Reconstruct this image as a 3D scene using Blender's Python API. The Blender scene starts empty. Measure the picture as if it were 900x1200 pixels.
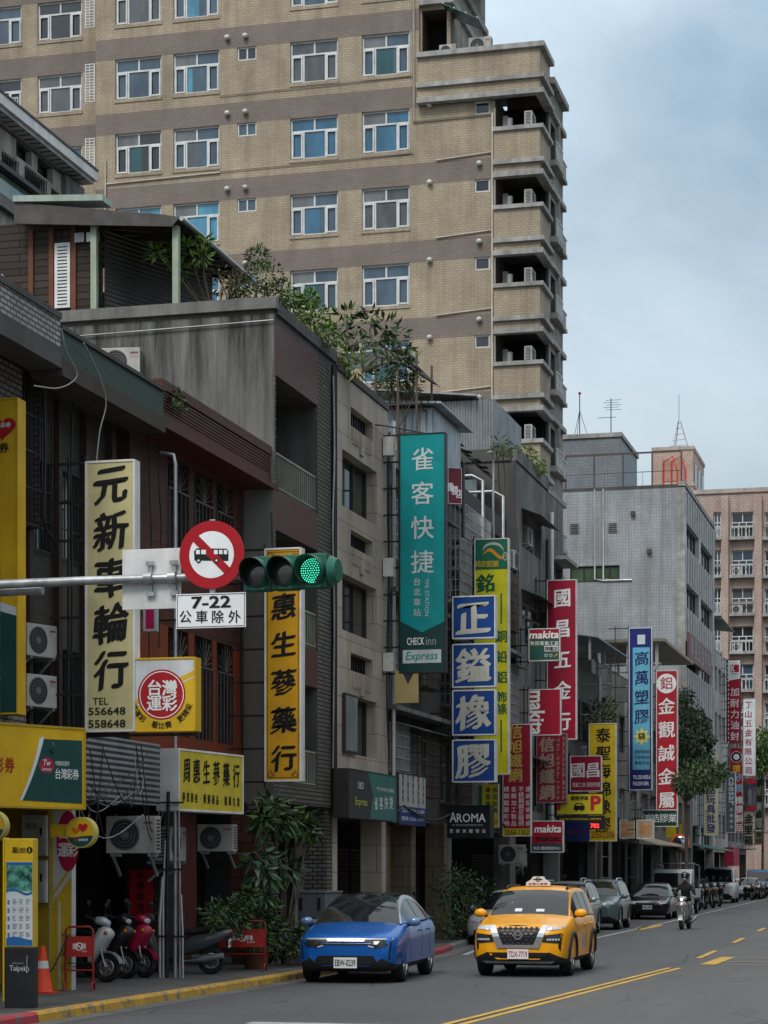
import bpy, bmesh, math, random
from mathutils import Vector, Matrix
from mathutils.bvhtree import BVHTree
from math import radians as RD, sin, cos, pi
random.seed(7)
SC = bpy.context.scene
COL = SC.collection

# ------------------------------------------------------------ camera
FPX, HOR, CAMH, YAW = 2567.0, 1020.0, 1.9, RD(14.42)
cam_d = bpy.data.cameras.new('camera'); cam = bpy.data.objects.new('camera', cam_d); COL.objects.link(cam)
cam_d.sensor_fit = 'VERTICAL'; cam_d.sensor_height = 36.0; cam_d.sensor_width = 27.0
cam_d.lens = FPX / 1200.0 * 36.0
cam_d.shift_y = (HOR - 600.0) / 1200.0
cam_d.clip_end = 6000; cam_d.clip_start = 0.1
cam.location = (0, 0, CAMH); cam.rotation_euler = (RD(90), 0, YAW)
SC.camera = cam
# ------------------------------------------------------------ world, sun, exposure
W = bpy.data.worlds.new('World'); SC.world = W; W.use_nodes = True
nt = W.node_tree; nt.nodes.clear()
wo = nt.nodes.new('ShaderNodeOutputWorld'); bg = nt.nodes.new('ShaderNodeBackground')
sky = nt.nodes.new('ShaderNodeTexSky'); sky.sky_type = 'NISHITA'; sky.sun_disc = False
sky.sun_elevation = RD(52); sky.sun_rotation = RD(190); sky.air_density = 1.5; sky.dust_density = 3.0
tc = nt.nodes.new('ShaderNodeTexCoord'); mp = nt.nodes.new('ShaderNodeMapping')
mp.inputs['Scale'].default_value = (2.2, 2.2, 3.4); mp.inputs['Location'].default_value = (0.7, 0.35, 0.9)
nz = nt.nodes.new('ShaderNodeTexNoise'); nz.inputs['Scale'].default_value = 2.1; nz.inputs['Detail'].default_value = 7; nz.inputs['Roughness'].default_value = 0.52
nz.inputs['Distortion'].default_value = 0.25
cr = nt.nodes.new('ShaderNodeValToRGB')
cr.color_ramp.elements[0].position = 0.36; cr.color_ramp.elements[0].color = (0.235, 0.325, 0.405, 1)
cr.color_ramp.elements[1].position = 0.66; cr.color_ramp.elements[1].color = (0.57, 0.665, 0.73, 1)
vm = nt.nodes.new('ShaderNodeVectorMath'); vm.operation = 'SCALE'; vm.inputs['Scale'].default_value = 7.2
mx = nt.nodes.new('ShaderNodeMix'); mx.data_type = 'RGBA'; mx.inputs['Factor'].default_value = 0.88
L = nt.links
L.new(tc.outputs['Generated'], mp.inputs['Vector']); L.new(mp.outputs[0], nz.inputs['Vector']); L.new(nz.outputs['Fac'], cr.inputs['Fac'])
sx_ = nt.nodes.new('ShaderNodeSeparateXYZ'); L.new(tc.outputs['Generated'], sx_.inputs[0])
gr = nt.nodes.new('ShaderNodeMath'); gr.operation = 'MULTIPLY_ADD'; gr.inputs[1].default_value = 8.6; gr.inputs[2].default_value = 2.3; gr.use_clamp = False
mxz = nt.nodes.new('ShaderNodeMath'); mxz.operation = 'MAXIMUM'; mxz.inputs[1].default_value = 0.0
L.new(sx_.outputs['Z'], mxz.inputs[0]); L.new(mxz.outputs[0], gr.inputs[0]); L.new(gr.outputs[0], vm.inputs['Scale'])
nm_ = nt.nodes.new('ShaderNodeMix'); nm_.data_type = 'RGBA'; nm_.inputs['B'].default_value = (.60, .60, .59, 1)       # cloud deck turns neutral overhead
fz_ = nt.nodes.new('ShaderNodeMapRange'); fz_.inputs['From Min'].default_value = .38; fz_.inputs['From Max'].default_value = .75; fz_.inputs['To Max'].default_value = .7; L.new(sx_.outputs['Z'], fz_.inputs['Value']); L.new(fz_.outputs[0], nm_.inputs['Factor'])
L.new(cr.outputs['Color'], nm_.inputs['A']); L.new(nm_.outputs['Result'], vm.inputs[0]); L.new(sky.outputs[0], mx.inputs['A']); L.new(vm.outputs[0], mx.inputs['B'])
L.new(mx.outputs['Result'], bg.inputs['Color']); bg.inputs['Strength'].default_value = 0.12
L.new(bg.outputs[0], wo.inputs['Surface'])
sd = bpy.data.lights.new('sun', 'SUN'); sd.energy = 0.9; sd.angle = RD(18); sd.color = (1.0, 0.97, 0.92)
so = bpy.data.objects.new('sun', sd); COL.objects.link(so)
so.rotation_euler = Vector((0.12, 0.62, -0.80)).to_track_quat('-Z', 'Y').to_euler()
vs = SC.view_settings; vs.view_transform = 'Standard'; vs.look = 'None'; vs.gamma = 1.0; vs.exposure = 1.12; vs.use_curve_mapping = False
SC.cycles.use_denoising = True
SC.cycles.max_bounces = 6; SC.cycles.diffuse_bounces = 2

# ------------------------------------------------------------ photo geometry: a pixel of the 900x1200 photo -> a point in the street
FW = Vector((-sin(YAW), cos(YAW), 0)); RT = Vector((cos(YAW), sin(YAW), 0)); UP = Vector((0, 0, 1)); EYE = Vector((0, 0, CAMH))
def ray(u, v): return FW + RT * ((u - 450.0) / FPX) + UP * ((HOR - v) / FPX)
def onX(u, v, X):
    d = ray(u, v); return EYE + d * (X / d.x)
def onY(u, v, Y):
    d = ray(u, v); return EYE + d * (Y / d.y)
def onG(u, v, z=0.0):
    d = ray(u, v); return EYE + d * ((z - CAMH) / d.z)
def onP(u, v, P, n):
    d = ray(u, v); return EYE + d * ((Vector(P) - EYE).dot(n) / d.dot(n))
FX = -12.4                              # plane of the near shop fronts
def fy(u, X=FX): return onX(u, HOR, X).y
def fz(u, v, X=FX): return onX(u, v, X).z

# ------------------------------------------------------------ materials
MATS = {}
def _mat(name):
    m = bpy.data.materials.new(name); m.use_nodes = True
    nt = m.node_tree; b = nt.nodes['Principled BSDF']
    return m, nt, b
def mixrgb(nt, a, b, fac, mode='MIX'):
    n = nt.nodes.new('ShaderNodeMix'); n.data_type = 'RGBA'; n.blend_type = mode
    for s, k in ((a, 'A'), (b, 'B')):
        if isinstance(s, (tuple, list)): n.inputs[k].default_value = (*s[:3], 1)
        else: nt.links.new(s, n.inputs[k])
    if isinstance(fac, (int, float)): n.inputs['Factor'].default_value = fac
    else: nt.links.new(fac, n.inputs['Factor'])
    return n.outputs['Result']
def pos(nt, scale=(1, 1, 1)):
    g = nt.nodes.new('ShaderNodeNewGeometry'); m = nt.nodes.new('ShaderNodeMapping'); m.inputs['Scale'].default_value = scale
    nt.links.new(g.outputs['Position'], m.inputs['Vector']); return m.outputs[0]
def noise(nt, vec, scale, detail=4, rough=.6, lo=.35, hi=.65):
    n = nt.nodes.new('ShaderNodeTexNoise'); n.inputs['Scale'].default_value = scale; n.inputs['Detail'].default_value = detail; n.inputs['Roughness'].default_value = rough
    nt.links.new(vec, n.inputs['Vector'])
    r = nt.nodes.new('ShaderNodeMapRange'); r.inputs['From Min'].default_value = lo; r.inputs['From Max'].default_value = hi
    nt.links.new(n.outputs['Fac'], r.inputs['Value']); return r.outputs[0]
def scl(nt, s, k, add=0.0):
    n = nt.nodes.new('ShaderNodeMath'); n.operation = 'MULTIPLY_ADD'; n.inputs[1].default_value = k; n.inputs[2].default_value = add
    nt.links.new(s, n.inputs[0]); return n.outputs[0]
def uvwall(nt):                         # (x+y, z): runs along any axis-aligned wall
    g = nt.nodes.new('ShaderNodeNewGeometry'); s = nt.nodes.new('ShaderNodeSeparateXYZ'); c = nt.nodes.new('ShaderNodeCombineXYZ')
    a = nt.nodes.new('ShaderNodeMath'); a.operation = 'ADD'
    nt.links.new(g.outputs['Position'], s.inputs[0]); nt.links.new(s.outputs['X'], a.inputs[0]); nt.links.new(s.outputs['Y'], a.inputs[1])
    nt.links.new(a.outputs[0], c.inputs['X']); nt.links.new(s.outputs['Z'], c.inputs['Y']); return c.outputs[0]
def bump(nt, b, h, strength=.3, dist=.02):
    n = nt.nodes.new('ShaderNodeBump'); n.inputs['Strength'].default_value = strength; n.inputs['Distance'].default_value = dist
    nt.links.new(h, n.inputs['Height']); nt.links.new(n.outputs[0], b.inputs['Normal'])
def grime(nt, col, amount, tint=(.05, .045, .04), big=.5):
    if amount <= 0: return col
    st = noise(nt, pos(nt, (2.2, 2.2, .16)), 1.0, 5, .65, .45, .75)
    bl = noise(nt, pos(nt), big, 5, .65, .42, .72)
    col = mixrgb(nt, col, tint, scl(nt, st, amount)); return mixrgb(nt, col, tint, scl(nt, bl, amount * .7))
def STAINED(name, c, dark, z0, z1):      # bare concrete, black weathering running down from the coping
    m, nt, b = _mat(name); g = nt.nodes.new('ShaderNodeNewGeometry'); sp = nt.nodes.new('ShaderNodeSeparateXYZ'); nt.links.new(g.outputs['Position'], sp.inputs[0])
    r = nt.nodes.new('ShaderNodeMapRange'); r.inputs['From Min'].default_value = z0; r.inputs['From Max'].default_value = z1; nt.links.new(sp.outputs['Z'], r.inputs['Value'])
    st = noise(nt, pos(nt, (2.6, 2.6, .22)), 1.0, 7, .7, .36, .58); bl = noise(nt, pos(nt), .8, 6, .7, .35, .65); fi = noise(nt, pos(nt), 45, 3, .7, .25, .75)
    o = mixrgb(nt, tuple(x * .75 for x in c), tuple(x * 1.25 for x in c), bl); o = mixrgb(nt, o, tuple(x * .6 for x in c), scl(nt, fi, .6))
    k = nt.nodes.new('ShaderNodeMath'); k.operation = 'MULTIPLY'; nt.links.new(st, k.inputs[0]); nt.links.new(scl(nt, r.outputs[0], .95, .22), k.inputs[1])
    o = mixrgb(nt, o, dark, scl(nt, k.outputs[0], .82)); o = mixrgb(nt, o, dark, scl(nt, bl, .35)); nt.links.new(o, b.inputs['Base Color']); b.inputs['Roughness'].default_value = .9; b.inputs['Specular IOR Level'].default_value = .15; bump(nt, b, fi, .3, .015); MATS[name] = m; return m
def M(name, col, rough=.6, metal=0., var=.12, vscale=2.5, dirt=0., bmp=0., coat=0., spec=.5, emit=0., fine=0., tint=(.05, .045, .04)):
    if name in MATS: return MATS[name]
    m, nt, b = _mat(name)
    c = tuple(col)
    out = None
    if var > 0:
        f = noise(nt, pos(nt), vscale, 5, .6)
        out = mixrgb(nt, tuple(x * (1 - var) for x in c), tuple(min(1, x * (1 + var)) for x in c), f)
    if fine > 0:
        f2 = noise(nt, pos(nt), 60, 3, .6, .3, .7)
        out = mixrgb(nt, out if out else c, tuple(x * (1 - fine) for x in c), f2)
    if dirt > 0: out = grime(nt, out if out else c, dirt, tint)
    if out: nt.links.new(out, b.inputs['Base Color'])
    else: b.inputs['Base Color'].default_value = (*c, 1)
    b.inputs['Roughness'].default_value = rough; b.inputs['Metallic'].default_value = metal
    b.inputs['Specular IOR Level'].default_value = spec if (rough < .42 and spec != .5) or metal > .25 or coat else min(spec, .22)
    if coat: b.inputs['Coat Weight'].default_value = coat; b.inputs['Coat Roughness'].default_value = .04; b.inputs['Coat IOR'].default_value = 1.4
    if emit: b.inputs['Emission Color'].default_value = (*c, 1); b.inputs['Emission Strength'].default_value = emit
    if bmp: bump(nt, b, noise(nt, pos(nt), 18, 5, .6, .2, .8), bmp)
    MATS[name] = m; return m
def TILE(name, c1, c2, mortar, w=.22, h=.07, ms=.012, dirt=.3, rough=.6, bmp=.25, var=.18, offset=.5, tint=(.05, .045, .04)):
    if name in MATS: return MATS[name]
    m, nt, b = _mat(name)
    t = nt.nodes.new('ShaderNodeTexBrick'); t.inputs['Scale'].default_value = 1.0; t.inputs['Brick Width'].default_value = w; t.inputs['Row Height'].default_value = h
    t.inputs['Mortar Size'].default_value = ms; t.inputs['Mortar Smooth'].default_value = .2; t.offset = offset
    t.inputs['Color1'].default_value = (*c1, 1); t.inputs['Color2'].default_value = (*c2, 1); t.inputs['Mortar'].default_value = (*mortar, 1)
    nt.links.new(uvwall(nt), t.inputs['Vector'])
    f = noise(nt, pos(nt), .7, 5, .6)
    out = mixrgb(nt, t.outputs['Color'], (1 - var,) * 3, f, 'MULTIPLY')
    out = grime(nt, out, dirt, tint)
    nt.links.new(out, b.inputs['Base Color']); b.inputs['Roughness'].default_value = rough; b.inputs['Specular IOR Level'].default_value = .14
    if bmp:
        iv = nt.nodes.new('ShaderNodeMath'); iv.operation = 'SUBTRACT'; iv.inputs[0].default_value = 1; nt.links.new(t.outputs['Fac'], iv.inputs[1])
        bump(nt, b, iv.outputs[0], bmp, .01)
    MATS[name] = m; return m
def GLASS(name, col, rough=.06, ior=1.7, var=.3):
    if name in MATS: return MATS[name]
    m, nt, b = _mat(name)
    f = noise(nt, pos(nt, (1.5, 1.5, .6)), .9, 3, .6)
    nt.links.new(mixrgb(nt, tuple(x * (1 - var) for x in col), tuple(x * (1 + var) for x in col), f), b.inputs['Base Color'])
    b.inputs['Roughness'].default_value = rough; b.inputs['IOR'].default_value = ior
    MATS[name] = m; return m
def CORR(name, col, pitch=.12, dirt=.3, rough=.45, metal=.3, axis='H', var=.2):     # corrugated / ribbed sheet; axis H: ribs run upright, V: ribs lie flat
    if name in MATS: return MATS[name]
    m, nt, b = _mat(name)
    w = nt.nodes.new('ShaderNodeTexWave'); w.wave_type = 'BANDS'; w.bands_direction = 'X' if axis == 'H' else 'Y'; w.inputs['Scale'].default_value = .314 / pitch
    nt.links.new(uvwall(nt), w.inputs['Vector'])
    f = noise(nt, pos(nt), 1.2, 5, .6)
    out = mixrgb(nt, tuple(x * (1 - var) for x in col), tuple(min(1, x * (1 + var)) for x in col), f)
    out = grime(nt, out, dirt); nt.links.new(out, b.inputs['Base Color'])
    b.inputs['Roughness'].default_value = rough; b.inputs['Metallic'].default_value = metal
    bump(nt, b, w.outputs['Fac'], .9, pitch * .35); MATS[name] = m; return m

# ------------------------------------------------------------ mesh builder
class MB:
    def __init__(s, off=(0, 0, 0)): s.v = []; s.f = []; s.off = Vector(off); s.mats = []; s.sm = []; s.mi = []; s.cuts = []
    def _m(s, mat):
        if mat not in s.mats: s.mats.append(mat)
        return s.mats.index(mat)
    def add(s, vs, fs, mat, smooth=False):
        b = len(s.v); s.v += [Vector(p) for p in vs]; k = s._m(mat)
        for f in fs: s.f.append(tuple(b + i for i in f)); s.sm.append(smooth); s.mi.append(k)
    def quad(s, a, b, c, d, mat): s.add((a, b, c, d), ((0, 1, 2, 3),), mat)
    def obox(s, o, ax, ay, az, mat):
        o, ax, ay, az = Vector(o), Vector(ax), Vector(ay), Vector(az)
        p = [o, o + ax, o + ax + ay, o + ay]; p += [q + az for q in p]
        fs = [(0, 3, 2, 1), (4, 5, 6, 7), (0, 1, 5, 4), (1, 2, 6, 5), (2, 3, 7, 6), (3, 0, 4, 7)]
        if ax.cross(ay).dot(az) < 0: fs = [tuple(reversed(f)) for f in fs]
        s.add(p, fs, mat)
    def box(s, x0, y0, z0, x1, y1, z1, mat):
        x0, x1 = min(x0, x1), max(x0, x1); y0, y1 = min(y0, y1), max(y0, y1); z0, z1 = min(z0, z1), max(z0, z1)
        s.obox((x0, y0, z0), (x1 - x0, 0, 0), (0, y1 - y0, 0), (0, 0, z1 - z0), mat)
    def cyl(s, p0, p1, r0, mat, r1=None, n=12, caps=True, smooth=True):
        p0, p1 = Vector(p0), Vector(p1); r1 = r0 if r1 is None else r1
        d = (p1 - p0).normalized(); a = d.orthogonal().normalized(); b = d.cross(a)
        vs = []
        for p, r in ((p0, r0), (p1, r1)): vs += [p + (a * cos(2 * pi * i / n) + b * sin(2 * pi * i / n)) * r for i in range(n)]
        s.add(vs, [(i, (i + 1) % n, n + (i + 1) % n, n + i) for i in range(n)], mat, smooth)
        if caps: s.add(vs, [tuple(reversed(range(n))), tuple(range(n, 2 * n))], mat)
    def tube(s, pts, r, mat, n=6, caps=True, radii=None):
        pts = [Vector(p) for p in pts]; rings = []; a = None
        for i, p in enumerate(pts):
            d = (pts[min(i + 1, len(pts) - 1)] - pts[max(i - 1, 0)])
            d = d.normalized() if d.length > 1e-9 else Vector((0, 0, 1))
            a = d.orthogonal().normalized() if a is None else (a - d * a.dot(d)).normalized()
            b = d.cross(a); rr = radii[i] if radii else r
            rings.append([p + (a * cos(2 * pi * k / n) + b * sin(2 * pi * k / n)) * rr for k in range(n)])
        vs = [q for ring in rings for q in ring]; fs = []
        for i in range(len(pts) - 1):
            for k in range(n): fs.append((i * n + k, i * n + (k + 1) % n, (i + 1) * n + (k + 1) % n, (i + 1) * n + k))
        s.add(vs, fs, mat, True)
        if caps: s.add(vs, [tuple(reversed(range(n))), tuple(range((len(pts) - 1) * n, len(pts) * n))], mat)
    def lathe(s, o, axis, prof, mat, n=20, smooth=True):        # prof: (radius, along)
        o = Vector(o); d = Vector(axis).normalized(); a = d.orthogonal().normalized(); b = d.cross(a)
        vs = [o + d * h + (a * cos(2 * pi * i / n) + b * sin(2 * pi * i / n)) * r for r, h in prof for i in range(n)]
        fs = [(j * n + i, j * n + (i + 1) % n, (j + 1) * n + (i + 1) % n, (j + 1) * n + i) for j in range(len(prof) - 1) for i in range(n)]
        s.add(vs, fs, mat, smooth)
    def prism(s, pts, ext, mat):                                # planar polygon extruded by a vector
        pts = [Vector(p) for p in pts]; n = len(pts); e = Vector(ext); vs = pts + [p + e for p in pts]
        nr = Vector((0, 0, 0))
        for i in range(n): nr += pts[i].cross(pts[(i + 1) % n])
        fl = nr.dot(e) > 0
        fs = [tuple(reversed(range(n))) if fl else tuple(range(n)), tuple(range(n, 2 * n)) if fl else tuple(reversed(range(n, 2 * n)))]
        for i in range(n):
            j = (i + 1) % n; fs.append((i, j, n + j, n + i) if fl else (j, i, n + i, n + j))
        s.add(vs, fs, mat)
    def sphere(s, c, r, mat, nu=12, nv=8, half=False):
        c = Vector(c); r = Vector(r) if hasattr(r, '__len__') else Vector((r, r, r)); vs = []; fs = []
        for j in range(nv + 1):
            t = pi * j / nv * (.5 if half else 1)
            for i in range(nu): vs.append(c + Vector((r.x * sin(t) * cos(2 * pi * i / nu), r.y * sin(t) * sin(2 * pi * i / nu), r.z * cos(t))))
        for j in range(nv):
            for i in range(nu): fs.append((j * nu + i, (j + 1) * nu + i, (j + 1) * nu + (i + 1) % nu, j * nu + (i + 1) % nu))
        s.add(vs, fs, mat, True)
    def cut(s): s.cuts.append(len(s.f)); return s
    def build_each(s, name, parent=None, **k):                  # one part per piece between cuts
        ends = s.cuts + [len(s.f)]; a = 0; out = []
        for e in ends:
            if e > a:
                m = MB(s.off); ids = sorted({i for f in s.f[a:e] for i in f}); mp = {j: i for i, j in enumerate(ids)}
                m.v = [s.v[i] for i in ids]; m.f = [tuple(mp[i] for i in f) for f in s.f[a:e]]; m.sm = s.sm[a:e]; m.mi = s.mi[a:e]; m.mats = list(s.mats); out.append(m.build(name, parent, **k))
            a = e
        return out
    def weld(s):
        key = {}; mp = []
        nv = []
        for p in s.v:
            k = (round(p.x, 4), round(p.y, 4), round(p.z, 4))
            if k not in key: key[k] = len(nv); nv.append(p)
            mp.append(key[k])
        keep = [(tuple(dict.fromkeys(mp[i] for i in f)), a, b) for f, a, b in zip(s.f, s.sm, s.mi)]; keep = [q for q in keep if len(q[0]) > 2]
        s.v = nv; s.f = [q[0] for q in keep]; s.sm = [q[1] for q in keep]; s.mi = [q[2] for q in keep]; return s
    def build(s, name, parent=None, sharp=None, bevel=0.0, keep=None):
        me = bpy.data.meshes.new(name); me.from_pydata([p - s.off for p in s.v], [], s.f)
        for m in s.mats: me.materials.append(m)
        if s.f:
            me.polygons.foreach_set('material_index', s.mi); me.polygons.foreach_set('use_smooth', s.sm)
        if sharp: me.set_sharp_from_angle(angle=RD(sharp))
        me.update(); o = bpy.data.objects.new(name, me); COL.objects.link(o)
        if parent is not None: o.parent = parent; KIDS.setdefault(parent.name, []).append(o)
        if bevel:
            b = o.modifiers.new('bevel', 'BEVEL'); b.width = bevel; b.segments = 2; b.limit_method = 'ANGLE'; b.angle_limit = RD(40)
        return o
KIDS = {}
def thing(name, label, cat, loc=(0, 0, 0), rz=0.0, group=None):
    o = bpy.data.objects.new(name, None); COL.objects.link(o); o.location = loc; o.rotation_euler = (0, 0, rz); o.empty_display_size = .2
    o['label'] = label; o['category'] = cat
    if group: o['group'] = group
    return o
def tag(o, label, cat, group=None):
    o['label'] = label; o['category'] = cat
    if group: o['group'] = group
    return o
def struct(o): o['kind'] = 'structure'; return o
def dup(o, parent=None, loc=None, rz=None, label=None, group=None, scale=None):
    c = o.copy(); COL.objects.link(c)
    if parent is not None: c.parent = parent; KIDS.setdefault(parent.name, []).append(c)
    if loc is not None: c.location = loc
    if rz is not None: c.rotation_euler = (0, 0, rz)
    if scale is not None: c.scale = scale
    if label: c['label'] = label
    if group: c['group'] = group
    for k in list(KIDS.get(o.name, [])): dup(k, c)
    return c
class Face:                             # a wall plane: origin, run direction, outward normal (= run x up)
    def __init__(s, P0, du): s.P = Vector(P0); s.d = Vector(du).normalized(); s.n = s.d.cross(UP).normalized()
    def pt(s, u, z, d=0.0): return s.P + s.d * u + UP * z + s.n * d
    def u(s, p): return (Vector(p) - s.P).dot(s.d)
    def px(s, u, v):
        p = onP(u, v, s.P, s.n); return s.u(p), p.z - s.P.z
    def box(s, mb, u0, u1, z0, z1, d0, d1, mat):
        u0, u1 = min(u0, u1), max(u0, u1); d0, d1 = min(d0, d1), max(d0, d1)
        mb.obox(s.pt(u0, z0, d0), s.d * (u1 - u0), s.n * (d1 - d0), UP * (z1 - z0), mat)
    def wall(s, mb, u0, u1, z0, z1, holes, mat, depth=.14, matf=None, breaks=(), rmat=None):
        us = sorted({u0, u1, *[h[0] for h in holes], *[h[1] for h in holes]}); zs = sorted({z0, z1, *breaks, *[h[2] for h in holes], *[h[3] for h in holes]})
        us = [x for x in us if u0 - 1e-6 <= x <= u1 + 1e-6]; zs = [x for x in zs if z0 - 1e-6 <= x <= z1 + 1e-6]
        for i in range(len(us) - 1):
            for j in range(len(zs) - 1):
                a, b, c, e = us[i], us[i + 1], zs[j], zs[j + 1]; um, zm = (a + b) / 2, (c + e) / 2
                if b - a < 1e-5 or e - c < 1e-5 or any(h[0] < um < h[1] and h[2] < zm < h[3] for h in holes): continue
                mb.quad(s.pt(a, c), s.pt(b, c), s.pt(b, e), s.pt(a, e), matf(um, zm) if matf else mat)
        rm = rmat or mat
        for a, b, c, e in holes:
            P = lambda u, z, d: s.pt(u, z, d)
            D = -depth
            mb.quad(P(a, c, 0), P(b, c, 0), P(b, c, D), P(a, c, D), rm); mb.quad(P(b, e, 0), P(a, e, 0), P(a, e, D), P(b, e, D), rm)
            mb.quad(P(a, e, 0), P(a, c, 0), P(a, c, D), P(a, e, D), rm); mb.quad(P(b, c, 0), P(b, e, 0), P(b, e, D), P(b, c, D), rm)
def window(root, F, h, fmat, pmat, depth=.14, cols=2, transom=0., fw=.05, grille=None, sash=None, off=None):
    a, b, c, e = h; o = root.location
    mb = MB(o); D = -depth
    F.box(mb, a, a + fw, c, e, D, D + .06, fmat); F.box(mb, b - fw, b, c, e, D, D + .06, fmat)
    F.box(mb, a + fw, b - fw, c, c + fw, D, D + .06, fmat); F.box(mb, a + fw, b - fw, e - fw, e, D, D + .06, fmat)
    zt = e - fw
    if transom:
        zt = c + (e - c) * transom; F.box(mb, a + fw, b - fw, zt - fw / 2, zt + fw / 2, D, D + .058, fmat)
        F.box(mb, (a + b) / 2 - fw / 2, (a + b) / 2 + fw / 2, zt + fw / 2, e - fw, D, D + .055, fmat)
    us = sash or [i / cols for i in range(1, cols)]
    for k in us:
        x = a + (b - a) * k; F.box(mb, x - fw / 2, x + fw / 2, c + fw, zt - (fw / 2 if transom else 0), D, D + .055, fmat)
    w = mb.build('window', root)
    mb = MB(o); F.box(mb, a + .01, b - .01, c + .01, e - .01, D - .03, D + .012, pmat); mb.build('pane', w)
    if grille:
        mb = MB(o); n = max(2, int((b - a) / .12))
        for i in range(n + 1):
            x = a + (b - a) * i / n; F.box(mb, x - .008, x + .008, c, e, .02, .036, grille)
        m = max(2, int((e - c) / .45))
        for j in range(m + 1):
            z = c + (e - c) * j / m; F.box(mb, a - .02, b + .02, z - .01, z + .01, .037, .052, grille)
        mb.build('grille', w)
    return w
# ------------------------------------------------------------ lettering
GL = {}
def glyph(ch, bold=0.0):
    k = (ch, round(bold, 3))
    if k in GL: return GL[k]
    c = bpy.data.curves.new('g', 'FONT'); c.body = ch; c.size = 1.0; c.resolution_u = 2; c.offset = bold; c.fill_mode = 'FRONT'
    o = bpy.data.objects.new('g', c); COL.objects.link(o)
    dg = bpy.context.evaluated_depsgraph_get(); me = bpy.data.meshes.new_from_object(o.evaluated_get(dg))
    vs = [v.co.copy() for v in me.vertices]; fs = []
    for p in me.polygons:
        f = tuple(p.vertices); fs.append(f if p.normal.z >= 0 else tuple(reversed(f)))
    bpy.data.objects.remove(o); bpy.data.curves.remove(c); bpy.data.meshes.remove(me)
    xs = [v.x for v in vs] or [0, 1]; ys = [v.y for v in vs] or [0, 1]
    GL[k] = (vs, fs, (min(xs), max(xs), min(ys), max(ys))); return GL[k]
_REF = None
def _nib(bold, brush):                  # several impressions of a glyph, shifted, give it the weight of a broad brush
    if bold <= .004: return [(0, 0)]
    if brush: return [(bold * 1.25 * t, bold * .8 * t) for t in (-1, -.5, 0, .5, 1)]
    return [(-bold * .7, -bold * .5), (bold * .7, -bold * .5), (bold * .7, bold * .5), (-bold * .7, bold * .5)]
def put(mb, F, ch, cu, cz, h, mat, bold=.02, sx=1.0, shear=0.0, d=.008, rot=0.0, brush=0.0):
    global _REF
    if _REF is None: _REF = glyph('\u570b', 0.0)[2]
    vs, fs, bb = glyph(ch, 0.0); k = h / (_REF[3] - _REF[2]); yc = (_REF[2] + _REF[3]) / 2; xc = (bb[0] + bb[1]) / 2
    for i, (dx, dy) in enumerate(_nib(bold, brush)):
        out = []
        for p in vs:
            x, y = (p.x - xc), (p.y - yc)
            if brush: x, y = x + brush * .022 * sin(6 * y + 2 * x + ord(ch)), y + x * .09 * brush + brush * .018 * sin(7 * x + ord(ch))
            x += shear * y + dx; y += dy
            if rot: x, y = x * cos(rot) - y * sin(rot), x * sin(rot) + y * cos(rot)
            out.append(F.pt(cu + x * k * sx, cz + y * k, d + i * .0004))
        mb.add(out, fs, mat)
def line(mb, F, s, u0, u1, z0, z1, mat, bold=.0, d=.008, rot=False, shear=0.0):    # fit a whole string into a rectangle; rot: turned a quarter clockwise
    vs, fs, bb = glyph(s, 0.0); L_ = (bb[1] - bb[0]) + 1e-9
    for i, (dx, dy) in enumerate(_nib(bold, 0)):
        out = []
        for p in vs:
            a = (p.x + dx - bb[0]) / L_; b = (p.y + dy - bb[2]) / (bb[3] - bb[2] + 1e-9)
            if rot: out.append(F.pt(u0 + (u1 - u0) * b, z1 - (z1 - z0) * a, d + i * .0004))
            else: out.append(F.pt(u0 + (u1 - u0) * a + shear * (b - .5) * (z1 - z0), z0 + (z1 - z0) * b, d + i * .0004))
        mb.add(out, fs, mat)
# ------------------------------------------------------------ palette
DARK = M('black_steel', (.022, .022, .023), .5, .4, dirt=.2)
GALV = M('galvanised_steel', (.36, .37, .38), .45, .6, dirt=.35, var=.2)
ALU = M('aluminium', (.55, .56, .57), .4, .5, dirt=.3)
WHITE = M('white_paint', (.66, .66, .64), .45, dirt=.22)
CREAM = M('cream_enamel', (.60, .59, .54), .45, dirt=.45)
WFRAME = M('white_window_frame', (.62, .63, .63), .4, dirt=.15)
BFRAME = M('dark_window_frame', (.035, .033, .032), .45, .3)
PDARK = GLASS('dark_pane', (.018, .022, .026))
PBLUE = GLASS('blue_curtain_pane', (.035, .12, .20))
PGREY = GLASS('grey_curtain_pane', (.075, .085, .095))
PTEAL = GLASS('teal_pane', (.01, .07, .075))
PSKY = GLASS('slate_blue_pane', (.05, .085, .12))
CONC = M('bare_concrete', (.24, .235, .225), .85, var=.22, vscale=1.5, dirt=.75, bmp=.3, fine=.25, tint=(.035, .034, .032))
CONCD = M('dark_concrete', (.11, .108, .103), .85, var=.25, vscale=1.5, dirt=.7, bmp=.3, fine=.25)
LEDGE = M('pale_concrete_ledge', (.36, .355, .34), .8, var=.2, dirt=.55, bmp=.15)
VOID = M('unlit_interior', (.012, .012, .012), .9, var=0)
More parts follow.
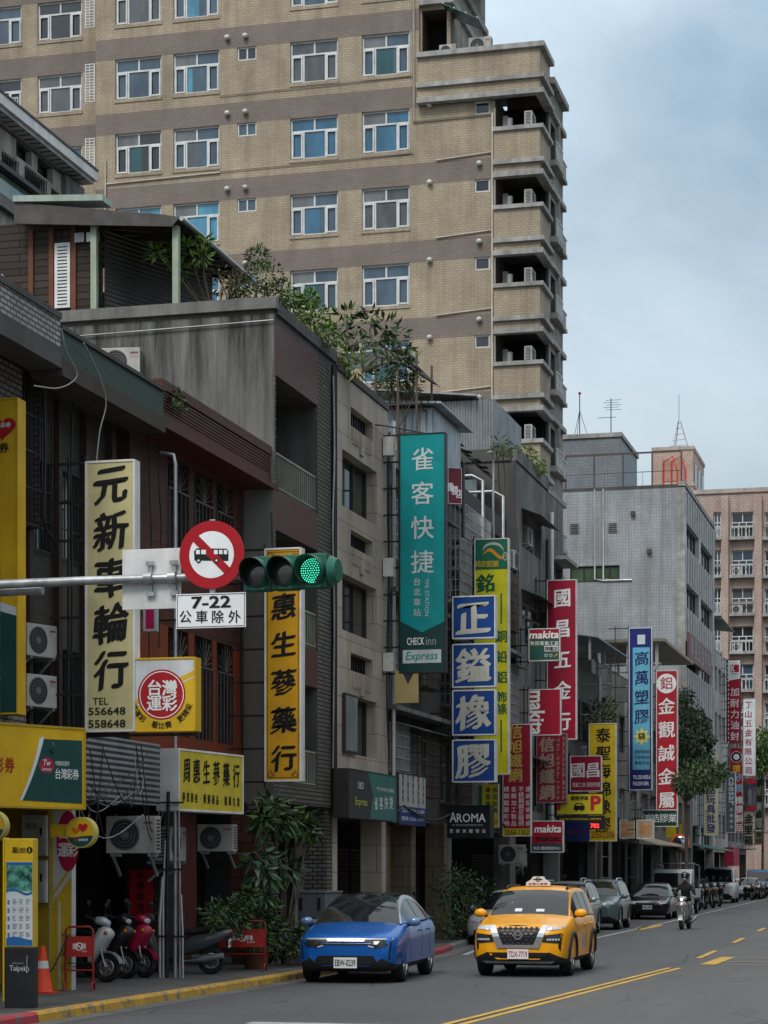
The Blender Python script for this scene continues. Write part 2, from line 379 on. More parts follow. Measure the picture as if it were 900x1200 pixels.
# ------------------------------------------------------------ ground, road, pavement, kerb, markings
def asphalt(name, c, patch):
    m, nt, b = _mat(name)
    f = noise(nt, pos(nt, (.9, .12, 1)), .8, 6, .65, .3, .7); g = noise(nt, pos(nt), 90, 3, .7, .3, .75); k = noise(nt, pos(nt), .35, 4, .6, .45, .6)
    o = mixrgb(nt, tuple(x * .78 for x in c), tuple(x * 1.22 for x in c), f)
    o = mixrgb(nt, o, tuple(x * .55 for x in c), scl(nt, g, .55)); o = mixrgb(nt, o, patch, scl(nt, k, .35))
    vo = nt.nodes.new('ShaderNodeTexVoronoi'); vo.distance = 'CHEBYCHEV'; vo.inputs['Scale'].default_value = 1.0; nt.links.new(pos(nt, (.42, .075, 1)), vo.inputs['Vector'])
    sc_ = nt.nodes.new('ShaderNodeSeparateColor'); nt.links.new(vo.outputs['Color'], sc_.inputs[0]); o = mixrgb(nt, o, tuple(x * .72 for x in c), scl(nt, sc_.outputs[0], .5))
    ve = nt.nodes.new('ShaderNodeTexVoronoi'); ve.feature = 'DISTANCE_TO_EDGE'; ve.inputs['Scale'].default_value = .55; nt.links.new(pos(nt, (1, .45, 1)), ve.inputs['Vector'])
    lt = nt.nodes.new('ShaderNodeMath'); lt.operation = 'LESS_THAN'; lt.inputs[1].default_value = .010; nt.links.new(ve.outputs['Distance'], lt.inputs[0])
    cm = nt.nodes.new('ShaderNodeMath'); cm.operation = 'MULTIPLY'; nt.links.new(lt.outputs[0], cm.inputs[0]); nt.links.new(scl(nt, noise(nt, pos(nt), .25, 3, .6, .46, .6), .75), cm.inputs[1]); o = mixrgb(nt, o, (.02, .02, .02), cm.outputs[0])
    oil = noise(nt, pos(nt, (1.6, .5, 1)), .9, 4, .6, .62, .72); o = mixrgb(nt, o, (.03, .03, .032), scl(nt, oil, .5))
    nt.links.new(o, b.inputs['Base Color']); b.inputs['Roughness'].default_value = .72
    bump(nt, b, g, .35, .01); return m
ASPH = asphalt('asphalt', (.078, .079, .081), (.062, .064, .067)); ASPH2 = asphalt('old_asphalt', (.095, .093, .089), (.072, .071, .068))
PAVE = TILE('pavement_slabs', (.115, .115, .112), (.095, .094, .09), (.05, .05, .05), .4, .4, .008, .4, .8, .1)
mb = MB(); mb.quad((-900, -300, -.02), (900, -300, -.02), (900, 4000, -.02), (-900, 4000, -.02), M('bare_ground', (.12, .12, .115), .9)); struct(mb.build('ground'))
KP = [(-10.98, 8), (-10.98, 26), (-10.95, 45), (-11.1, 48.5), (-11.55, 52), (-11.95, 55.5), (-12.05, 60), (-13.1, 95), (-14.2, 130), (-15.4, 170), (-16.5, 210)]
def kx(y):
    for (x0, y0), (x1, y1) in zip(KP, KP[1:]):
        if y0 <= y <= y1: return x0 + (x1 - x0) * (y - y0) / (y1 - y0)
    return KP[-1][0] if y > 100 else KP[0][0]
def ribbon(name, mat, z, left, right, ys):
    mb = MB(); vs = []
    for y in ys: vs += [(left(y), y, z), (right(y), y, z)]
    mb.add(vs, [(2 * i, 2 * i + 1, 2 * i + 3, 2 * i + 2) for i in range(len(ys) - 1)], mat); return struct(mb.build(name))
YS = [-40, 0, 8, 15, 20, 26, 30, 35, 40, 45, 48.5, 52, 55.5, 60, 70, 80, 95, 110, 130, 150, 170, 210, 260]
def ctr(y):                                                     # centre line
    T = [(-40, -8.5), (20, -6.2), (27, -5.85), (42.5, -5.12), (50, -5.24), (61, -5.5), (71.5, -5.77), (110, -7.0), (260, -12)]
    for (a, x0), (b, x1) in zip(T, T[1:]):
        if a <= y <= b: return x0 + (x1 - x0) * (y - a) / (b - a)
    return -12
ribbon('road', ASPH, 0.0, lambda y: kx(y) - .4, lambda y: 9.0, YS)
ribbon('road_surface', ASPH2, .004, lambda y: ctr(y) + .08, lambda y: 8.9, [24, 27, 30, 36, 42.5, 50, 61, 71.5, 90, 110, 150, 200])
# pavement
mb = MB(); ys = [8, 26, 45, 48.5, 52, 55.5, 60, 75, 95, 130, 170, 210]; vs = []
for y in ys: vs += [(kx(y) - .14, y, .13), (-20, y, .13)]
mb.add(vs, [(2 * i, 2 * i + 2, 2 * i + 3, 2 * i + 1) for i in range(len(ys) - 1)], PAVE); struct(mb.build('pavement'))
def worn(name, c, under, amt=.62):
    m, nt, b = _mat(name); f = noise(nt, pos(nt), 3.5, 7, .7, amt - .06, amt + .05); g = noise(nt, pos(nt), 1.1, 5, .7, .3, .7)
    o = mixrgb(nt, tuple(x * .6 for x in c), c, g); o = mixrgb(nt, o, under, f); nt.links.new(o, b.inputs['Base Color']); b.inputs['Roughness'].default_value = .75; bump(nt, b, f, .2, .01); return m
KY = worn('worn_yellow_kerb', (.55, .31, .03), (.16, .13, .09), .56); KR = worn('worn_red_kerb', (.36, .035, .045), (.13, .09, .08), .6)
KG = M('plain_kerb', (.2, .2, .19), .85, dirt=.5, bmp=.2)
mb = MB(); y = 8.0
while y < 200:
    L_ = 1.16 if y < 70 else 4.0; y2 = y + L_ - .015; m = KR if (y < 25.2 or 47.4 < y < 50.2) else KY if y < 47.4 else KG
    x0, x1 = kx(y), kx(y2); pr = [(-.15, -.02), (0.012, -.02), (0.0, .10), (-.03, .134), (-.15, .134)]
    vs = [(x0 + a, y, b) for a, b in pr] + [(x1 + a, y2, b) for a, b in pr]
    mb.add(vs, [tuple(range(5)), tuple(reversed(range(5, 10)))] + [(i, 5 + i, 5 + (i + 1) % 5, (i + 1) % 5) for i in range(5)], m); y += L_
struct(mb.build('kerb'))
ribbon('kerb_strip', M('gutter_concrete', (.13, .13, .125), .85, var=.25, vscale=2, dirt=.5), .004, lambda y: kx(y) - .01, lambda y: kx(y) + .34, [8, 20, 26, 35, 45, 48.5, 52, 55.5, 60])
# painted markings (thin sheets above the asphalt)
YEL = worn('road_yellow', (.60, .36, .05), (.09, .09, .085), .66); WHT = worn('road_white', (.42, .43, .43), (.09, .09, .09), .60)
def strip(mb, pts, w, mat, z=.009, dx=0):
    vs = []
    for x, y in pts: vs += [(x - w / 2 + dx, y, z), (x + w / 2 + dx, y, z)]
    mb.add(vs, [(2 * i, 2 * i + 1, 2 * i + 3, 2 * i + 2) for i in range(len(pts) - 1)], mat)
mb = MB(); dl = [(ctr(y), y) for y in (20, 24, 27, 30, 34, 38, 42.6)]
strip(mb, dl, .10, YEL, dx=-.10); strip(mb, dl, .10, YEL, dx=.10)
for a, b in ((47.5, 52), (57.8, 62), (69, 73), (79, 83.5), (90, 95), (101, 106), (112, 117), (124, 130)): strip(mb, [(ctr(a), a), (ctr(b), b)], .13, YEL)
struct(mb.build('road_marking'))
mb = MB(); strip(mb, [(-9.5, 60), (-9.9, 80), (-10.5, 103), (-11.2, 130), (-12, 160)], .12, WHT)
strip(mb, [(kx(y) + .6, y) for y in (48, 52, 55.5)] + [(-10.6, 60)], .12, WHT)
struct(mb.build('road_marking'))
mb = MB(); mb.add([(-8.4, 25.75, .009), (-6.05, 25.75, .009), (-6.05, 26.1, .009), (-8.4, 26.1, .009)], [(0, 1, 2, 3)], WHT); struct(mb.build('road_marking'))
p = [onG(*q) for q in ((820, 1131), (838, 1131), (862, 1122), (845, 1122))]
mb = MB(); mb.add([(q.x, q.y, .012) for q in p], [(0, 1, 2, 3)], YEL)
for v in (1122.6, 1127.2, 1131):
    a, b = onG(846, v), onG(990, v + 1.5); mb.add([(a.x, a.y - .06, .0125), (b.x, b.y - .06, .0125), (b.x, b.y + .06, .0125), (a.x, a.y + .06, .0125)], [(0, 1, 2, 3)], worn('faded_yellow', (.42, .33, .16), (.1, .1, .09), .55))
struct(mb.build('road_marking'))
p = [onG(*q) for q in ((744, 1088), (775, 1083.5), (777, 1085), (752, 1090))]
mb = MB(); mb.add([(q.x, q.y, .009) for q in p], [(0, 1, 2, 3)], YEL); struct(mb.build('road_marking'))
def FXp(X): return Face((X, 0, 0), (0, 1, 0))           # a wall facing the street: u is y
def FYp(Y): return Face((0, Y, 0), (1, 0, 0))           # a wall facing the camera's end of the street: u is x
def hx(F, u0, u1, vt, vb):                              # opening from pixels, heights read at its left edge
    a, zt = F.px(u0, vt); _, zb = F.px(u0, vb); b, _ = F.px(u1, vt); return (a, b, zb, zt)
def mass(root, y0, y1, X, xb, z0, ztop, mat, holes=(), side=None, depth=.14, matf=None, breaks=(), rmat=None, roof=None, north=None, sideholes=()):
    mb = MB(root.location); F = FXp(X); F.wall(mb, y0, y1, z0, ztop, list(holes), mat, depth, matf, breaks, rmat)
    side = side or mat; FYp(y0).wall(mb, xb, X, z0, ztop, list(sideholes), side, .14)
    mb.quad((X, y1, z0), (xb, y1, z0), (xb, y1, ztop), (X, y1, ztop), north or side); mb.quad((xb, y1, z0), (xb, y0, z0), (xb, y0, ztop), (xb, y1, ztop), side)
    mb.quad((xb, y0, z0), (xb, y1, z0), (X, y1, z0), (X, y0, z0), CONCD)
    w = mb.build('wall', root)
    mb = MB(root.location); mb.box(xb + .02, y0 + .02, ztop, X - .02, y1 - .02, ztop + .08, roof or CONCD); mb.build('roof', root)
    return F
def ground_floor(root, y0, y1, X, zarc, pmat, back=3.2, shutter=None, pil=(1, 1), pw=.45, bmat=None, pd=.5):
    o = root.location
    for k, (a, b) in enumerate(((y0 + .01, y0 + pw), (y1 - pw, y1 - .01))):
        if pil[k]: mb = MB(o); mb.box(X - pd, a, .13, X - .004, b, zarc, pmat); mb.build('pillar', root)
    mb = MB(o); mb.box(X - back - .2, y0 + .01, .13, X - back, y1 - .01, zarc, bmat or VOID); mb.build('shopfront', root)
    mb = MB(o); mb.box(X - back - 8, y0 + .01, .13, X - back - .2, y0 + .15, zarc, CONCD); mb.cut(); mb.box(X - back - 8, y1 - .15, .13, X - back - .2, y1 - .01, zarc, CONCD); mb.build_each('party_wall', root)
    if shutter:
        mb = MB(o); F = FXp(X - back + .03)
        F.box(mb, y0 + .5, y1 - .5, .13, 2.5, 0, .03, shutter); mb.build('roller_shutter', root)
def railing(root, F, u0, u1, z0, z1, d, mat, step=.1, name='railing', returns=0.0):
    mb = MB(root.location); n = max(2, int(abs(u1 - u0) / step))
    for i in range(n + 1):
        u = u0 + (u1 - u0) * i / n; F.box(mb, u - .009, u + .009, z0, z1, d, d + .018, mat)
    F.box(mb, u0, u1, z1, z1 + .035, d - .01, d + .028, mat); F.box(mb, u0, u1, z0 + .06, z0 + .085, d + .019, d + .03, mat)
    if returns:
        for u in (u0, u1):
            F.box(mb, u - .015, u + .015, z1, z1 + .03, d - returns, d - .011, mat)
            m = max(2, int(returns / step))
            for j in range(m): F.box(mb, u - .009, u + .009, z0, z1, d - returns * (j + 1) / m, d - returns * (j + 1) / m + .018, mat)
    return mb.build(name, root)

# ---- A: white tiled shophouse over the lottery shop
TA = TILE('dirty_white_tile', (.42, .41, .38), (.34, .33, .30), (.05, .045, .04), .21, .075, .014, .55, .5)
BRKW = TILE('painted_white_brick', (.22, .205, .185), (.15, .14, .125), (.03, .027, .025), .20, .085, .016, .6, .7, .5)
yA = 29.5
rA = thing('shophouse', 'white tiled three storey shophouse above the yellow lottery shop, at the left edge', 'building', (-13.0, 21, 0), group='shophouses along the street')
FA = FXp(-13.0)
hA = [hx(FA, 26, 47, 440, 612), hx(FA, -60, -5, 450, 612), (27.0, 27.9, 4.0, 5.6), (22, 25, 4.2, 5.9)]
mass(rA, 21, yA - .01, -13.0, -18.8, 3.0, 9.2, BRKW, hA, depth=.7)
for h in hA: window(rA, FA, h, BFRAME, PDARK, .7, 2, .7, grille=DARK if h[2] > 5 else None)
mb = MB(rA.location); mb.box(-18.7, 21, 9.285, -12.4, yA - .01, 9.42, CONCD); mb.build('roof_slab', rA)
mb = MB(rA.location); FXp(-12.41).box(mb, 21, yA - .012, 9.421, 9.86, -.14, 0, TA); FXp(-12.4).box(mb, 20.9, yA - .012, 9.861, 9.95, -.2, .02, CONCD); FXp(-12.39).box(mb, 21, yA - .012, 9.15, 9.419, -.5, .01, CONCD); mb.build('parapet', rA)
ground_floor(rA, 21, yA, -12.5, 3.0, M('yellow_pillar', (.52, .33, .03), .45, dirt=.25), back=1.4, pil=(0, 0))
mb = MB(rA.location); mb.box(-13.88, 26.0, .13, -13.7, 29.4, 3.0, M('yellow_pillar', (.55, .33, .02))); mb.box(-13.69, 24.0, .9, -13.62, 28.2, 2.4, DARK); mb.build('shop_wall', rA)
mb = MB(rA.location); FXp(-12.99).box(mb, 21, yA - .02, 3.0, 6.2, -.002, .05, TILE('stained_white_tile', (.30, .29, .26), (.22, .21, .19), (.05, .045, .04), .21, .075, .014, .7, .5)); mb.build('lower_wall', rA)
# ---- B: green parapet shophouse
GT = TILE('green_tile', (.035, .075, .05), (.028, .06, .042), (.018, .025, .02), .24, .06, .008, .45, .45)
BT = TILE('brown_tile', (.095, .045, .03), (.07, .034, .024), (.04, .03, .025), .12, .05, .01, .5, .5)
SPG = TILE('greygreen_tile', (.085, .083, .068), (.06, .058, .049), (.05, .05, .045), .22, .07, .01, .55)
yB = 33.8
rB = thing('shophouse', 'shophouse with a dark green tiled parapet and brown tiled columns', 'building', (-13.2, yA, 0), group='shophouses along the street')
FB = FXp(-13.2); ws = (yB - yA - 1.0) / 3
hB = []
for z0, z1 in ((6.7, 8.05), (3.95, 5.3)):
    for k in range(3): hB.append((yA + .5 + ws * k + .12, yA + .5 + ws * (k + 1) - .12, z0, z1))
mass(rB, yA, yB - .01, -13.2, -18.8, 3.0, 9.1, SPG, hB, depth=.25, matf=lambda u, z: BT if (u - yA < .42 or yB - u < .45) else SPG)
for h in hB: window(rB, FB, h, WFRAME if h[2] > 5 else BFRAME, PDARK, .25, 2, .66, grille=DARK)
mb = MB(rB.location)
for k in range(4):
    u = yA + .5 + ws * k; FB.box(mb, u - .07, u + .07, 3.0, 9.08, .001, .12, BT)
mb.build('pilaster', rB)
mb = MB(rB.location); mb.box(-18.7, yA + .002, 9.185, -12.42, yB - .012, 9.3, CONCD); mb.build('roof_slab', rB)
mb = MB(rB.location); FXp(-12.41).box(mb, yA, yB - .012, 9.301, 9.72, -.14, 0, GT); FXp(-12.4).box(mb, yA, yB - .012, 9.721, 9.78, -.2, .03, CONCD); FXp(-12.39).box(mb, yA, yB - .012, 9.05, 9.299, -.5, .015, M('brown_band', (.075, .06, .05), .8, dirt=.6)); mb.build('parapet', rB)
ground_floor(rB, yA, yB, -12.5, 3.0, TILE('dark_pillar_tile', (.075, .045, .035), (.06, .035, .03), (.02, .02, .02), .06, .24, .008, .5), back=3.4, pil=(0, 0), pw=.62)
mb = MB(rB.location); FXp(-12.42).box(mb, yA + .2, yB - .15, 2.95, 3.95, -.5, 0, CORR('grey_slatted_sheet', (.16, .165, .17), .09, .6, .5, .5, 'V')); mb.build('fascia', rB)
mb = MB(rB.location); mb.box(-15.6, yA + .6, .13, -15.5, yB - .7, 2.9, M('dark_shutter', (.02, .02, .022), .6)); mb.build('shop_door', rB)
# ---- C: red tiled shophouse (the herbal shop)
RT_ = TILE('red_tile', (.105, .038, .025), (.078, .030, .021), (.03, .014, .011), .50, .22, .012, .6, .55)
RTD = TILE('red_small_tile', (.13, .04, .024), (.10, .032, .02), (.05, .02, .018), .06, .22, .008, .35, .5)
ORG = M('orange_red_paint', (.20, .037, .012), .5, dirt=.4)
yC = 39.82
rC = thing('shophouse', 'red tiled shophouse with a ribbed red parapet and tall grilled windows', 'building', (-13.0, yB, 0), group='shophouses along the street')
FC = FXp(-13.0)
hC = []
for z0, z1 in ((7.35, 9.05), (4.25, 6.1)):
    for a, b in ((197, 221), (228, 249), (254, 273)): hC.append((fy(a, -13.0), fy(b, -13.0), z0, z1))
    hC.append((fy(287, -13.0), fy(306, -13.0), z0, z1))
mass(rC, yB, yC, -13.0, -18.8, 3.1, 9.2, RT_, hC, depth=.2, matf=lambda u, z: ORG if (yB + .5 < u < fy(281, -13.0) and z < 6.5) else RT_)
for h in hC:
    w = window(rC, FC, h, BFRAME, PDARK, .2, 2, .62, fw=.04)
    mb = MB(rC.location); a, b, c, e = h; m_ = (a + b) / 2
    for i in range(6): x = a + (b - a) * i / 5; FC.box(mb, x - .008, x + .008, c, e - .55, .01, .026, M('grey_grille', (.12, .11, .1), .5, .4))
    for i in range(8):                                           # fan-shaped ironwork in the top of the grille
        t = pi * (i + .5) / 8; r = min((b - a) * .5, .5)
        p = FC.pt(m_, e - .52, .02); q = FC.pt(m_ + r * .9 * cos(t), e - .52 + .5 * sin(t), .02); mb.tube([p, (p + q) / 2 + Vector((.0, .04 * cos(t), .02)), q], .008, MATS['grey_grille'], 4)
    FC.box(mb, a, b, e - .56, e - .53, .01, .03, MATS['grey_grille']); mb.build('grille', w)
mb = MB(rC.location); FXp(-12.42).box(mb, yB + .02, yC + .3, 9.16, 9.24, -.6, .03, RTD); FXp(-12.46).box(mb, yB + .02, yC - .0, 9.241, 9.40, -.12, 0, RTD); mb.build('canopy_slab', rC)
mb = MB(rC.location)
for i in range(7): FXp(-12.46).box(mb, yB + .03, yC - .03, 9.405 + i * .055, 9.44 + i * .055, -.1, 0, RTD)
FXp(-12.47).box(mb, yB + .02, yC - .02, 9.40, 9.79, -.1, -.015, M('red_recess', (.075, .03, .025), .7)); FXp(-12.45).box(mb, yB + .02, yC - .02, 9.795, 9.96, -.16, .01, RTD); mb.build('parapet', rC)
mb = MB(rC.location); mb.box(-16.5, yC - .02, 3.1, -12.44, yC + .02, 9.16, RT_) if 0 else None
ground_floor(rC, yB, yC, -12.5, 3.0, RT_, back=2.6, pil=(0, 1), pw=.75)
mb = MB(rC.location); mb.box(-14.4, yC - 2.3, .13, -13.6, yC - 1.0, 2.95, CORR('red_ribbed_tile', (.20, .05, .035), .07, .4, .5, 0., 'H')); mb.build('red_column', rC)
# ---- D: grey concrete building with granite bands
GRAN = M('red_granite', (.125, .05, .045), .5, var=.35, vscale=14, fine=.4, dirt=.25)
yD = 44.1
rD = thing('concrete_building', 'four storey building with a bare stained concrete side wall and dark red granite balconies', 'building', (-12.4, yC, 0), group='shophouses along the street')
FD = FXp(-12.4); cD = fy(372)
hD = [(yC + .12, cD, 9.15, 11.35), (yC + .12, cD, 6.35, 8.4), (yC + .12, cD, 3.55, 5.6)]
def mD(u, z):
    if z > 12.32: return CONCD
    if u > cD: return BRKW
    if 11.35 < z or 8.4 < z < 9.15 or 5.6 < z < 6.35: return GRAN
    return BRKW
mass(rD, yC + .02, yD - .01, -12.4, -18.9, 3.2, 12.5, BRKW, hD, side=STAINED('stained_concrete', (.26, .25, .235), (.022, .021, .02), 9.0, 12.6), depth=1.1, matf=mD, breaks=(12.32, 11.35), rmat=CONCD)
for h in hD:
    window(rD, FD, h, M('bronze_frame', (.06, .05, .042), .4, .4), PGREY, 1.1, 3, .72, fw=.07)
    railing(rD, FD, h[0] + .02, h[1] - .02, h[2] + .02, h[2] + .72, -.06, M('pale_green_iron', (.30, .31, .25), .5, dirt=.4), .13)
mb = MB(rD.location); mb.box(-18.95, yC - .06, 12.585, -12.34, yC + .12, 12.8, CONC); mb.box(-12.5, yC + .121, 12.5, -12.34, yD - .02, 12.72, CONCD); mb.build('parapet', rD)
mb = MB(rD.location)
mb.tube([(-18.9, yC - .03, 12.27), (-16, yC - .03, 12.3), (-14, yC - .03, 12.33), (-12.4, yC - .03, 12.36)], .016, GALV)
mb.build('conduit', rD)
mb = MB(rD.location); mb.tube([(-12.36, yD - .25, 3.2), (-12.36, yD - .25, 12.4)], .05, DARK, 8); mb.tube([(-12.36, yD - .1, 3.0), (-12.36, yD - .1, 12.4)], .04, DARK, 8); mb.build('downpipe', rD)
ground_floor(rD, yC, yD, -12.45, 3.2, BRKW, back=2.8, shutter=CORR('old_shutter', (.05, .05, .055), .1, .5, .5, .4, 'V'))
# ---- E: beige travertine building
TRAV = TILE('travertine', (.50, .425, .35), (.44, .37, .305), (.14, .115, .095), 1.15, .62, .008, .42, .55, .15, offset=.5, tint=(.09, .07, .05))
yE = 48.6
rE = thing('travertine_building', 'narrow beige stone clad building with balustered slots between its windows', 'building', (-12.4, yD, 0), group='shophouses along the street')
FE = FXp(-12.4); wa, wb = fy(401), fy(441.5); sa, sb = fy(411), fy(437)
hE = [(wa, wb, 9.63, 10.83), (wa, wb, 7.0, 8.2), (wa, wb, 4.4, 5.66)]; hS = [(sa, sb, 11.45, 11.86), (sa, sb, 8.86, 9.22), (sa, sb, 6.2, 6.58)]
mass(rE, yD, yE - .01, -12.4, -18.5, 3.2, 12.4, TRAV, hE + hS, depth=.3)
for i, h in enumerate(hE):
    window(rE, FE, h, BFRAME, PDARK, .3, 3, sash=(.32, .62), fw=.06)
    mb = MB(rE.location); FE.box(mb, h[0] + .05, h[0] + .62, h[2] + .05, h[3] - .05, -.27, -.255, PTEAL); mb.build('teal_pane', rE)
for h in hS:
    mb = MB(rE.location); n = 9
    FE.box(mb, h[0], h[1], h[2], h[3], -.3, -.28, VOID)
    for i in range(n): u = h[0] + (h[1] - h[0]) * (i + .5) / n; FE.box(mb, u - .03, u + .03, h[2], h[3], -.22, -.16, DARK)
    mb.build('vent_slot', rE)
    mb = MB(rE.location)
    for side in (0, 1):
        for i in range(5): u = h[0] + .12 + side * .95 + i * .12; FE.box(mb, u - .022, u + .022, h[2] - .36, h[2] - .03, .002, .05, TRAV)
    FE.box(mb, h[0] + .72, h[0] + .98, h[2] - .5, h[2] - .05, .002, .05, TRAV); mb.build('balusters', rE)
# open casement in the lowest window
mb = MB(rE.location); h = hE[2]; mb.box(-12.38, h[0] - .02, h[2], -12.33, h[0] + 1.0, h[3], BFRAME); mb.box(-12.329, h[0] + .03, h[2] + .05, -12.32, h[0] + .95, h[3] - .05, GLASS('hazy_pane', (.16, .19, .20), .08)); mb.build('casement', rE)
mb = MB(rE.location); mb.box(-18.5, yD, 12.485, -12.38, yD + .18, 12.62, CONCD); mb.box(-12.56, yD + .181, 12.41, -12.36, yE - .02, 12.56, CONCD); mb.build('parapet', rE)
ground_floor(rE, yD, yE, -12.45, 3.2, TRAV, back=1.5, pil=(1, 1), pw=.38, bmat=TRAV)
mb = MB(rE.location); mb.box(-13.94, yD + .4, .13, -13.85, yD + 1.9, 3.1, VOID); mb.build('doorway', rE)
# ---- F, G, H: the older blocks behind the vertical signs
yF, yG, yH = 55.3, 64.0, 72.2
rF = thing('old_block', 'dark weathered block with grilled windows behind the tall teal sign', 'building', (-12.8, yE, 0), group='shophouses along the street')
FF = FXp(-12.8)
hF = []
for z0 in (9.2, 6.5, 3.8):
    for k in range(4): a = yE + .35 + k * 1.6; hF.append((a, a + 1.2, z0, z0 + 1.45))
mass(rF, yE, yF - .01, -12.8, -20, 3.1, 11.4, CONCD, hF, depth=.2, side=CONC)
for i, h in enumerate(hF): window(rF, FF, h, ALU if i % 3 else BFRAME, [PDARK, PGREY, PSKY][i % 3], .2, 2, .65, grille=[DARK, ALU, None][i % 3])
mb = MB(rF.location); mb.box(-12.95, yE + .02, 11.485, -12.7, yF - .02, 11.9, CONC)
for z in (5.6, 8.3): mb.box(-12.79, yE + .02, z, -12.2, yF - .02, z + .1, CONC)
mb.build('parapet', rF)
mb = MB(rF.location); mb.tube([(-12.3, yE + .12, 3.0), (-12.3, yE + .12, 12.2)], .05, ALU, 8); mb.build('downpipe', rF)
ground_floor(rF, yE, yF, -12.5, 3.1, TILE('tan_pillar', (.20, .15, .10), (.17, .13, .09), (.06, .05, .04), .5, .5, .01, .5), back=2.6, pw=.5, shutter=CORR('rust_red_shutter', (.10, .03, .025), .1, .5, .5, .2, 'V'))
mb = MB(rF.location); mb.box(-13.0, yE + 2.6, .13, -12.5, yE + 3.1, 3.1, TILE('tan_pillar', (.2, .15, .1), (.17, .13, .09), (.06, .05, .04))); mb.box(-13.6, yE + 3.6, .13, -13.5, yE + 5.2, 3.0, M('orange_door', (.27, .11, .02), .5, dirt=.3)); mb.build('pillar', rF)
rG = thing('old_block', 'grimy grey block with barred balconies and pipes behind the blue rubber shop signs', 'building', (-12.8, yF, 0), group='shophouses along the street')
FG = FXp(-12.8); hG = []
for z0 in (9.0, 6.3, 3.7):
    for k in range(5): a = yF + .4 + k * 1.65; hG.append((a, a + 1.25, z0, z0 + 1.5))
mass(rG, yF, yG - .01, -12.8, -20, 3.0, 11.6, CONCD, hG, depth=.2, side=CONCD)
for i, h in enumerate(hG): window(rG, FG, h, ALU, [PGREY, PDARK, PSKY][i % 3], .2, 2, .65, grille=[ALU, None, DARK][i % 3])
mb = MB(rG.location); mb.box(-12.95, yF + .02, 11.685, -12.72, yG - .02, 12.3, CONCD)
for z in (5.5, 8.2): mb.box(-12.79, yF + .02, z, -12.15, yG - .02, z + .1, CONC)
mb.build('parapet', rG)
mb = MB(rG.location)
for y, x, m_ in ((56.2, -12.3, DARK), (58.9, -12.35, GALV), (61.5, -12.3, GALV)): mb.tube([(x, y, 3.0), (x, y, 12.6), (x - .3, y + .02, 12.75), (x - 1.0, y + .02, 12.75)], .045, m_, 8); mb.cut()
mb.build_each('downpipe', rG)
ground_floor(rG, yF, yG, -12.5, 3.0, CONC, back=2.8, pw=.4, shutter=CORR('old_shutter', (.05, .05, .055)))
rH = thing('concrete_block', 'tall bare concrete block with plants spilling over its parapet, below the tower', 'building', (-12.4, yG, 0), group='shophouses along the street')
FH = FXp(-12.4)
hH = [hx(FH, 612, 634, 605, 640), hx(FH, 612, 640, 700, 752), (yG + .8, yG + 4.4, 3.7, 5.2), (70.3, 71.9, 10.0, 11.9), (70.3, 71.9, 7.2, 9.1), (70.3, 71.9, 4.4, 6.2), (yG + 4.9, yG + 5.9, 8.0, 9.4)]
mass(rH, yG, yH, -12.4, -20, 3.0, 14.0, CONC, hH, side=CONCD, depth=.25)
for i, h in enumerate(hH):
    window(rH, FH, h, ALU, [PGREY, PSKY, PDARK][i % 3], .25, 3, .7)
    if h[0] > 70: railing(rH, FH, h[0], h[1], h[2], h[2] + .8, .02, GALV, .14)
mb = MB(rH.location); mb.box(-12.55, yG + .02, 14.085, -12.38, 69.4, 14.5, CONC); mb.cut(); mb.box(-19.9, yG - .03, 14.085, -12.561, yG + .15, 14.45, CONCD)
for z in (11.95, 9.15, 6.3): mb.cut(); mb.box(-12.39, 69.9, z, -11.9, 72.18, z + .12, LEDGE)
mb.build_each('ledge', rH)
mb = MB(rH.location); mb.tube([(-12.3, 69.5, 3.0), (-12.3, 69.5, 13.4)], .06, WHITE, 8); mb.tube([(-12.3, 68.6, 3.0), (-12.3, 68.6, 12.4)], .05, DARK, 8); mb.build('downpipe', rH)
ground_floor(rH, yG, yH, -12.5, 3.0, CONC, back=3, pw=.4)
def cage(root, F, h, mat, d=.5):        # projecting burglar-bar cage round a window
    a, b_, c, e = h; a -= .1; b_ += .1; c -= .08; e += .05; mb = MB(root.location); n = 11
    for i in range(n + 1): u = a + (b_ - a) * i / n; F.box(mb, u - .009, u + .009, c, e, d - .02, d, mat)
    for j in range(7): z = c + (e - c) * j / 6; F.box(mb, a, b_, z - .009, z + .009, d + .001, d + .018, mat); F.box(mb, a - .009, a + .009, z - .009, z + .009, .003, d, mat); F.box(mb, b_ - .009, b_ + .009, z - .009, z + .009, .003, d, mat)
    for k in range(4): F.box(mb, a - .0091, a + .0091, c, e, d * k / 4, d * k / 4 + .018, mat)
    F.box(mb, a, b_, c - .03, c - .012, .003, d, mat); mb.build('bar_cage', root)
def hood(root, F, h, mat, d=.7):
    mb = MB(root.location); a, b_, c, e = h; mb.obox(F.pt(a - .15, e + .22, .003), F.d * (b_ - a + .3), F.n * d - UP * .22, UP * .025, mat); mb.build('window_hood', root)
RUST = M('rusty_iron', (.10, .075, .06), .7, .3, dirt=.4); HOOD = [CORR('weathered_hood', (.20, .21, .21), .1, .5, .5, .4, 'H'), M('green_hood', (.05, .09, .07), .6, dirt=.5), M('brown_hood', (.09, .07, .055), .7, dirt=.5)]
for i, h in enumerate(hF):
    if i % 2 == 0: cage(rF, FF, h, [ALU, RUST][i // 2 % 2])
    hood(rF, FF, h, HOOD[i % 3])
for i, h in enumerate(hG):
    if i % 5 != 2: cage(rG, FG, h, [ALU, RUST, GALV][i % 3], .55)
    if i % 2: hood(rG, FG, h, HOOD[(i + 1) % 3], .8)
for i, h in enumerate(hH[:3] + hH[-1:]): hood(rH, FH, h, HOOD[i % 3], .6)
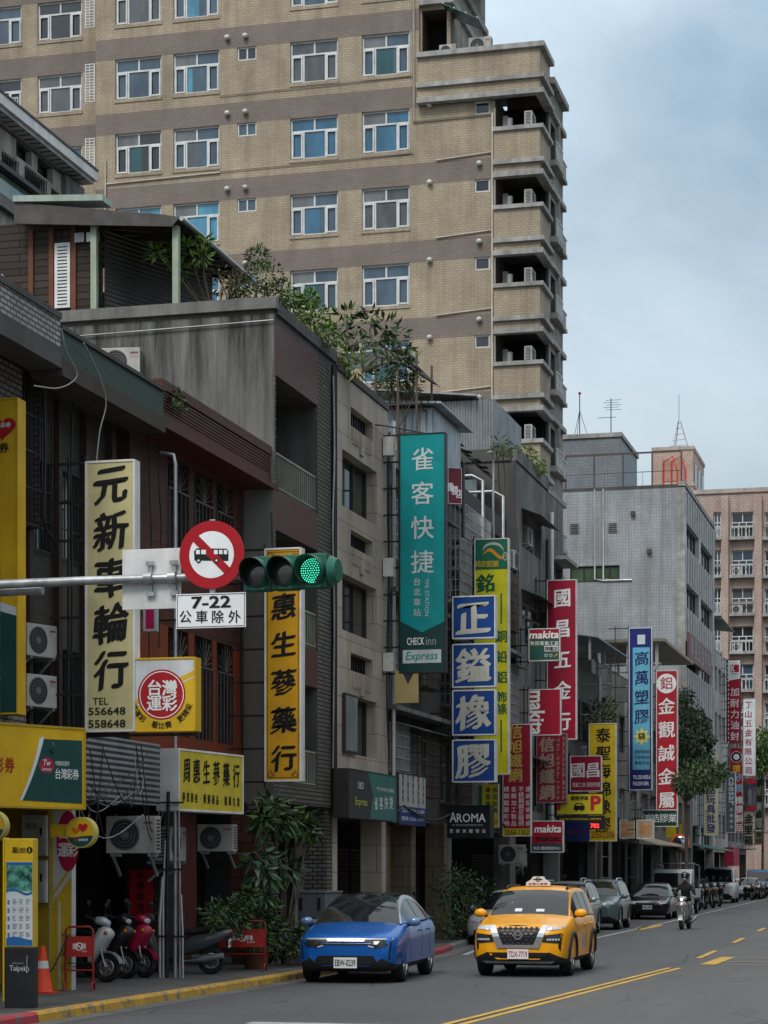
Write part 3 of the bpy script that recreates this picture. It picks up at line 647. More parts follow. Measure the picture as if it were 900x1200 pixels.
for q in ((523, 537, 594, 662), (540, 554, 606, 672)): cage(rG, FG, hx(FG, *q), ALU, .5)
# ---- I, J: lower buildings in front of the pale tiled office block
rI = thing('low_shophouse', 'low dark shophouse with a pale blue tin awning roof behind the red hardware sign', 'building', (-13.0, yH, 0), group='shophouses along the street')
FI = FXp(-13.0); hI = [(yH + .6 + k * 2.3, yH + 2.3 + k * 2.3, z, z + 1.5) for k in range(5) for z in (3.8, 6.6)]
mass(rI, yH + .02, 84.5, -13.0, -22, 3.0, 9.3, CONCD, hI, side=CONCD, depth=.3)
for i, h in enumerate(hI): window(rI, FI, h, [BFRAME, ALU][i % 2], [PDARK, PGREY][i % 2], .3, 3, .7, grille=DARK if i % 3 else None)
mb = MB(rI.location); TIN = CORR('pale_blue_tin', (.36, .42, .45), .15, .35, .45, .4, 'H')
mb.obox((-12.0, 77, 10.15), (-4.5, 0, .75), (0, 7.4, 0), (0, 0, .05), TIN)
for x in (-12.3, -15.8):
    for y in (77.2, 80.6, 84.2): mb.box(x - .04, y - .04, 9.38, x + .04, y + .04, 10.2 + (-12.0 - x) * .166, GALV)
mb.build('tin_awning', rI)
ground_floor(rI, yH, 84.5, -13.0, 3.0, CONC, back=3, pw=.4, shutter=CORR('old_shutter', (.05, .05, .055)))
rJ = thing('low_shophouse', 'low old shophouse with a railed rooftop balcony beside the street trees', 'building', (-13.4, 84.5, 0), group='shophouses along the street')
FJ = FXp(-13.4); hJ = [(85.2 + k * 3.4, 87.6 + k * 3.4, z, z + 1.6) for k in range(10) for z in (3.8, 6.9)]
mass(rJ, 84.52, 119.5, -13.4, -24, 3.1, 10.1, M('old_render', (.22, .21, .19), .85, dirt=.7, bmp=.2), hJ, side=CONC, depth=.25)
for i, h in enumerate(hJ): window(rJ, FJ, h, [ALU, BFRAME][i % 2], [PGREY, PDARK, PSKY][i % 3], .25, 3, .7)
mb = MB(rJ.location); mb.box(-21, 106, 10.2, -13.6, 118, 10.9, M('old_render', (.22, .21, .19))); mb.box(-21, 105.6, 12.95, -13.2, 118.2, 13.1, M('beige_roof', (.38, .34, .27), .7, dirt=.4))
for i in range(6): mb.box(-20.7 + i * 1.4, 106, 10.9, -20.55 + i * 1.4, 106.12, 12.95, WHITE)
mb.build('roof_room', rJ)
railing(rJ, FYp(105.9), -20.8, -13.4, 10.9, 11.9, .02, WHITE, .25)
ground_floor(rJ, 84.5, 119.5, -13.4, 3.1, CONC, back=3.5, pw=.5)
for y in (92, 99, 106, 113): mb = MB(rJ.location); mb.box(-13.9, y, .13, -13.41, y + .4, 3.1, CONC); mb.build('pillar', rJ)
# ---- K: pale tiled office block
PT = TILE('pale_blue_tile', (.40, .43, .455), (.345, .375, .40), (.285, .305, .325), .17, .17, .018, .5, .4, .1, offset=0, tint=(.12, .12, .115))
PTD = TILE('grey_blue_tile', (.25, .275, .30), (.21, .235, .26), (.17, .185, .20), .17, .17, .018, .4, .4, .1, offset=0, tint=(.1, .1, .1))
XK = -14.0; pk = onX(802, 571, XK); qk = onX(837, 626, XK); yK0, yK1, zK = pk.y, qk.y, pk.z
lK = onY(640, 600, yK0).x
rK = thing('office_block', 'pale blue tiled office block with bands of dark windows on its street side', 'building', (XK, yK0, 0))
FK = FXp(XK); FKf = FYp(yK0); hK = []
for i in range(6):
    zt = zK - 1.75 - i * 3.35
    for a, b in ((.06, .46), (.52, .95)): hK.append((yK0 + (yK1 - yK0) * a, yK0 + (yK1 - yK0) * b, zt - 1.35, zt))
sK = [(*[FKf.px(u, 700)[0] for u in (668, 726)], FKf.px(700, 682)[1], FKf.px(700, 663)[1])]
MULW = M('mullion_panel', (.48, .50, .50), .4, dirt=.35)
mass(rK, yK0, yK1, XK, lK, 3.2, zK, MULW, hK, side=PT, depth=.3, sideholes=sK)
for h in hK: window(rK, FK, h, BFRAME, PDARK, .3, 4, fw=.07)
window(rK, FKf, sK[0], BFRAME, GLASS('green_pane', (.05, .09, .055)), .14, 3, sash=(.28, .8), fw=.08)
mb = MB(rK.location); n = 26
for k in range(6):
    mb.cut()
    for i in range(n + 1): u = yK0 + (yK1 - yK0) * i / n; FK.box(mb, u - .04, u + .04, zK - 1.75 - k * 3.35 + .05, zK - .1 - k * 3.35 if k == 0 else zK - 1.75 - (k - 1) * 3.35 - 1.4, .003, .06, WFRAME if i % 2 else GALV)
mb.build_each('spandrel_mullion', rK)
mb = MB(rK.location); mb.box(lK, yK0 + .02, zK + .082, XK - .15, yK0 + .2, zK + .2, CONCD); mb.box(XK - .35, yK0 - .05, zK + .083, XK + .06, yK1, zK + .35, LEDGE); mb.box(XK - .4, yK0 - .06, 3.0, XK + .05, yK0 - .01, zK, LEDGE); mb.build('parapet', rK)
railing(rK, FYp(yK0 + .3), FKf.px(662, 560)[0], FKf.px(798, 560)[0], zK + .1, zK + .98, 0, M('rail_brown', (.10, .07, .07), .5), 2.0)
mb = MB(rK.location); x0_, x1_ = FKf.px(662, 560)[0], FKf.px(798, 560)[0]; F_ = FYp(yK0 + .25)
for i in range(5): u = x0_ + (x1_ - x0_) * i / 4; F_.box(mb, u - .04, u + .04, zK + .2, zK + 2.0, 0, .08, M('rail_brown', (.10, .07, .07)))
F_.box(mb, x0_, x1_, zK + 2.0, zK + 2.09, 0, .08, M('rail_brown', (.10, .07, .07))); mb.build('roof_rail', rK)
def pxr(F, u0, u1, vt, vb): return F.px(u0, vt)[0], F.px(u1, vt)[0], F.px(u0, vb)[1], F.px(u0, vt)[1]
Fp = FYp(yK0 + 5); a, b, c, e = pxr(Fp, 640, 727, 516, 575)
mb = MB(rK.location); mb.box(a, yK0 + 5, zK + .09, b, yK0 + 12, e, PTD); mb.box(a - .1, yK0 + 4.9, e, b + .1, yK0 + 12.1, e + .25, LEDGE); mb.build('penthouse', rK)
mb = MB(rK.location)
for u, zz in ((663, 0), (714, 0)):
    x = FKf.px(u, 560)[0]
for x, d in ((FKf.px(697, 600)[0], -.05), (FKf.px(707, 600)[0], -.05)): mb.tube([(x, yK0 + d, zK + .1), (x, yK0 + d, zK - 4.9), (x + .5, yK0 + d, zK - 5.0), (x + 1.6, yK0 + d, zK - 5.0)], .05, ALU, 8)
mb.build('downpipe', rK)
mb = MB(rK.location)
for u, v in ((673, 619), (718, 618)):
    x, z = FKf.px(u, v); FKf.box(mb, x - .25, x + .25, z - .28, z + .28, .01, .06, GALV)
    for k in range(5): FKf.box(mb, x - .22, x + .22, z - .24 + k * .1, z - .19 + k * .1, .061, .075, DARK)
mb.build('vent_louvre', rK)
mb = MB(rK.location)
ctx = [FKf.px(u, v) for u, v in ((742, 602), (761, 646))]
for x, z in ctx: FKf.box(mb, x - .12, x + .12, z - .12, z + .12, .01, .2, CONCD)
mb.build('spout', rK)
ground_floor(rK, yK0, yK1, XK, 3.2, LEDGE, back=3, pw=.5)
# antennas on the penthouse
for nm, u, lab in (('antenna', 676, 'thin aerial mast with a red tip on the grey rooftop room'), ('antenna', 713, 'rake shaped aerial on the right corner of the grey rooftop room')):
    x = Fp.px(u, 500)[0] + .0; z0 = e + .25; r = thing(nm, lab, 'aerial', (x, yK0 + 6, z0), group='rooftop aerials'); mb = MB(); H = 2.6 if u < 700 else 2.2
    mb.tube([(0, 0, 0), (0, 0, H)], .03, DARK, 6)
    if u < 700:
        for k in range(3): t = k * 2.1; mb.tube([(.5 * cos(t), .5 * sin(t), 0), (0, 0, 1.6)], .018, DARK, 4)
        mb.sphere((0, 0, H), .09, M('red_lamp', (.5, .03, .03)))
    else:
        for k in range(5): mb.tube([(-.45, .0, H - .1 - k * .14), (.45, 0, H - .1 - k * .14)] if k % 2 else [(-.3, 0, H - .1 - k * .14), (.6, 0, H - .1 - k * .14)], .015, DARK, 4)
        mb.tube([(-.8, 0, 1.1), (.3, 0, 1.1)], .02, DARK, 4)
    mb.build('mast', r)
# ---- L: white narrow building and the next one with a green tin roof
rL = thing('narrow_building', 'narrow white building beyond the office block, behind the red oil seal sign', 'building', (-14.6, yK1, 0))
FL = FXp(-14.6); hL = [(yK1 + .8 + k * 2.6, yK1 + 2.6 + k * 2.6, z, z + 1.6) for k in range(5) for z in (4, 7.3, 10.6, 13.6)]
mass(rL, yK1 + .02, yK1 + 15, -14.6, -26, 3.1, 16.2, M('white_render', (.5, .5, .49), .8, dirt=.45), hL, depth=.25)
for i, h in enumerate(hL): window(rL, FL, h, ALU, [PDARK, PGREY][i % 2], .25, 2, .7)
mb = MB(rL.location); mb.obox((-13.6, yK1 + 1, 17.6), (-6, 0, .8), (0, 8, 0), (0, 0, .08), M('green_tin', (.08, .16, .13), .5, .3, dirt=.4)); mb.box(-18, yK1 + 1.5, 16.29, -14.9, yK1 + 8, 17.6, DARK); mb.build('roof_shed', rL)
ground_floor(rL, yK1, yK1 + 15, -14.6, 3.1, CONC, back=3)
yM = yK1 + 15
rM = thing('far_shophouse', 'grey far shophouse with a shallow balcony beyond the white narrow building', 'building', (-15.2, yM, 0))
FM = FXp(-15.2); hM = [(yM + .8 + k * 2.8, yM + 2.8 + k * 2.8, z, z + 1.6) for k in range(7) for z in (4, 7.2, 10.2)]
mass(rM, yM + .02, yM + 21, -15.2, -26, 3.1, 12.6, M('grey_render', (.3, .29, .28), .85, dirt=.5), hM, depth=.25)
for i, h in enumerate(hM): window(rM, FM, h, ALU, [PGREY, PDARK][i % 2], .25, 2, .7)
mb = MB(rM.location)
for z in (3.5, 6.7, 9.7): mb.box(-15.19, yM + .1, z, -14.4, yM + 20.9, z + .15, LEDGE)
mb.build('balcony', rM)
ground_floor(rM, yM, yM + 21, -15.2, 3.1, CONC, back=3)
# ---- pink apartment block at the end of the street
PINK = TILE('pink_tile', (.51, .39, .335), (.46, .355, .305), (.30, .22, .18), .4, .2, .02, .35, .6, .05, tint=(.18, .11, .085))
YP = 186.0; FP = FYp(YP); xl, xr = FP.px(700, 700)[0], FP.px(985, 700)[0]; zP = FP.px(850, 578)[1]
rP = thing('apartment_block', 'pink tiled apartment block with boxed windows at the far end of the street', 'building', (xr, YP, 0))
cols = [(836, 845, 0), (857, 883, 1), (896, 924, 1), (800, 820, 1)]; hP = []
rows = [(611, 641), (634, 656), (672, 690), (716, 745)]
for cu0, cu1, k in cols:
    for i in range(8):
        zt = FP.px(cu0, 592)[1] - .6 - i * 3.2; a, b = FP.px(cu0, 650)[0], FP.px(cu1, 650)[0]; hP.append((a, b, zt - 2.15, zt))
mb = MB(rP.location); FP.wall(mb, xl, xr, 0, zP, hP, PINK, .3); mb.quad((xr, YP, 0), (xr, YP + 14, 0), (xr, YP + 14, zP), (xr, YP, zP), PINK); mb.quad((xl, YP + 14, 0), (xl, YP, 0), (xl, YP, zP), (xl, YP + 14, zP), PINK); mb.quad((xr, YP + 14, 0), (xl, YP + 14, 0), (xl, YP + 14, zP), (xr, YP + 14, zP), PINK); mb.build('wall', rP)
mb = MB(rP.location); mb.box(xl - .1, YP - .15, zP, xr + .1, YP + 14, zP + .35, M('pale_coping', (.42, .36, .32), .8, dirt=.4)); mb.build('roof', rP)
mb = MB(rP.location)
for i in range(9): z = zP - 3.0 - i * 3.2; FP.box(mb, xl, xr, z, z + .22, .003, .05, M('grey_band', (.28, .27, .27), .8, dirt=.3))
for cu in (850, 889): x = FP.px(cu, 600)[0]; FP.box(mb, x - .3, x + .3, 0, zP - .3, .06, .5, PINK)
mb.build('bands', rP)
for i, h in enumerate(hP):
    w = window(rP, FP, h, WFRAME, [PSKY, PGREY, PDARK][(i * 7) % 3], .3, 3 if h[1] - h[0] > 1.2 else 2, .6, fw=.08)
    mb = MB(rP.location); FP.box(mb, h[0] - .12, h[1] + .12, h[2] - .25, h[2], .07, .6, LEDGE)
    if i % 3 != 1:
        for k in range(7): x = h[0] + (h[1] - h[0]) * k / 6; FP.box(mb, x - .02, x + .02, h[2], h[2] + .8, .52, .56, WFRAME)
        FP.box(mb, h[0], h[1], h[2] + .8, h[2] + .86, .5, .58, WFRAME)
    mb.build('sill', w)
P2 = FYp(YP + 6); a, b, c, e = pxr(P2, 765, 812, 526, 580)
mb = MB(rP.location); mb.box(a, YP + 6, zP + .36, b, YP + 15, e, PINK)
for k in range(3): FXp(b).box(mb, YP + 7 + k * 2.8, YP + 8.8 + k * 2.8, e - 3.2, e - 1.2, .003, .05, PDARK)
for z in (e - .2, e - 3.4): mb.box(a - .1, YP + 5.9, z, b + .1, YP + 15.1, z + .3, MATS['pale_coping'])
P2.box(mb, a + .8, b - .8, e - 2.9, e - 1.0, .003, .06, M('pink_inset', (.36, .22, .17), .8, dirt=.3)); mb.build('penthouse', rP)
r = thing('antenna', 'lattice aerial on top of the pink rooftop room', 'aerial', ((a + b) / 2 + .3, YP + 8, e + .1), group='rooftop aerials'); mb = MB()
for k in range(3): t = k * 2.1; mb.tube([(.9 * cos(t), .9 * sin(t), 0), (.12 * cos(t), .12 * sin(t), 2.6)], .05, GALV, 4)
mb.tube([(0, 0, 2.4), (0, 0, 5)], .035, GALV, 4)
for k in range(4): mb.tube([(.8 - k * .2, 0, .5 + k * .5), (-.8 + k * .2, .3, .5 + k * .5)], .03, GALV, 4)
mb.build('mast', r)
mb = MB(); x = b - 2.2; 
for d in (0, .7): mb.tube([(x + d, YP + 3, zP + .4), (x + d, YP + 3, zP + 3.4), (x + d + .8, YP + 3, zP + 3.9), (x + d + 1.2, YP + 3, zP + 2.6), (x + d + 1.2, YP + 3, zP + .4)], .09, M('red_pipe', (.45, .06, .04), .5), 6)
tag(mb.build('roof_ladder'), 'bright red rooftop ladder hoops in front of the pink rooftop room', 'ladder')
# ---- the tan tiled tower
TT = TILE('tan_tile', (.47, .39, .285), (.42, .345, .25), (.28, .23, .165), .24, .098, .011, .5, .6, .06, var=.2, tint=(.12, .10, .08))
TM = TILE('mauve_tile', (.25, .205, .18), (.225, .185, .163), (.165, .13, .112), .24, .098, .010, .22, .6, .1, tint=(.10, .085, .08))
YT = 85.9; FT = FYp(YT); xw = FT.px(580, 300)[0]; xq = FT.px(491, 300)[0]; xb1 = FT.px(634, 300)[0]; xs = FT.px(112, 300)[0]; XT0 = -44.0
PER = 3.12; ZT = [35.8 + PER * k for k in (1, 0, -1, -2, -3, -4, -5, -6)]          # window heads
rT = thing('tower_block', 'tall tan tiled tower block with mauve bands, white framed windows and stacked corner balconies', 'building', (xw, YT, 0))
def mT(u, z):
    k = (z - 32.66) % PER; return TM if k < .88 else TT
bk = sorted([32.66 + PER * k for k in range(-8, 4)] + [33.54 + PER * k for k in range(-8, 4)])
main = [(135, 189), (203, 257), (340, 396), (424, 480)]
hT = []; hTs = []
for zt in ZT:
    for a, b in main: hT.append((FT.px(a, 500)[0], FT.px(b, 500)[0], zt - 1.70, zt))
    hTs.append((FT.px(278, 500)[0], FT.px(300.5, 500)[0], zt - .55, zt))
    if zt < 34: hTs.append((FT.px(556, 500)[0], FT.px(574, 500)[0], zt - .05 - .45, zt + .02))
mb = MB(rT.location); ztop = 41.5
FT.wall(mb, xs, xq, 0, ztop, [h for h in hT + hTs if h[1] < xq], TT, .16, mT, [b for b in bk if 0 < b < ztop])
FT.wall(mb, xq, xw, 0, 34.4, [h for h in hTs if h[0] > xq], TT, .16, mT, [b for b in bk if 0 < b < 34.4])
# set-back left wing
F2 = FYp(YT + 1.0); h2 = []
for zt in ZT:
    for a, b in ((44, 96), (-30, 25)): h2.append((F2.px(a, 500)[0], F2.px(b, 500)[0], zt - 1.62, zt))
F2.wall(mb, XT0, xs, 0, ztop, h2, TT, .16, lambda u, z: mT(u, z + .0), [b for b in bk if 0 < b < ztop])
mb.quad((xs, YT, 0), (xs, YT + 1.0, 0), (xs, YT + 1.0, ztop), (xs, YT, ztop), TT) if 0 else mb.quad((xs, YT + 1, 0), (xs, YT, 0), (xs, YT, ztop), (xs, YT + 1, ztop), TT)
mb.quad((XT0, YT + 9, 0), (XT0, YT + 1, 0), (XT0, YT + 1, ztop), (XT0, YT + 9, ztop), TT)
mb.quad((xq, YT + 9, 0), (XT0, YT + 9, 0), (XT0, YT + 9, ztop), (xq, YT + 9, ztop), TT)
mb.quad((xq, YT, 34.4), (xq, YT + 9, 34.4), (xq, YT + 9, ztop), (xq, YT, ztop), TT)
mb.quad((XT0, YT, ztop), (xq, YT, ztop), (xq, YT + 9, ztop), (XT0, YT + 9, ztop), CONCD)
mb.build('wall', rT)
random.seed(3)
PAN = [PSKY, PSKY, PGREY, PBLUE, PDARK]
PBR = GLASS('bright_blue_pane', (.06, .24, .36)); row_mat = {0: [PGREY, PSKY, PSKY, PGREY], 1: [PSKY, PSKY, PGREY, PSKY], 2: [PDARK, PSKY, PBLUE, PBLUE], 3: [PBR, PBR, PSKY, PGREY], 4: [PSKY, PBLUE, PSKY, PSKY]}
def wframe(h, F, pm):
    w = window(rT, F, h, WFRAME, pm, .16, 3, .30 if False else .68, fw=.07, sash=(.27, .73)); a, b, c, e = h; D = -.16
    mb = MB(rT.location); zt = c + (e - c) * .68 - .05
    for u0, u1 in ((a + .06, a + (b - a) * .25), (a + (b - a) * .75, b - .06)):        # outer sashes stand proud
        F.box(mb, u0, u0 + .06, c + .06, zt, D + .061, D + .10, WFRAME); F.box(mb, u1 - .06, u1, c + .06, zt, D + .061, D + .10, WFRAME); F.box(mb, u0 + .06, u1 - .06, c + .06, c + .12, D + .061, D + .10, WFRAME); F.box(mb, u0 + .06, u1 - .06, zt - .06, zt, D + .061, D + .10, WFRAME); mb.cut()
    mb.build_each('sash', w)
    mb = MB(rT.location); k = random.random()
    CUR = M('pale_curtain', (.16, .20, .24), .5, var=.3, vscale=6); CU2 = M('teal_curtain', (.03, .17, .22), .5, var=.3, vscale=6)
    zt = c + (e - c) * .68
    if k < .7: F.box(mb, a + .08, a + (b - a) * .5, zt + .04, e - .06, D + .0121, D + .016, GLASS('frosted_pane', (.12, .13, .135), .25))
    if k < .5: F.box(mb, a + (b - a) * .3, a + (b - a) * (.3 + .4 * random.random()), c + .08, zt - .06, D + .0121, D + .016, [PBLUE, PGREY, PBR, PTEAL][int(k * 8)])
    if mb.f: mb.build('curtain', w)
    mb = MB(rT.location); F.box(mb, a - .03, b + .03, c - .14, c - .002, .001, .035, TT); mb.build('sill', w)
for i, h in enumerate(hT): wframe(h, FT, row_mat.get(i // 4, PAN)[i % 4])
for i, h in enumerate(h2): wframe(h, F2, [PDARK, PSKY, PGREY][i % 3])
for i, h in enumerate(hTs): window(rT, FT, h, WFRAME, PDARK if i % 2 else PSKY, .12, 2 if h[0] < xq else 1, fw=.06)
# vents (white cowls), pipes
mb = MB(rT.location)
CW = M('white_cowl', (.6, .59, .56), .4, dirt=.3)
for k, zt in enumerate(ZT):
    us = [FT.px(267, 500)[0], FT.px(288, 500)[0]]
    if zt < 33: us.append(FT.px(504, 500)[0]); us.append(FT.px(562, 500)[0])
    for j, u in enumerate(us):
        z = zt + (.42 if j < 2 else (.02 if j == 2 else .62)); mb.sphere((u, YT - .10, z), (.12, .14, .11), CW, 8, 6); mb.cyl((u, YT - .1, z - .02), (u, YT - .1, z - .1), .06, VOID, n=8); mb.cut()
mb.build_each('vent_cowl', rT)
PIP = M('cream_pipe', (.48, .43, .36), .5, dirt=.2)
mb = MB(rT.location)
u = FT.px(485, 500)[0]; ub = FT.px(577, 500)[0]; z = FT.px(485, 143)[1]
mb.tube([(u, YT - .06, ztop), (u, YT - .06, z), (ub, YT - .06, z + .05), (ub, YT - .06, 12)], .045, PIP, 6)
for zt in ZT[1:]:
    z = zt - PER + .9; mb.tube([(ub, YT - .05, z + .15), (ub - 2.3, YT - .05, z)], .03, PIP, 6)
    z2 = zt - 1.95; 
    if zt > 30: mb.tube([(FT.px(258, 500)[0], YT - .05, z2), (u, YT - .05, z2 + .1)], .018, M('thin_dark_pipe', (.22, .18, .14)), 5)
mb.tube([(FT.px(124, 500)[0], YT - .05, 31.6), (FT.px(124, 500)[0], YT - .05, 15)], .04, PIP, 6); mb.tube([(FT.px(124, 500)[0], YT - .05, 30.6), (FT.px(258, 500)[0], YT - .05, 30.7)], .03, PIP, 6)
mb.build('pipework', rT)
# corner balconies
led = .13
for k in range(12):
    zo = 32.62 - PER * k                                             # top of the opening
    if zo < 3: break
    zl = zo - 1.12
    mb = MB(rT.location)
    yb = YT + 2.0
    # parapet (front and side), three ledges
    mb.box(xw, YT - .25, zl - 1.33, xb1, YT - .10, zl - .16, TT); mb.box(xb1 - .15, YT - .10, zl - 1.33, xb1, yb, zl - .16, TT)
    for z0, z1, o_ in ((zl - .16, zl, .10), (zl - 1.5, zl - 1.33, .14), (zl - 2.0, zl - 1.80, .10)):
        mb.box(xw - .02, YT - .25 - o_, z0, xb1 + o_ + .05, YT - .02, z1, LEDGE); mb.box(xb1 - .2, YT - .02, z0, xb1 + o_ + .05, yb, z1, LEDGE)
    mb.box(xw, YT - .25, zl - 1.80, xb1, YT - .10, zl - 1.5, TT); mb.box(xb1 - .15, YT - .10, zl - 1.8, xb1, yb, zl - 1.5, TT)
    mb.box(xw + .01, YT - .10, zl - 1.79, xb1 - .15, yb, zl - 1.55, CONCD)                        # slab
    mb.build('balcony', rT)
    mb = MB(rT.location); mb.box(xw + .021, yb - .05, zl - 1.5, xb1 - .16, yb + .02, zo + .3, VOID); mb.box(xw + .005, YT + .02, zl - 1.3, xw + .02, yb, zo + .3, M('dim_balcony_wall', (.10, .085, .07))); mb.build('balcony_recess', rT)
    mb = MB(rT.location); mb.box(xw + .25, YT + .35, zl + .05, xw + .45, YT + .55, zl + .65, CONC); mb.cyl((xw + .55, YT + .3, zl), (xw + .55, YT + .3, zl + .5), .12, M('grey_drum', (.3, .3, .3)), n=10); mb.build('water_heater', rT)
# side block beyond the balconies (street side of the tower)
ye = YT + 5.4; XS = xb1 - .05; FTs = FXp(XS)
mb = MB(rT.location); hs = []
for k in range(11):
    zo = 32.5 - PER * k; hs.append((YT + 2.5, YT + 3.5, zo - 1.7, zo)); hs.append((YT + 4.05, YT + 4.75, zo - 1.6, zo - .1))
FTs.wall(mb, YT + 2.0, ye, 0, 33.9, hs, M('grey_side_render', (.27, .255, .225), .8, var=.2, dirt=.5), .5, rmat=CONCD)  # shade of the street side is put into this darker grey
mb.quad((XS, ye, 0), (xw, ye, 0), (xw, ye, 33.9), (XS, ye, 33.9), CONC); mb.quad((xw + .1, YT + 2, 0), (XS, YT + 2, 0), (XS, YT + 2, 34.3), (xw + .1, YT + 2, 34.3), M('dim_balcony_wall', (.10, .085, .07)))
mb.box(xq, YT + .02, 34.3, xb1 - .1, ye, 34.4, CONC)
mb.build('side_wall', rT)
for h in hs:
    mb = MB(rT.location); FTs.box(mb, h[0], h[1], h[2], h[3], -.5, -.46, PDARK); mb.build('pane', rT)
for k in range(11):
    zo = 32.5 - PER * k; mb = MB(rT.location)
    FTs.box(mb, YT + 2.3, YT + 3.75, zo - 1.85, zo - 1.62, .003, .32, LEDGE); FTs.box(mb, YT + 3.85, ye, zo - 1.75, zo - 1.6, .003, .2, LEDGE); FTs.box(mb, YT + 2.0, ye + .03, zo + .25, zo + .45, .002, .16, LEDGE)
    for i in range(8): u = YT + 2.35 + i * .19; FTs.box(mb, u, u + .03, zo - 1.62, zo - .95, .26, .30, WFRAME)
    FTs.box(mb, YT + 2.3, YT + 3.75, zo - .95, zo - .9, .25, .31, WFRAME)
    for i in range(6): u = YT + 3.9 + i * .25; FTs.box(mb, u, u + .03, zo - 1.6, zo - 1.0, .14, .18, WFRAME)
    FTs.box(mb, YT + 3.85, ye, zo - 1.0, zo - .95, .13, .19, WFRAME)
    FTs.box(mb, YT + 3.72, YT + 3.86, zo - 1.62, zo + .24, .004, .16, LEDGE)
    mb.build('side_balcony', rT)
# roof terrace parapet, upper storeys stepping back
mb = MB(rT.location)
mb.box(xq - .02, YT - .25, 33.52, xb1, YT - .001, 34.55, TT); mb.box(xb1 - .15, YT, 33.0, xb1, YT + 2.0, 34.55, TT)
for z0, z1, o_ in ((34.55, 34.75, .14), (33.34, 33.52, .12), (32.72, 32.92, .12)):
    if z0 > 32.5 or True: mb.box(xq - .02, YT - .26 - o_, z0, xb1 + o_ + .05, YT - .03, z1, LEDGE); mb.box(xb1 - .2, YT - .03, z0, xb1 + o_ + .05, YT + 2.0, z1, LEDGE)
mb.box(xq - .02, YT - .25, 32.92, xb1, YT - .001, 33.34, TT); mb.box(xb1 - .12, YT, 32.92, xb1 - .02, YT + 2, 33.34, TT)
mb.box(XS - .3, YT + 2.01, 33.9, XS + .25, ye + .1, 34.15, LEDGE)
mb.build('roof_parapet', rT)
mb = MB(rT.location); x2 = FT.px(527, 20)[0]
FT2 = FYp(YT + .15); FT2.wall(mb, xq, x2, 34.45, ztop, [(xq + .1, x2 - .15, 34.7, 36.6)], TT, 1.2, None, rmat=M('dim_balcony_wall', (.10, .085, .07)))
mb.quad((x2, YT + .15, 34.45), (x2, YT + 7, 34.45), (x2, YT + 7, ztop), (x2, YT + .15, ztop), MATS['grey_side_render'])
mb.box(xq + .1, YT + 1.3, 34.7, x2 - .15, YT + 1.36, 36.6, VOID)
for z0 in (36.75, 37.95): mb.box(xq + .02, YT - .12, z0, x2 + .15, YT + .149, z0 + .25, LEDGE); mb.box(x2 + .001, YT + .15, z0, x2 + .15, YT + 7, z0 + .25, LEDGE)
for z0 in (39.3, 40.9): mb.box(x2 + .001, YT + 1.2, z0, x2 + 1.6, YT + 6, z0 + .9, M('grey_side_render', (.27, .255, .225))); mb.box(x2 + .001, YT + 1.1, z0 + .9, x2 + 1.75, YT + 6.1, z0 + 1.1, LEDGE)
mb.build('upper_storey', rT)
mb = MB(rT.location); mb.obox((x2 - .2, YT - .5, 36.55), (1.5, 0, -.75), (0, 1.4, 0), (0, 0, .03), GLASS('green_awning_glass', (.05, .12, .09)))
for i in range(4): mb.obox((x2 - .2 + i * .47, YT - .51, 36.56 - i * .235), (.04, 0, 0), (0, 1.4, 0), (0, 0, .05), WFRAME)
mb.build('awning', rT)
# perforated white bird-cage grilles at the wing step
for k in range(0, 5):
    zt = ZT[k] - .1; mb = MB(rT.location); x = xs - .02
    a, b = x - .42, x + .0
    F2b = FYp(YT - .05)
    for u in (a, b - .03): F2b.box(mb, u, u + .04, zt - 1.6, zt, 0, .03, WFRAME)
    for j in range(14): z = zt - 1.6 + j * .12; F2b.box(mb, a + .04, b - .03, z, z + .035, 0, .03, WFRAME)
    F2b.box(mb, (a + b) / 2 - .015, (a + b) / 2 + .015, zt - 1.6, zt, .031, .05, WFRAME); mb.build('white_grille', rT)
mb = MB(rT.location)
for zt in (ZT[1], ZT[2]):
    z = zt - 1.62; a, b = h2[1][0], h2[1][1]
    for i in range(9): u = b - 1.0 + i * .12; F2.box(mb, u, u + .03, z, z + .65, .3, .33, WFRAME)
    for zz in (z, z + .3, z + .65): F2.box(mb, b - 1.0, b, zz, zz + .04, .29, .34, WFRAME)
mb.build('window_cage', rT)

# ---- concrete house with a sloping eave behind the rooftop shack
rU = thing('eave_house', 'pale concrete house with a white edged sloping eave behind the wooden rooftop shack', 'building', (-19.25, 40.5, 0)); FU = FXp(-19.25)
yU = 46.9
hU = [hx(FU, 2, 20, 178, 205), hx(FU, 29, 53, 195, 230), hx(FU, 19, 37, 162, 182), hx(FU, 44, 62, 180, 202), hx(FU, 60, 75, 220, 250)]
REN = M('stained_render', (.36, .34, .30), .85, var=.25, dirt=.55, bmp=.2)
mass(rU, 40.5, yU, -19.25, -26, 0, 17.5, REN, hU, depth=.2, side=CONC)
for i, h in enumerate(hU): window(rU, FU, h, DARK, PDARK, .2, 2, fw=.04, grille=DARK if i < 2 else None)
mb = MB(rU.location)
mb.box(-20.5, 40, 17.6, -18.92, yU, 17.68, M('eave_soffit', (.48, .48, .47), .7, dirt=.4)); mb.box(-18.95, 39.9, 17.681, -18.85, yU + .08, 17.9, WHITE); mb.box(-19.1, 39.9, 17.901, -18.83, yU + .08, 17.95, DARK)
for i in range(24): y = 40 + i * .28; mb.box(-19.2, y, 17.585, -18.95, y + .02, 17.599, DARK)
mb.build('eave', rU)
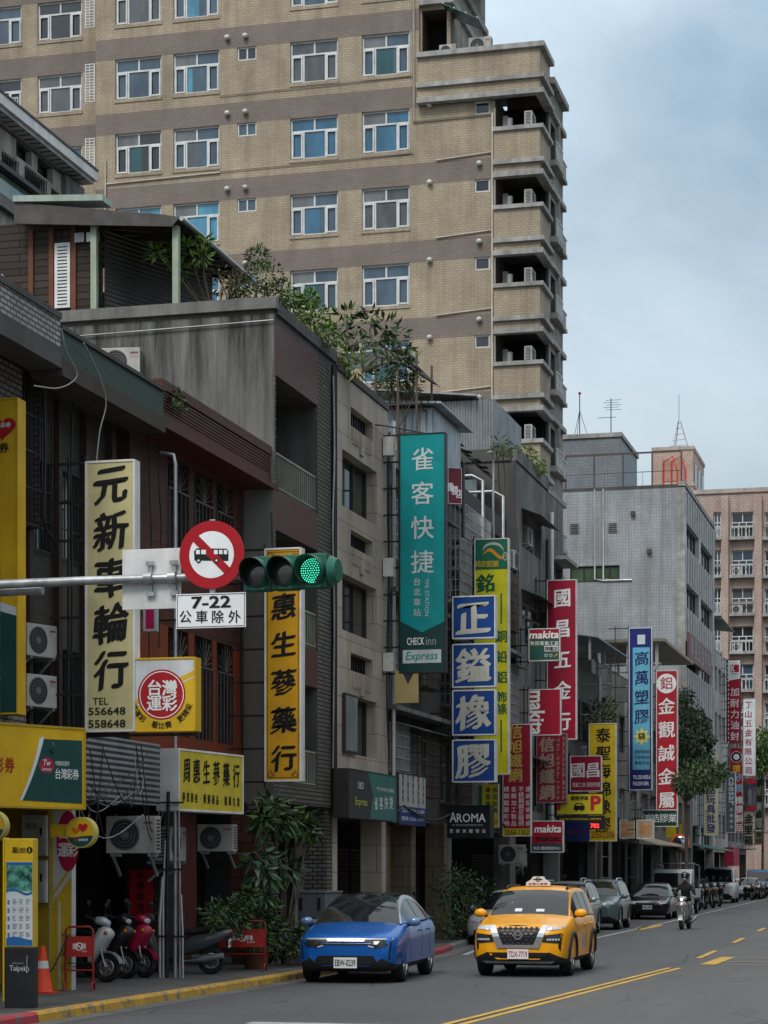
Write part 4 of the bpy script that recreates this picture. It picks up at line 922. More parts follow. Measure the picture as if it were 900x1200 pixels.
mb = MB(rU.location); mb.cyl((-19.15, yU - .5, 16.6), (-19.05, yU - .5, 16.6), .38, M('vent_ring', (.05, .05, .05)), n=18); mb.box(-19.24, yU - 1.1, 13, -19.13, yU - .02, 17.5, CONC); mb.build('exhaust_vent', rU)
mb = MB(rU.location); FU.box(mb, 40.5, onX(32, 238, -19.25).y, fz(10, 238, -19.25), fz(10, 214, -19.25), .08, .12, GLASS('green_glass', (.12, .2, .17))); FU.box(mb, 40.5, onX(32, 238, -19.25).y, fz(10, 252, -19.25), fz(10, 238, -19.25), .003, .14, CONC); FU.box(mb, 40.5, onX(34, 238, -19.25).y, fz(10, 213, -19.25), fz(10, 208, -19.25), .003, .3, DARK); mb.build('glass_balustrade', rU)

# ---- wooden shack on the concrete building's roof
WOOD = TILE('grey_planks', (.075, .055, .045), (.045, .034, .03), (.012, .01, .01), 1.8, .14, .012, .35, .8, .5)
BATT = M('brown_batten', (.15, .055, .03), .7, dirt=.4)
SAGE = M('sage_paint', (.34, .40, .30), .55, dirt=.4)
FK_ = M('tin_fascia', (.075, .065, .06), .5, .3, var=.35, dirt=.4)
YS_ = 40.35; FS = FYp(YS_); X0 = FS.px(18, 300)[0]; X1 = FS.px(118, 300)[0]; X2 = FS.px(214, 300)[0]; zb = 12.82
rS = thing('roof_shack', 'weathered plank shack with a sagging tin roof on top of the stained concrete building', 'shack', (X1, YS_, zb))
mb = MB(rS.location); mb.box(-18.8, YS_, zb, X1, YS_ + .12, 14.75, WOOD); mb.box(-18.8, YS_ + .121, zb, -18.7, 44, 14.7, WOOD); mb.build('plank_wall', rS)
mb = MB(rS.location)
for u in (37, 61, 87, 113): x = FS.px(u, 300)[0]; mb.box(x - .05, YS_ - .05, zb, x + .05, YS_ - .002, 14.6, BATT); mb.cut()
mb.build_each('batten', rS)
mb = MB(rS.location); a, b, c, e = pxr(FS, 65, 83, 286, 362)
FS.box(mb, a, b, c, e, .003, .05, WHITE)
for i in range(18): z = c + .06 + (e - c - .12) * i / 17.5; FS.box(mb, a + .06, b - .06, z, z + .022, .0505, .054, DARK)
mb.build('louvre_panel', rS)
mb = MB(rS.location); a, b, c, e = pxr(FS, 90, 118, 275, 286); FS.box(mb, a, a + .2, c, e, .052, .12, GALV); FS.box(mb, a + .24, b, c, e, .052, .10, ALU); mb.build('junction_box', rS)
mb = MB(rS.location); SL = CORR('dark_slatted_wall', (.11, .105, .10), .09, .5, .5, .5, 'V')
mb.obox((X1 + .02, YS_ + .15, zb), (X2 - X1 - .5, 3.0, 0), (0, .05, 0), (0, 0, 1.75), SL); mb.box(-18.6, YS_ + 3.3, zb, X2 - .6, YS_ + 3.36, 14.2, SL); mb.build('slatted_wall', rS)
mb = MB(rS.location)
for u, zt in ((115, 14.6), (210.5, 14.4)): x = FS.px(u, 300)[0]; mb.box(x - .06, YS_ - .25, zb - .35, x + .06, YS_ - .13, zt, SAGE); mb.cut()
mb.box(X2 - .3, YS_ + 3.7, zb, X2 - .2, YS_ + 3.8, 14.1, SAGE); mb.build_each('post', rS)
mb = MB(rS.location); zl, zr = FS.px(27, 244)[1], FS.px(215, 262)[1]
xl_, xr_ = FS.px(26, 260)[0], FS.px(218, 262)[0]
mb.prism([(xl_, YS_ - .4, zl - .42), (xr_ - .15, YS_ - .4, zr - .16), (xr_, YS_ - .4, zr), (xr_ - .3, YS_ - .4, zr + .08), (xl_, YS_ - .4, zl)], (0, .06, 0), FK_)
mb.obox((xl_, YS_ - .45, zl + .002), (FS.px(130, 250)[0] - xl_, 0, -.12), (0, .5, 0), (0, 0, .12), M('pale_green_gutter', (.36, .43, .38), .5, dirt=.35))
mb.obox((xl_, YS_ - .35, zl - .06), (xr_ - xl_, 0, zr - zl + .05), (0, 4.6, 0), (0, 0, .04), FK_)
for i in range(6): y = YS_ + .1 + i * .75; mb.obox((xl_, y, zl - .14), (xr_ - xl_ - .1, 0, zr - zl + .05), (0, .06, 0), (0, 0, .07), DARK)
mb.tube([(xr_ + .05, YS_ - .4, zr - .02), (xr_ + .05, YS_ + 4.2, zr - .05)], .05, GALV, 6)
mb.build('tin_roof', rS)
mb = MB(rS.location); p = onY(236, 345, YS_ + 4); mb.box(p.x - .65, YS_ + 4.5, zb, p.x + .65, YS_ + 4.6, 14.0, M('blue_tarp', (.02, .20, .42), .5)); mb.build('blue_sheet', rS)
# ---- corrugated rooftop sheds over the older blocks
CGR = CORR('grey_corrugated', (.30, .31, .32), .18, .35, .45, .5, 'H'); CBL = CORR('pale_corrugated', (.42, .47, .50), .18, .3, .45, .4, 'H')
Y1 = 52.6; F1 = FYp(Y1); a, b, c, e = pxr(F1, 440, 505, 478, 496)
r = thing('roof_shed', 'pale blue corrugated shed with a lean roof on the dark block behind the teal sign', 'shed', (b, Y1, 11.48), group='corrugated rooftop sheds')
mb = MB(r.location); mb.box(a - 2, Y1 + .3, 11.49, b, Y1 + 3.4, e, CBL); mb.build('wall', r)
mb = MB(r.location); mb.obox((a - 2.2, Y1, e + .28), (b - a + 2.45, 0, -.25), (0, 3.8, 0), (0, 0, .05), CBL); mb.build('roof', r)
Y2 = 66.6; F2_ = FYp(Y2); a, b, c, e = pxr(F2_, 488, 579, 472, 560); b2 = F2_.px(560, 500)[0]
r = thing('roof_shed', 'tall grey corrugated shed below the tower on the grimy block', 'shed', (b, Y2, 14.08), group='corrugated rooftop sheds')
mb = MB(r.location); mb.box(a - 2, Y2, 14.079, b, Y2 + 4.5, e - .02, CGR); mb.build('wall', r)
mb = MB(r.location); mb.obox((a - 2.2, Y2 - .3, e + .5), (b2 - a + 2.2, 0, -.45), (0, 5.2, 0), (0, 0, .06), GALV); mb.build('roof', r)
Y3 = 61.6; F3 = FYp(Y3); a, b, c, e = pxr(F3, 500, 566, 507, 545)
r = thing('roof_shed', 'dark torn lean to with a ragged edge in front of the tall corrugated shed', 'shed', (b, Y3, 11.7), group='corrugated rooftop sheds')
mb = MB(r.location); mb.obox((a, Y3, e + .4), (b - a, 0, -1.6), (0, 2, 0), (0, 0, .05), DARK)
random.seed(5)
for i in range(24): x = a + (b - a) * random.random(); z = e + .4 - 1.6 * (x - a) / (b - a); mb.obox((x, Y3 - .1, z - .02), (.3, -.1, -.2 * random.random()), (0, .4, 0), (0, 0, .02), DARK)
mb.build('roof', r)
mb = MB(r.location); mb.box(a - .5, Y3 + .4, 11.69, b - .8, Y3 + 1.8, e - 1.0, CONC); mb.box(a + .5, Y3 + .36, 12.31, a + 1.4, Y3 + .398, 13.2, GLASS('shed_pane', (.10, .13, .14))); mb.build('wall', r)
# steel rooftop frame with a slatted top beside the frangipani
Yf = 52.0; Ff = FYp(Yf); a, b, c, e = pxr(Ff, 440, 493, 405, 470)
r = thing('roof_frame', 'rusty steel rooftop frame with a torn slatted cover, just beyond the frangipani', 'frame', (a, Yf, 11.48)); mb = MB(r.location)
for x in (a, (a + b) / 2, b - .1):
    for y in (Yf, Yf + 1.6): mb.box(x - .025, y - .025, 11.48, x + .025, y + .025, e - .2, M('rusty_frame', (.09, .065, .05), .7, .3))
for z in (12.6, 13.3): mb.tube([(a, Yf, z), (b, Yf, z)], .018, M('rusty_frame', (.09, .065, .05), .7, .3), 5); mb.tube([(b - .1, Yf, z), (b - .1, Yf + 1.6, z)], .018, M('rusty_frame', (.09, .065, .05), .7, .3), 5)
mb.tube([(a, Yf, 11.6), (b - .1, Yf, 13.6)], .015, M('rusty_frame', (.09, .065, .05), .7, .3), 5); mb.tube([(a, Yf, 13.6), (b - .1, Yf, 11.6)], .015, M('rusty_frame', (.09, .065, .05), .7, .3), 5); mb.build('posts', r)
mb = MB(r.location)
for i in range(16): t = i / 15; mb.obox((a + (b - a) * t, Yf - .3, e + .1 - .75 * t), (.05, 0, -.05), (0, 2.2, 0), (0, 0, .02), DARK)
mb.obox((a, Yf - .1, e + .06), (b - a, 0, -.75), (0, .05, 0), (0, 0, .05), DARK); mb.obox((a, Yf + 1.6, e + .06), (b - a, 0, -.75), (0, .05, 0), (0, 0, .05), DARK); mb.build('slatted_cover', r)
mb = MB(r.location); mb.obox((a - 1.2, Yf + .2, e - .12), (1.9, 0, .06), (0, 1.6, 0), (0, 0, .03), WHITE); mb.build('white_sheet', r)
def P(name, c, **k): return M('sign_' + name, c, k.pop('rough', .5), var=k.pop('var', .09), dirt=k.pop('dirt', .2), **k)
BLK = M('ink_black', (.012, .012, .013), .45, var=0); WTX = M('sign_white_letter', (.78, .78, .77), .45, var=0); REDT = M('letter_red', (.42, .015, .03), .45, var=0); YLT = M('letter_yellow', (.68, .46, .03), .45, var=0)
class Sign:
    def __init__(s, name, label, u0, u1, v0, v1, X=-12.15, depth=.22, face=None, frame=ALU, fw=.035, ang=0.0, gap=.2, bracket=True, cat='sign', group='vertical shop signs', Y=None, P0=None):
        d = Vector((sin(-ang) * 0 + cos(ang), sin(ang), 0))
        p = P0 if P0 is not None else (onY(u0, v1, Y) if Y is not None else onX(u0, v1, X))
        s.F = Face((p.x, p.y, 0), d); F = s.F
        s.u0, s.z0 = F.px(u0, v1); s.u1, s.z1 = F.px(u1, v0); _, zt = F.px(u0, v0); s.z1 = zt
        s.mpp = s.z1 - F.px(u0, v0 + 1)[1]
        s.root = thing(name, label, cat, F.pt(s.u0, s.z0, 0), 0, group); o = s.root.location
        s.mb = MB(o); s.depth = depth; s.name = name
        F.box(s.mb, s.u0 + .002, s.u1 - .002, s.z0 + .002, s.z1 - .002, -depth, 0, face)
        if fw:
            m = MB(o); a, b, c, e = s.u0, s.u1, s.z0, s.z1
            F.box(m, a - .004, a + fw, c, e, -depth - .006, .012, frame); F.box(m, b - fw, b + .004, c, e, -depth - .006, .012, frame)
            F.box(m, a + fw, b - fw, c - .004, c + fw, -depth - .006, .012, frame); F.box(m, a + fw, b - fw, e - fw, e + .004, -depth - .006, .012, frame); m.build('frame', s.root, bevel=.004)
        if bracket:
            m = MB(o); g = gap; a = s.u0
            for k in (a - g + .02, a - .05): F.box(m, k, k + .03, s.z0 - .1, s.z1 + .1, -.14, -.10, DARK)
            n = max(2, int((s.z1 - s.z0) / .55))
            for i in range(n + 1): z = s.z0 + (s.z1 - s.z0) * i / n; F.box(m, a - g - .25, a - .02, z - .018, z + .018, -.141, -.10, DARK)
            m.build('bracket', s.root)
    def rect(s, u0, u1, v0, v1, mat, d=.003):
        a, zt = s.F.px(u0, v0); b, _ = s.F.px(u1, v0); _, zb = s.F.px(u0, v1)
        s.mb.quad(s.F.pt(a, zb, d), s.F.pt(b, zb, d), s.F.pt(b, zt, d), s.F.pt(a, zt, d), mat)
    def poly(s, pts, mat, d=.003):
        q = [s.F.px(*p) for p in pts]; ar = sum(q[i][0] * q[(i + 1) % len(q)][1] - q[(i + 1) % len(q)][0] * q[i][1] for i in range(len(q)))
        if ar < 0: q.reverse()
        s.mb.add([s.F.pt(a, b, d) for a, b in q], [tuple(range(len(q)))], mat)
    def disc(s, u, v, r, mat, d=.004, r0=0, n=36, sx=1.0):
        c, z = s.F.px(u, v); k = s.mpp; vs = []
        if r0 == 0:
            s.mb.add([s.F.pt(c + r * k * sx * cos(2 * pi * i / n), z + r * k * sin(2 * pi * i / n), d) for i in range(n)], [tuple(range(n))], mat); return
        for i in range(n): t = 2 * pi * i / n; vs += [s.F.pt(c + r * k * sx * cos(t), z + r * k * sin(t), d), s.F.pt(c + r0 * k * sx * cos(t), z + r0 * k * sin(t), d)]
        s.mb.add(vs, [(2 * i, (2 * i + 2) % (2 * n), (2 * i + 3) % (2 * n), 2 * i + 1) for i in range(n)], mat)
    def c(s, ch, u, v, h, mat, bold=.02, sx=1.0, brush=0.0, d=.008, rot=0.0, shear=0.0):
        a, z = s.F.px(u, v); put(s.mb, s.F, ch, a, z, h * s.mpp, mat, bold, sx, shear, d, rot, brush)
    def vert(s, txt, u, v0, v1, h, mat, **k):
        n = len(txt)
        for i, ch in enumerate(txt):
            if ch != ' ': s.c(ch, u, v0 + (v1 - v0) * (i / (n - 1) if n > 1 else 0), h, mat, **k)
    def horiz(s, txt, u0, u1, v, h, mat, dv=0.0, **k):
        n = len(txt)
        for i, ch in enumerate(txt):
            t = i / (n - 1) if n > 1 else 0
            if ch != ' ': s.c(ch, u0 + (u1 - u0) * t, v + dv * t, h, mat, **k)
    def t(s, txt, u0, u1, v0, v1, mat, bold=0.0, rot=False, d=.008, shear=0.0):
        a, zt = s.F.px(u0, v0); b, _ = s.F.px(u1, v0); _, zb = s.F.px(u0, v1); line(s.mb, s.F, txt, a, b, zb, zt, mat, bold, d, rot, shear)
    def done(s): return s.mb.build('panel', s.root)
# ---- lottery signs at the left edge
LY = P('lottery_yellow', (.62, .37, .015)); LG = P('lottery_green', (.012, .062, .055)); LW = P('lottery_white', (.60, .62, .64)); RED = P('red', (.40, .012, .02))
def heart(s, u, v, r, mat, d=.006):
    s.poly([(u + r * 1.05 * (16 * sin(t) ** 3) / 16, v - r * (13 * cos(t) - 5 * cos(2 * t) - 2 * cos(3 * t) - cos(4 * t)) / 16) for t in [2 * pi * i / 40 for i in range(40)]], mat, d)
s = Sign('lottery_sign', 'tall yellow sign with a red heart and dark green foot, at the left edge', -50, 21, 470, 838, X=-13.6, depth=.26, face=LY, frame=LY, fw=.02, bracket=False)
heart(s, 3, 501, 15, RED); s.t('\u516c\u76ca\u5f69\u5238', -10, 13, 496, 502, WTX, .02, d=.01); s.horiz('\u5716\u5f69\u5238', -15, 5, 525, 11, BLK, bold=.03)
s.poly([(-50, 690), (21, 712), (21, 722), (-50, 702)], LW); s.poly([(-50, 702), (21, 722), (21, 838), (-50, 838)], LG); s.done()
s = Sign('shopfront_banner', 'wide yellow and dark green lottery shop banner above the yellow shop pillars', -70, 100, 842, 944, X=-12.2, depth=.3, face=LY, frame=P('dull_yellow', (.42, .27, .02)), fw=.03, ang=RD(90 - 24.8), bracket=False, group='shopfront banners', P0=onX(100, 944, -12.0) - Vector((cos(RD(65.2)), sin(RD(65.2)), 0)) * 3.6)
s.horiz('\u5f69\u5238', -2, 11, 897, 17, P('brown_red', (.30, .035, .01)), bold=.04, sx=.8)
cv = [(51 - 16 * (k / 10) ** 1.0 - 9 * (k / 10) ** 2, 866 + (938 - 866) * k / 10) for k in range(11)]
s.poly([(51, 866 - 4)] + [(u, v) for u, v in cv] + [(u - 5 + 2 * (i / 10), v) for i, (u, v) in reversed(list(enumerate(cv)))], LW, .004)
s.poly(cv + [(96, 942), (96, 868)], LG, .0045)
s.disc(54.5, 897, 10, P('logo_red', (.30, .03, .05)), .006, sx=1.25); s.t('Tw', 50, 59, 890, 897, WTX, 0, d=.009, shear=.2); s.t('Lottery', 49, 60, 899, 904, WTX, 0, d=.009)
s.t('\u4e2d\u570b\u4fe1\u8a17\u9280\u884c', 64.5, 81, 891.5, 897, WTX, 0); s.horiz('\u53f0\u7063\u5f69\u5238', 67.5, 88.5, 907, 12.5, WTX, dv=1, bold=.008, sx=.74); s.done()
# round double lottery sign on the pillar
def round_sign(u, v, r, X, label, full=True):
    p = onX(u, v, X); rt = thing('round_lottery_sign', label, 'sign', p, 0, 'round lottery signs'); F = Face((p.x, p.y, 0), (1, 0, 0)); k = r * (EYE - p).length / FPX
    mb = MB(p); q = Vector((0, 1, 0)); mb.cyl(p - q * .0, p + q * .16, k, P('round_rim', (.5, .42, .12)), n=36); mb.build('rim', rt, sharp=40)
    mb = MB(p); n = 40; kk = k * .93
    mb.add([F.pt(kk * cos(2 * pi * i / n), p.z + kk * sin(2 * pi * i / n), .004) for i in range(n)], [tuple(range(n))], LY)
    lo = [(kk * .995 * cos(t), kk * .995 * sin(t)) for t in [pi + .28 + (pi - .56) * i / 16 for i in range(17)]]
    lo += [(x, -.28 * kk + .06 * kk * sin(2.2 * x / kk)) for x in [kk * .94 * (1 - 2 * i / 12) for i in range(13)]]
    mb.add([F.pt(x, p.z + z, .007) for x, z in lo], [tuple(range(len(lo)))], LG)
    for cx, cz, sz, m in ((-.28 * k, .12 * k, .28 * k, P('orange_heart', (.55, .12, .01))), (.2 * k, .32 * k, .33 * k, RED)):
        pts = [(cx + sz * (16 * sin(t) ** 3) / 16, cz + sz * (13 * cos(t) - 5 * cos(2 * t) - 2 * cos(3 * t) - cos(4 * t)) / 16) for t in [-2 * pi * i / 30 for i in range(30)]]
        mb.add([F.pt(x, p.z + z, .010 if m is RED else .009) for x, z in pts], [tuple(range(30))], m)
    line(mb, F, '\u53f0\u7063\u5f69\u5238', -.1 * k, .55 * k, p.z - .56 * k, p.z - .4 * k, WTX, .02, .012)
    mb.add([F.pt(-.3 * k + .1 * k * cos(2 * pi * i / 12), p.z - .48 * k + .1 * k * sin(2 * pi * i / 12), .011) for i in range(12)], [tuple(range(12))], RED)
    mb.build('face', rt)
    mb = MB(p); mb.box(p.x - k - .25, p.y + .04, p.z - .06, p.x - k * .9, p.y + .12, p.z + .12, LY); mb.build('bracket', rt)
round_sign(94, 975.5, 18, -12.05, 'round yellow and green lottery sign with hearts on the white and yellow pillar')
round_sign(-11, 968, 18, -12.3, 'round lottery sign with a red rim, half cut by the left edge')
# cream calligraphy sign
CRM = P('cream', (.56, .50, .26), dirt=.22, var=.1)
s = Sign('calligraphy_sign', 'tall cream sign with five black brushed characters and phone numbers beneath', 100, 158, 541, 858, X=-12.25, depth=.2, face=CRM, frame=WHITE, fw=.03, gap=.35)
s.vert('\u5143\u65b0\u8eca\u8f2a\u884c', 130, 569, 786, 42, BLK, bold=.03, sx=.92, brush=1.0)
s.t('TEL', 109, 127, 818, 826, BLK, .01); s.t('556648', 104, 147, 829.5, 838, BLK, .02); s.t('558648', 104, 147, 844, 853, BLK, .02); s.done()
# magenta panel behind
s = Sign('magenta_sign', 'narrow magenta sign half hidden behind the cream calligraphy sign', 168, 183, 655, 740, X=-12.2, depth=.1, face=P('magenta', (.36, .01, .08)), bracket=False, gap=.2); s.done()
# sports lottery light box on its frame
s = Sign('light_box_sign', 'square white and yellow light box sign with a red circle, on a black bracket', 147, 229, 772, 858, Y=onX(97, 858, -12.3).y, depth=.24, face=LW, frame=LY, fw=.025, bracket=False)
s.poly([(148, 834), (228, 793), (228, 857), (148, 857)], P('lottery_gold', (.66, .42, .02)), .002); s.poly([(148, 826), (228, 785), (228, 791), (148, 831)], MATS['sign_lottery_gold'], .0025)
s.disc(189.5, 814, 29.5, RED, .004); s.disc(189.5, 814, 27.5, WTX, .005, 26.4)
s.horiz('\u53f0\u7063', 181.5, 199, 806.5, 17, WTX, bold=.03, d=.009); s.horiz('\u904b\u5f69', 181, 199, 824.5, 17, WTX, bold=.03, d=.009)
for i, ch in enumerate('\u8cb7\u904b\u5f69 \u770b\u6bd4\u8cfd \u66f4\u7cbe\u91c7'):
    t = RD(-90 + (i - 5) * 13.2)
    if ch != ' ': s.c(ch, 189.5 + 37 * cos(t) * .95, 814 - 37 * sin(t) * .98, 7.5, BLK, bold=.02, rot=t + pi / 2)
s.done()
m = MB(s.root.location); F = s.F; a = s.u0; g = .72; zs = [s.z0, s.z0 + (s.z1 - s.z0) * .48, s.z1]
for z in zs: F.box(m, a - g, a - .005, z - .02, z + .02, -.13, -.09, DARK)
for i in range(5): u = a - g + g * i / 4.6; F.box(m, u, u + .025, s.z0, s.z1, -.131, -.09, DARK)
F.box(m, a - g, s.u1, s.z0 - .06, s.z0 - .02, -.13, -.09, DARK); m.build('bracket', s.root)
# herbal shop signs
OCH = P('ochre', (.58, .30, .012)); PYL = P('pale_yellow', (.58, .45, .04), dirt=.2)
s = Sign('shopfront_banner', 'yellow herbal shop banner with tall black characters under the red tiled wall', 209, 285, 877, 950, X=-12.25, depth=.4, face=PYL, frame=WHITE, fw=.03, ang=RD(90 - 7.5), bracket=False, group='shopfront banners')
for i, ch in enumerate('\u5468\u60e0\u751f\u8518\u85e5\u884c'): s.c(ch, 218.5 + i * 11.6, 903 + i * 1.35, 27, BLK, bold=.02, sx=.62, brush=.6)
s.horiz('\u8518\u8338\u71d5\u6842\u00b7\u85e5\u81b3\u88dc\u54c1\u00b7\u570b\u85e5\u4e38\u6563', 215, 279, 934, 10.5, BLK, dv=6, bold=.03, sx=.62); s.done()
s = Sign('calligraphy_sign', 'tall ochre sign with black brushed characters and scrolled corners, behind the traffic light', 310, 353, 643, 916, X=-12.25, depth=.22, face=OCH, frame=WHITE, fw=.03, gap=.5)
s.vert('\u5468\u60e0\u751f\u8518\u85e5\u884c', 332.5, 667, 889, 28, BLK, bold=.03, brush=1.0)
for a, b, c, e in ((313, 350, 647, 648), (313, 350, 911, 912), (313, 314, 647, 912), (349, 350, 647, 912)): s.rect(a, b, c, e, P('scroll_brown', (.22, .09, .01)), .003)
for u, v in ((317, 651), (346, 651), (317, 908), (346, 908)):
    s.disc(u, v, 3.2, MATS['sign_scroll_brown'], .004, 2.2, 14); s.disc(u + (3 if u < 330 else -3), v, 2, MATS['sign_scroll_brown'], .0045, 1.2, 12); s.disc(u, v + (4 if v < 700 else -4), 2, MATS['sign_scroll_brown'], .0045, 1.2, 12)
s.done()
# teal hotel sign, banner below it
TEAL = P('teal', (.0, .25, .26)); DTG = P('dark_teal', (.006, .045, .045)); SILV = P('pale_letter', (.52, .58, .58))
s = Sign('hotel_sign', 'tallest teal sign with white characters and a dark chevron at its foot', 468, 522, 509, 789, X=-12.0, depth=.2, face=TEAL, frame=DARK, fw=.025, gap=.3)
s.vert('\u96c0\u5ba2\u5feb\u6377', 495, 538.5, 659, 25, SILV, bold=.012); s.vert('\u53f0\u5317\u8eca\u7ad9', 489, 682, 718, 8.5, SILV, bold=.01); s.t('TPE STATION', 498, 502.5, 678, 722, SILV, 0, rot=True)
s.poly([(469, 728), (494.5, 741), (521, 728), (521, 788), (469, 788)], DTG); s.t('CHECK', 477, 497, 747.5, 756, WTX, .015); s.t('inn', 499, 511, 746.5, 756, P('dim_letter', (.30, .36, .37)), 0)
s.rect(472, 517, 762, 777.5, P('express_plate', (.50, .55, .55)), .004); s.t('Express', 476, 513, 764, 776.5, TEAL, .01, shear=.2)
s.done()
m = MB(s.root.location)
for v in (523, 665, 776): a, z = s.F.px(449, v); b, _ = s.F.px(461, v); s.F.box(m, a, b, z - .21, z + .21, -.2, .03, CREAM); m.cut()
m.build_each('ballast_box', s.root)
s = Sign('shopfront_banner', 'dark and teal hotel banner with yellow script on the stone clad building', 408.5, 466, 900, 958, X=-12.0, depth=.32, face=P('charcoal', (.035, .036, .038)), frame=BFRAME, fw=.02, ang=RD(90), bracket=False, group='shopfront banners')
s.poly([(431, 905), (464, 909), (464, 962), (433, 960), (437, 933)], P('banner_teal', (.04, .16, .145)), .003); s.t('CHECK', 419, 426, 916, 924, WTX, .0); s.t('Express', 416, 430, 934, 946, P('lime_letter', (.50, .52, .08)), .01); s.t('TPE STATION \u53f0\u5317\u8eca\u7ad9', 441, 461, 921.5, 926.5, WTX, 0); s.horiz('\u96c0\u5ba2\u5feb\u6377', 440.5, 458, 942, 15, WTX, dv=-1, bold=.0, sx=1.1); s.done()
s = Sign('shopfront_banner', 'weathered white and blue banner packed with fine black columns of writing', 467, 499, 905, 966, X=-12.2, depth=.2, face=P('chalky_white', (.42, .42, .39), dirt=.3), frame=DARK, fw=.02, ang=RD(90), bracket=False, group='shopfront banners')
for i, w in enumerate(('\u6a61\u81a0\u8edf\u7ba1', '\u5de5\u696d\u76ae\u5e36', '\u5851\u81a0\u88fd\u54c1', '\u7d93\u92b7\u6279\u767c', '\u4e94\u91d1\u6750\u6599')): s.vert(w, 472 + i * 6, 911 + i, 936 + i, 7, BLK, bold=.01)
s.rect(467.5, 498.5, 944, 965, P('band_blue', (.02, .05, .20))); s.t('\u96fb\u8a71:2556-2189', 470, 497, 946, 951.5, WTX, 0); s.t('\u50b3\u771f:2556-1827', 470, 497, 956, 961, WTX, 0); s.done()
s = Sign('tan_sign', 'plain tan hanging board with a dark notch, just below the teal sign', 463, 490, 786, 824, X=-12.1, depth=.08, face=P('tan', (.40, .30, .13)), bracket=False, fw=0, gap=.2)
s.poly([(471, 786.5), (486, 786.5), (478, 802)], P('notch', (.03, .035, .05))); s.done()
s = Sign('maroon_sign', 'small maroon sign with white letters beside the top of the teal sign', 525, 541, 548, 590, X=-12.2, depth=.12, face=P('maroon', (.14, .02, .035)), bracket=False, fw=.01, ang=RD(30)); s.horiz('\u6a61\u81a0\u5e97', 528, 538, 571, 10, WTX, dv=8, sx=.7); s.done()
# the four blue boxes
BLU = P('royal_blue', (.008, .055, .24)); PAL = P('cream_letter', (.50, .49, .43), dirt=.25)
for ch, a, b, w in (('\u6b63', 699, 749, 'topmost'), ('\u93b0', 755, 806, 'second from the top'), ('\u6a61', 809, 862, 'third from the top'), ('\u81a0', 867, 917, 'lowest')):
    s = Sign('blue_box_sign', 'blue box sign with one cream character, %s of four' % w, 530, 580.5, a, b, X=-12.05, depth=.25, face=BLU, frame=WHITE, fw=.03, gap=.35, group='blue box signs in a column')
    s.c(ch, 554.5, (a + b) / 2 + .5, 37, PAL, bold=.03, brush=.7); s.done()
# yellow aluminium sign
YG = P('lemon', (.62, .58, .015)); GRN = P('deep_green', (.01, .14, .07)); DGT = M('green_letter', (.01, .10, .045), .45, var=0)
s = Sign('aluminium_shop_sign', 'bright lemon yellow sign with a green head and swirl emblem behind the blue boxes', 556, 596, 632, 908, X=-12.2, depth=.22, face=YG, frame=WHITE, fw=.025)
s.rect(556.6, 595.4, 633, 668, GRN); s.vert('\u9298\u5b89\u92c1\u696d\u884c', 569, 684, 892, 20, DGT, bold=.03, brush=.8); s.rect(586.5, 588.2, 695, 731, DGT); s.rect(586.5, 588.2, 844, 882, DGT)
s.vert('\u9285\u925b\u92c1', 587.5, 746, 794, 13, DGT, bold=.025); s.vert('\u98fe\u689d', 587.5, 817, 831, 12, DGT, bold=.025)
s.horiz('\u9298\u5b89\u92c1\u696d', 560, 581, 661, 7, YLT, bold=.01)
sw = [(566 + 28 * t, 650 - 5 * sin(t * 6.0) - 2 * t) for t in [i / 14 for i in range(15)]]
s.poly([(u, v - 2.2 * sin(pi * i / 14) - .3) for i, (u, v) in enumerate(sw)] + [(u, v + 2.4 * sin(pi * i / 14) + .3) for i, (u, v) in reversed(list(enumerate(sw)))], P('swirl_orange', (.62, .26, .02)), .006)
sw = [(566 + 12 * (1 - cos(t)), 646 - 9 * sin(t)) for t in [pi * i / 14 for i in range(15)]]
s.poly([(u, v - 1.6) for u, v in sw] + [(u, v + 1.4) for u, v in reversed(sw)], P('swirl_silver', (.45, .46, .45)), .0065); s.disc(592, 652, 5, MATS['sign_swirl_silver'], .0062, 3.6, 18, .6); s.done()
# small ones below
s = Sign('small_yellow_sign', 'small yellow sign with dark green edge and writing above the black sign', 559, 584, 919, 970, X=-12.3, depth=.12, face=P('mustard', (.55, .42, .02)), bracket=False, fw=.01)
s.rect(559.5, 565, 920, 945, GRN); s.vert('\u5c08\u696d\u65bd\u5de5', 572, 926, 950, 6, DGT); s.vert('\u4fee\u7406\u88dd\u6f62', 580, 926, 950, 6, DGT); s.t('25561234', 567, 583, 960, 966, REDT, .02); s.done()
BKS = P('soot_black', (.012, .012, .013))
s = Sign('black_box_sign', 'black box sign with white serif style letters beside an orange doorway', 524, 574, 944, 982, X=-12.3, depth=.5, face=BKS, frame=BKS, fw=.015, gap=.1, bracket=False)
s.t('A', 527, 535, 952, 963.5, WTX, .01); s.t('ROMA', 535.5, 569, 953.5, 963.5, WTX, .012); s.t('for skincare and beauty salon', 530, 566, 966, 968, WTX, 0); s.horiz('\u611b\u6a02\u7f8e\u9ad4\u71df\u5e97', 529, 567, 974, 4.2, WTX, bold=.0); s.done()
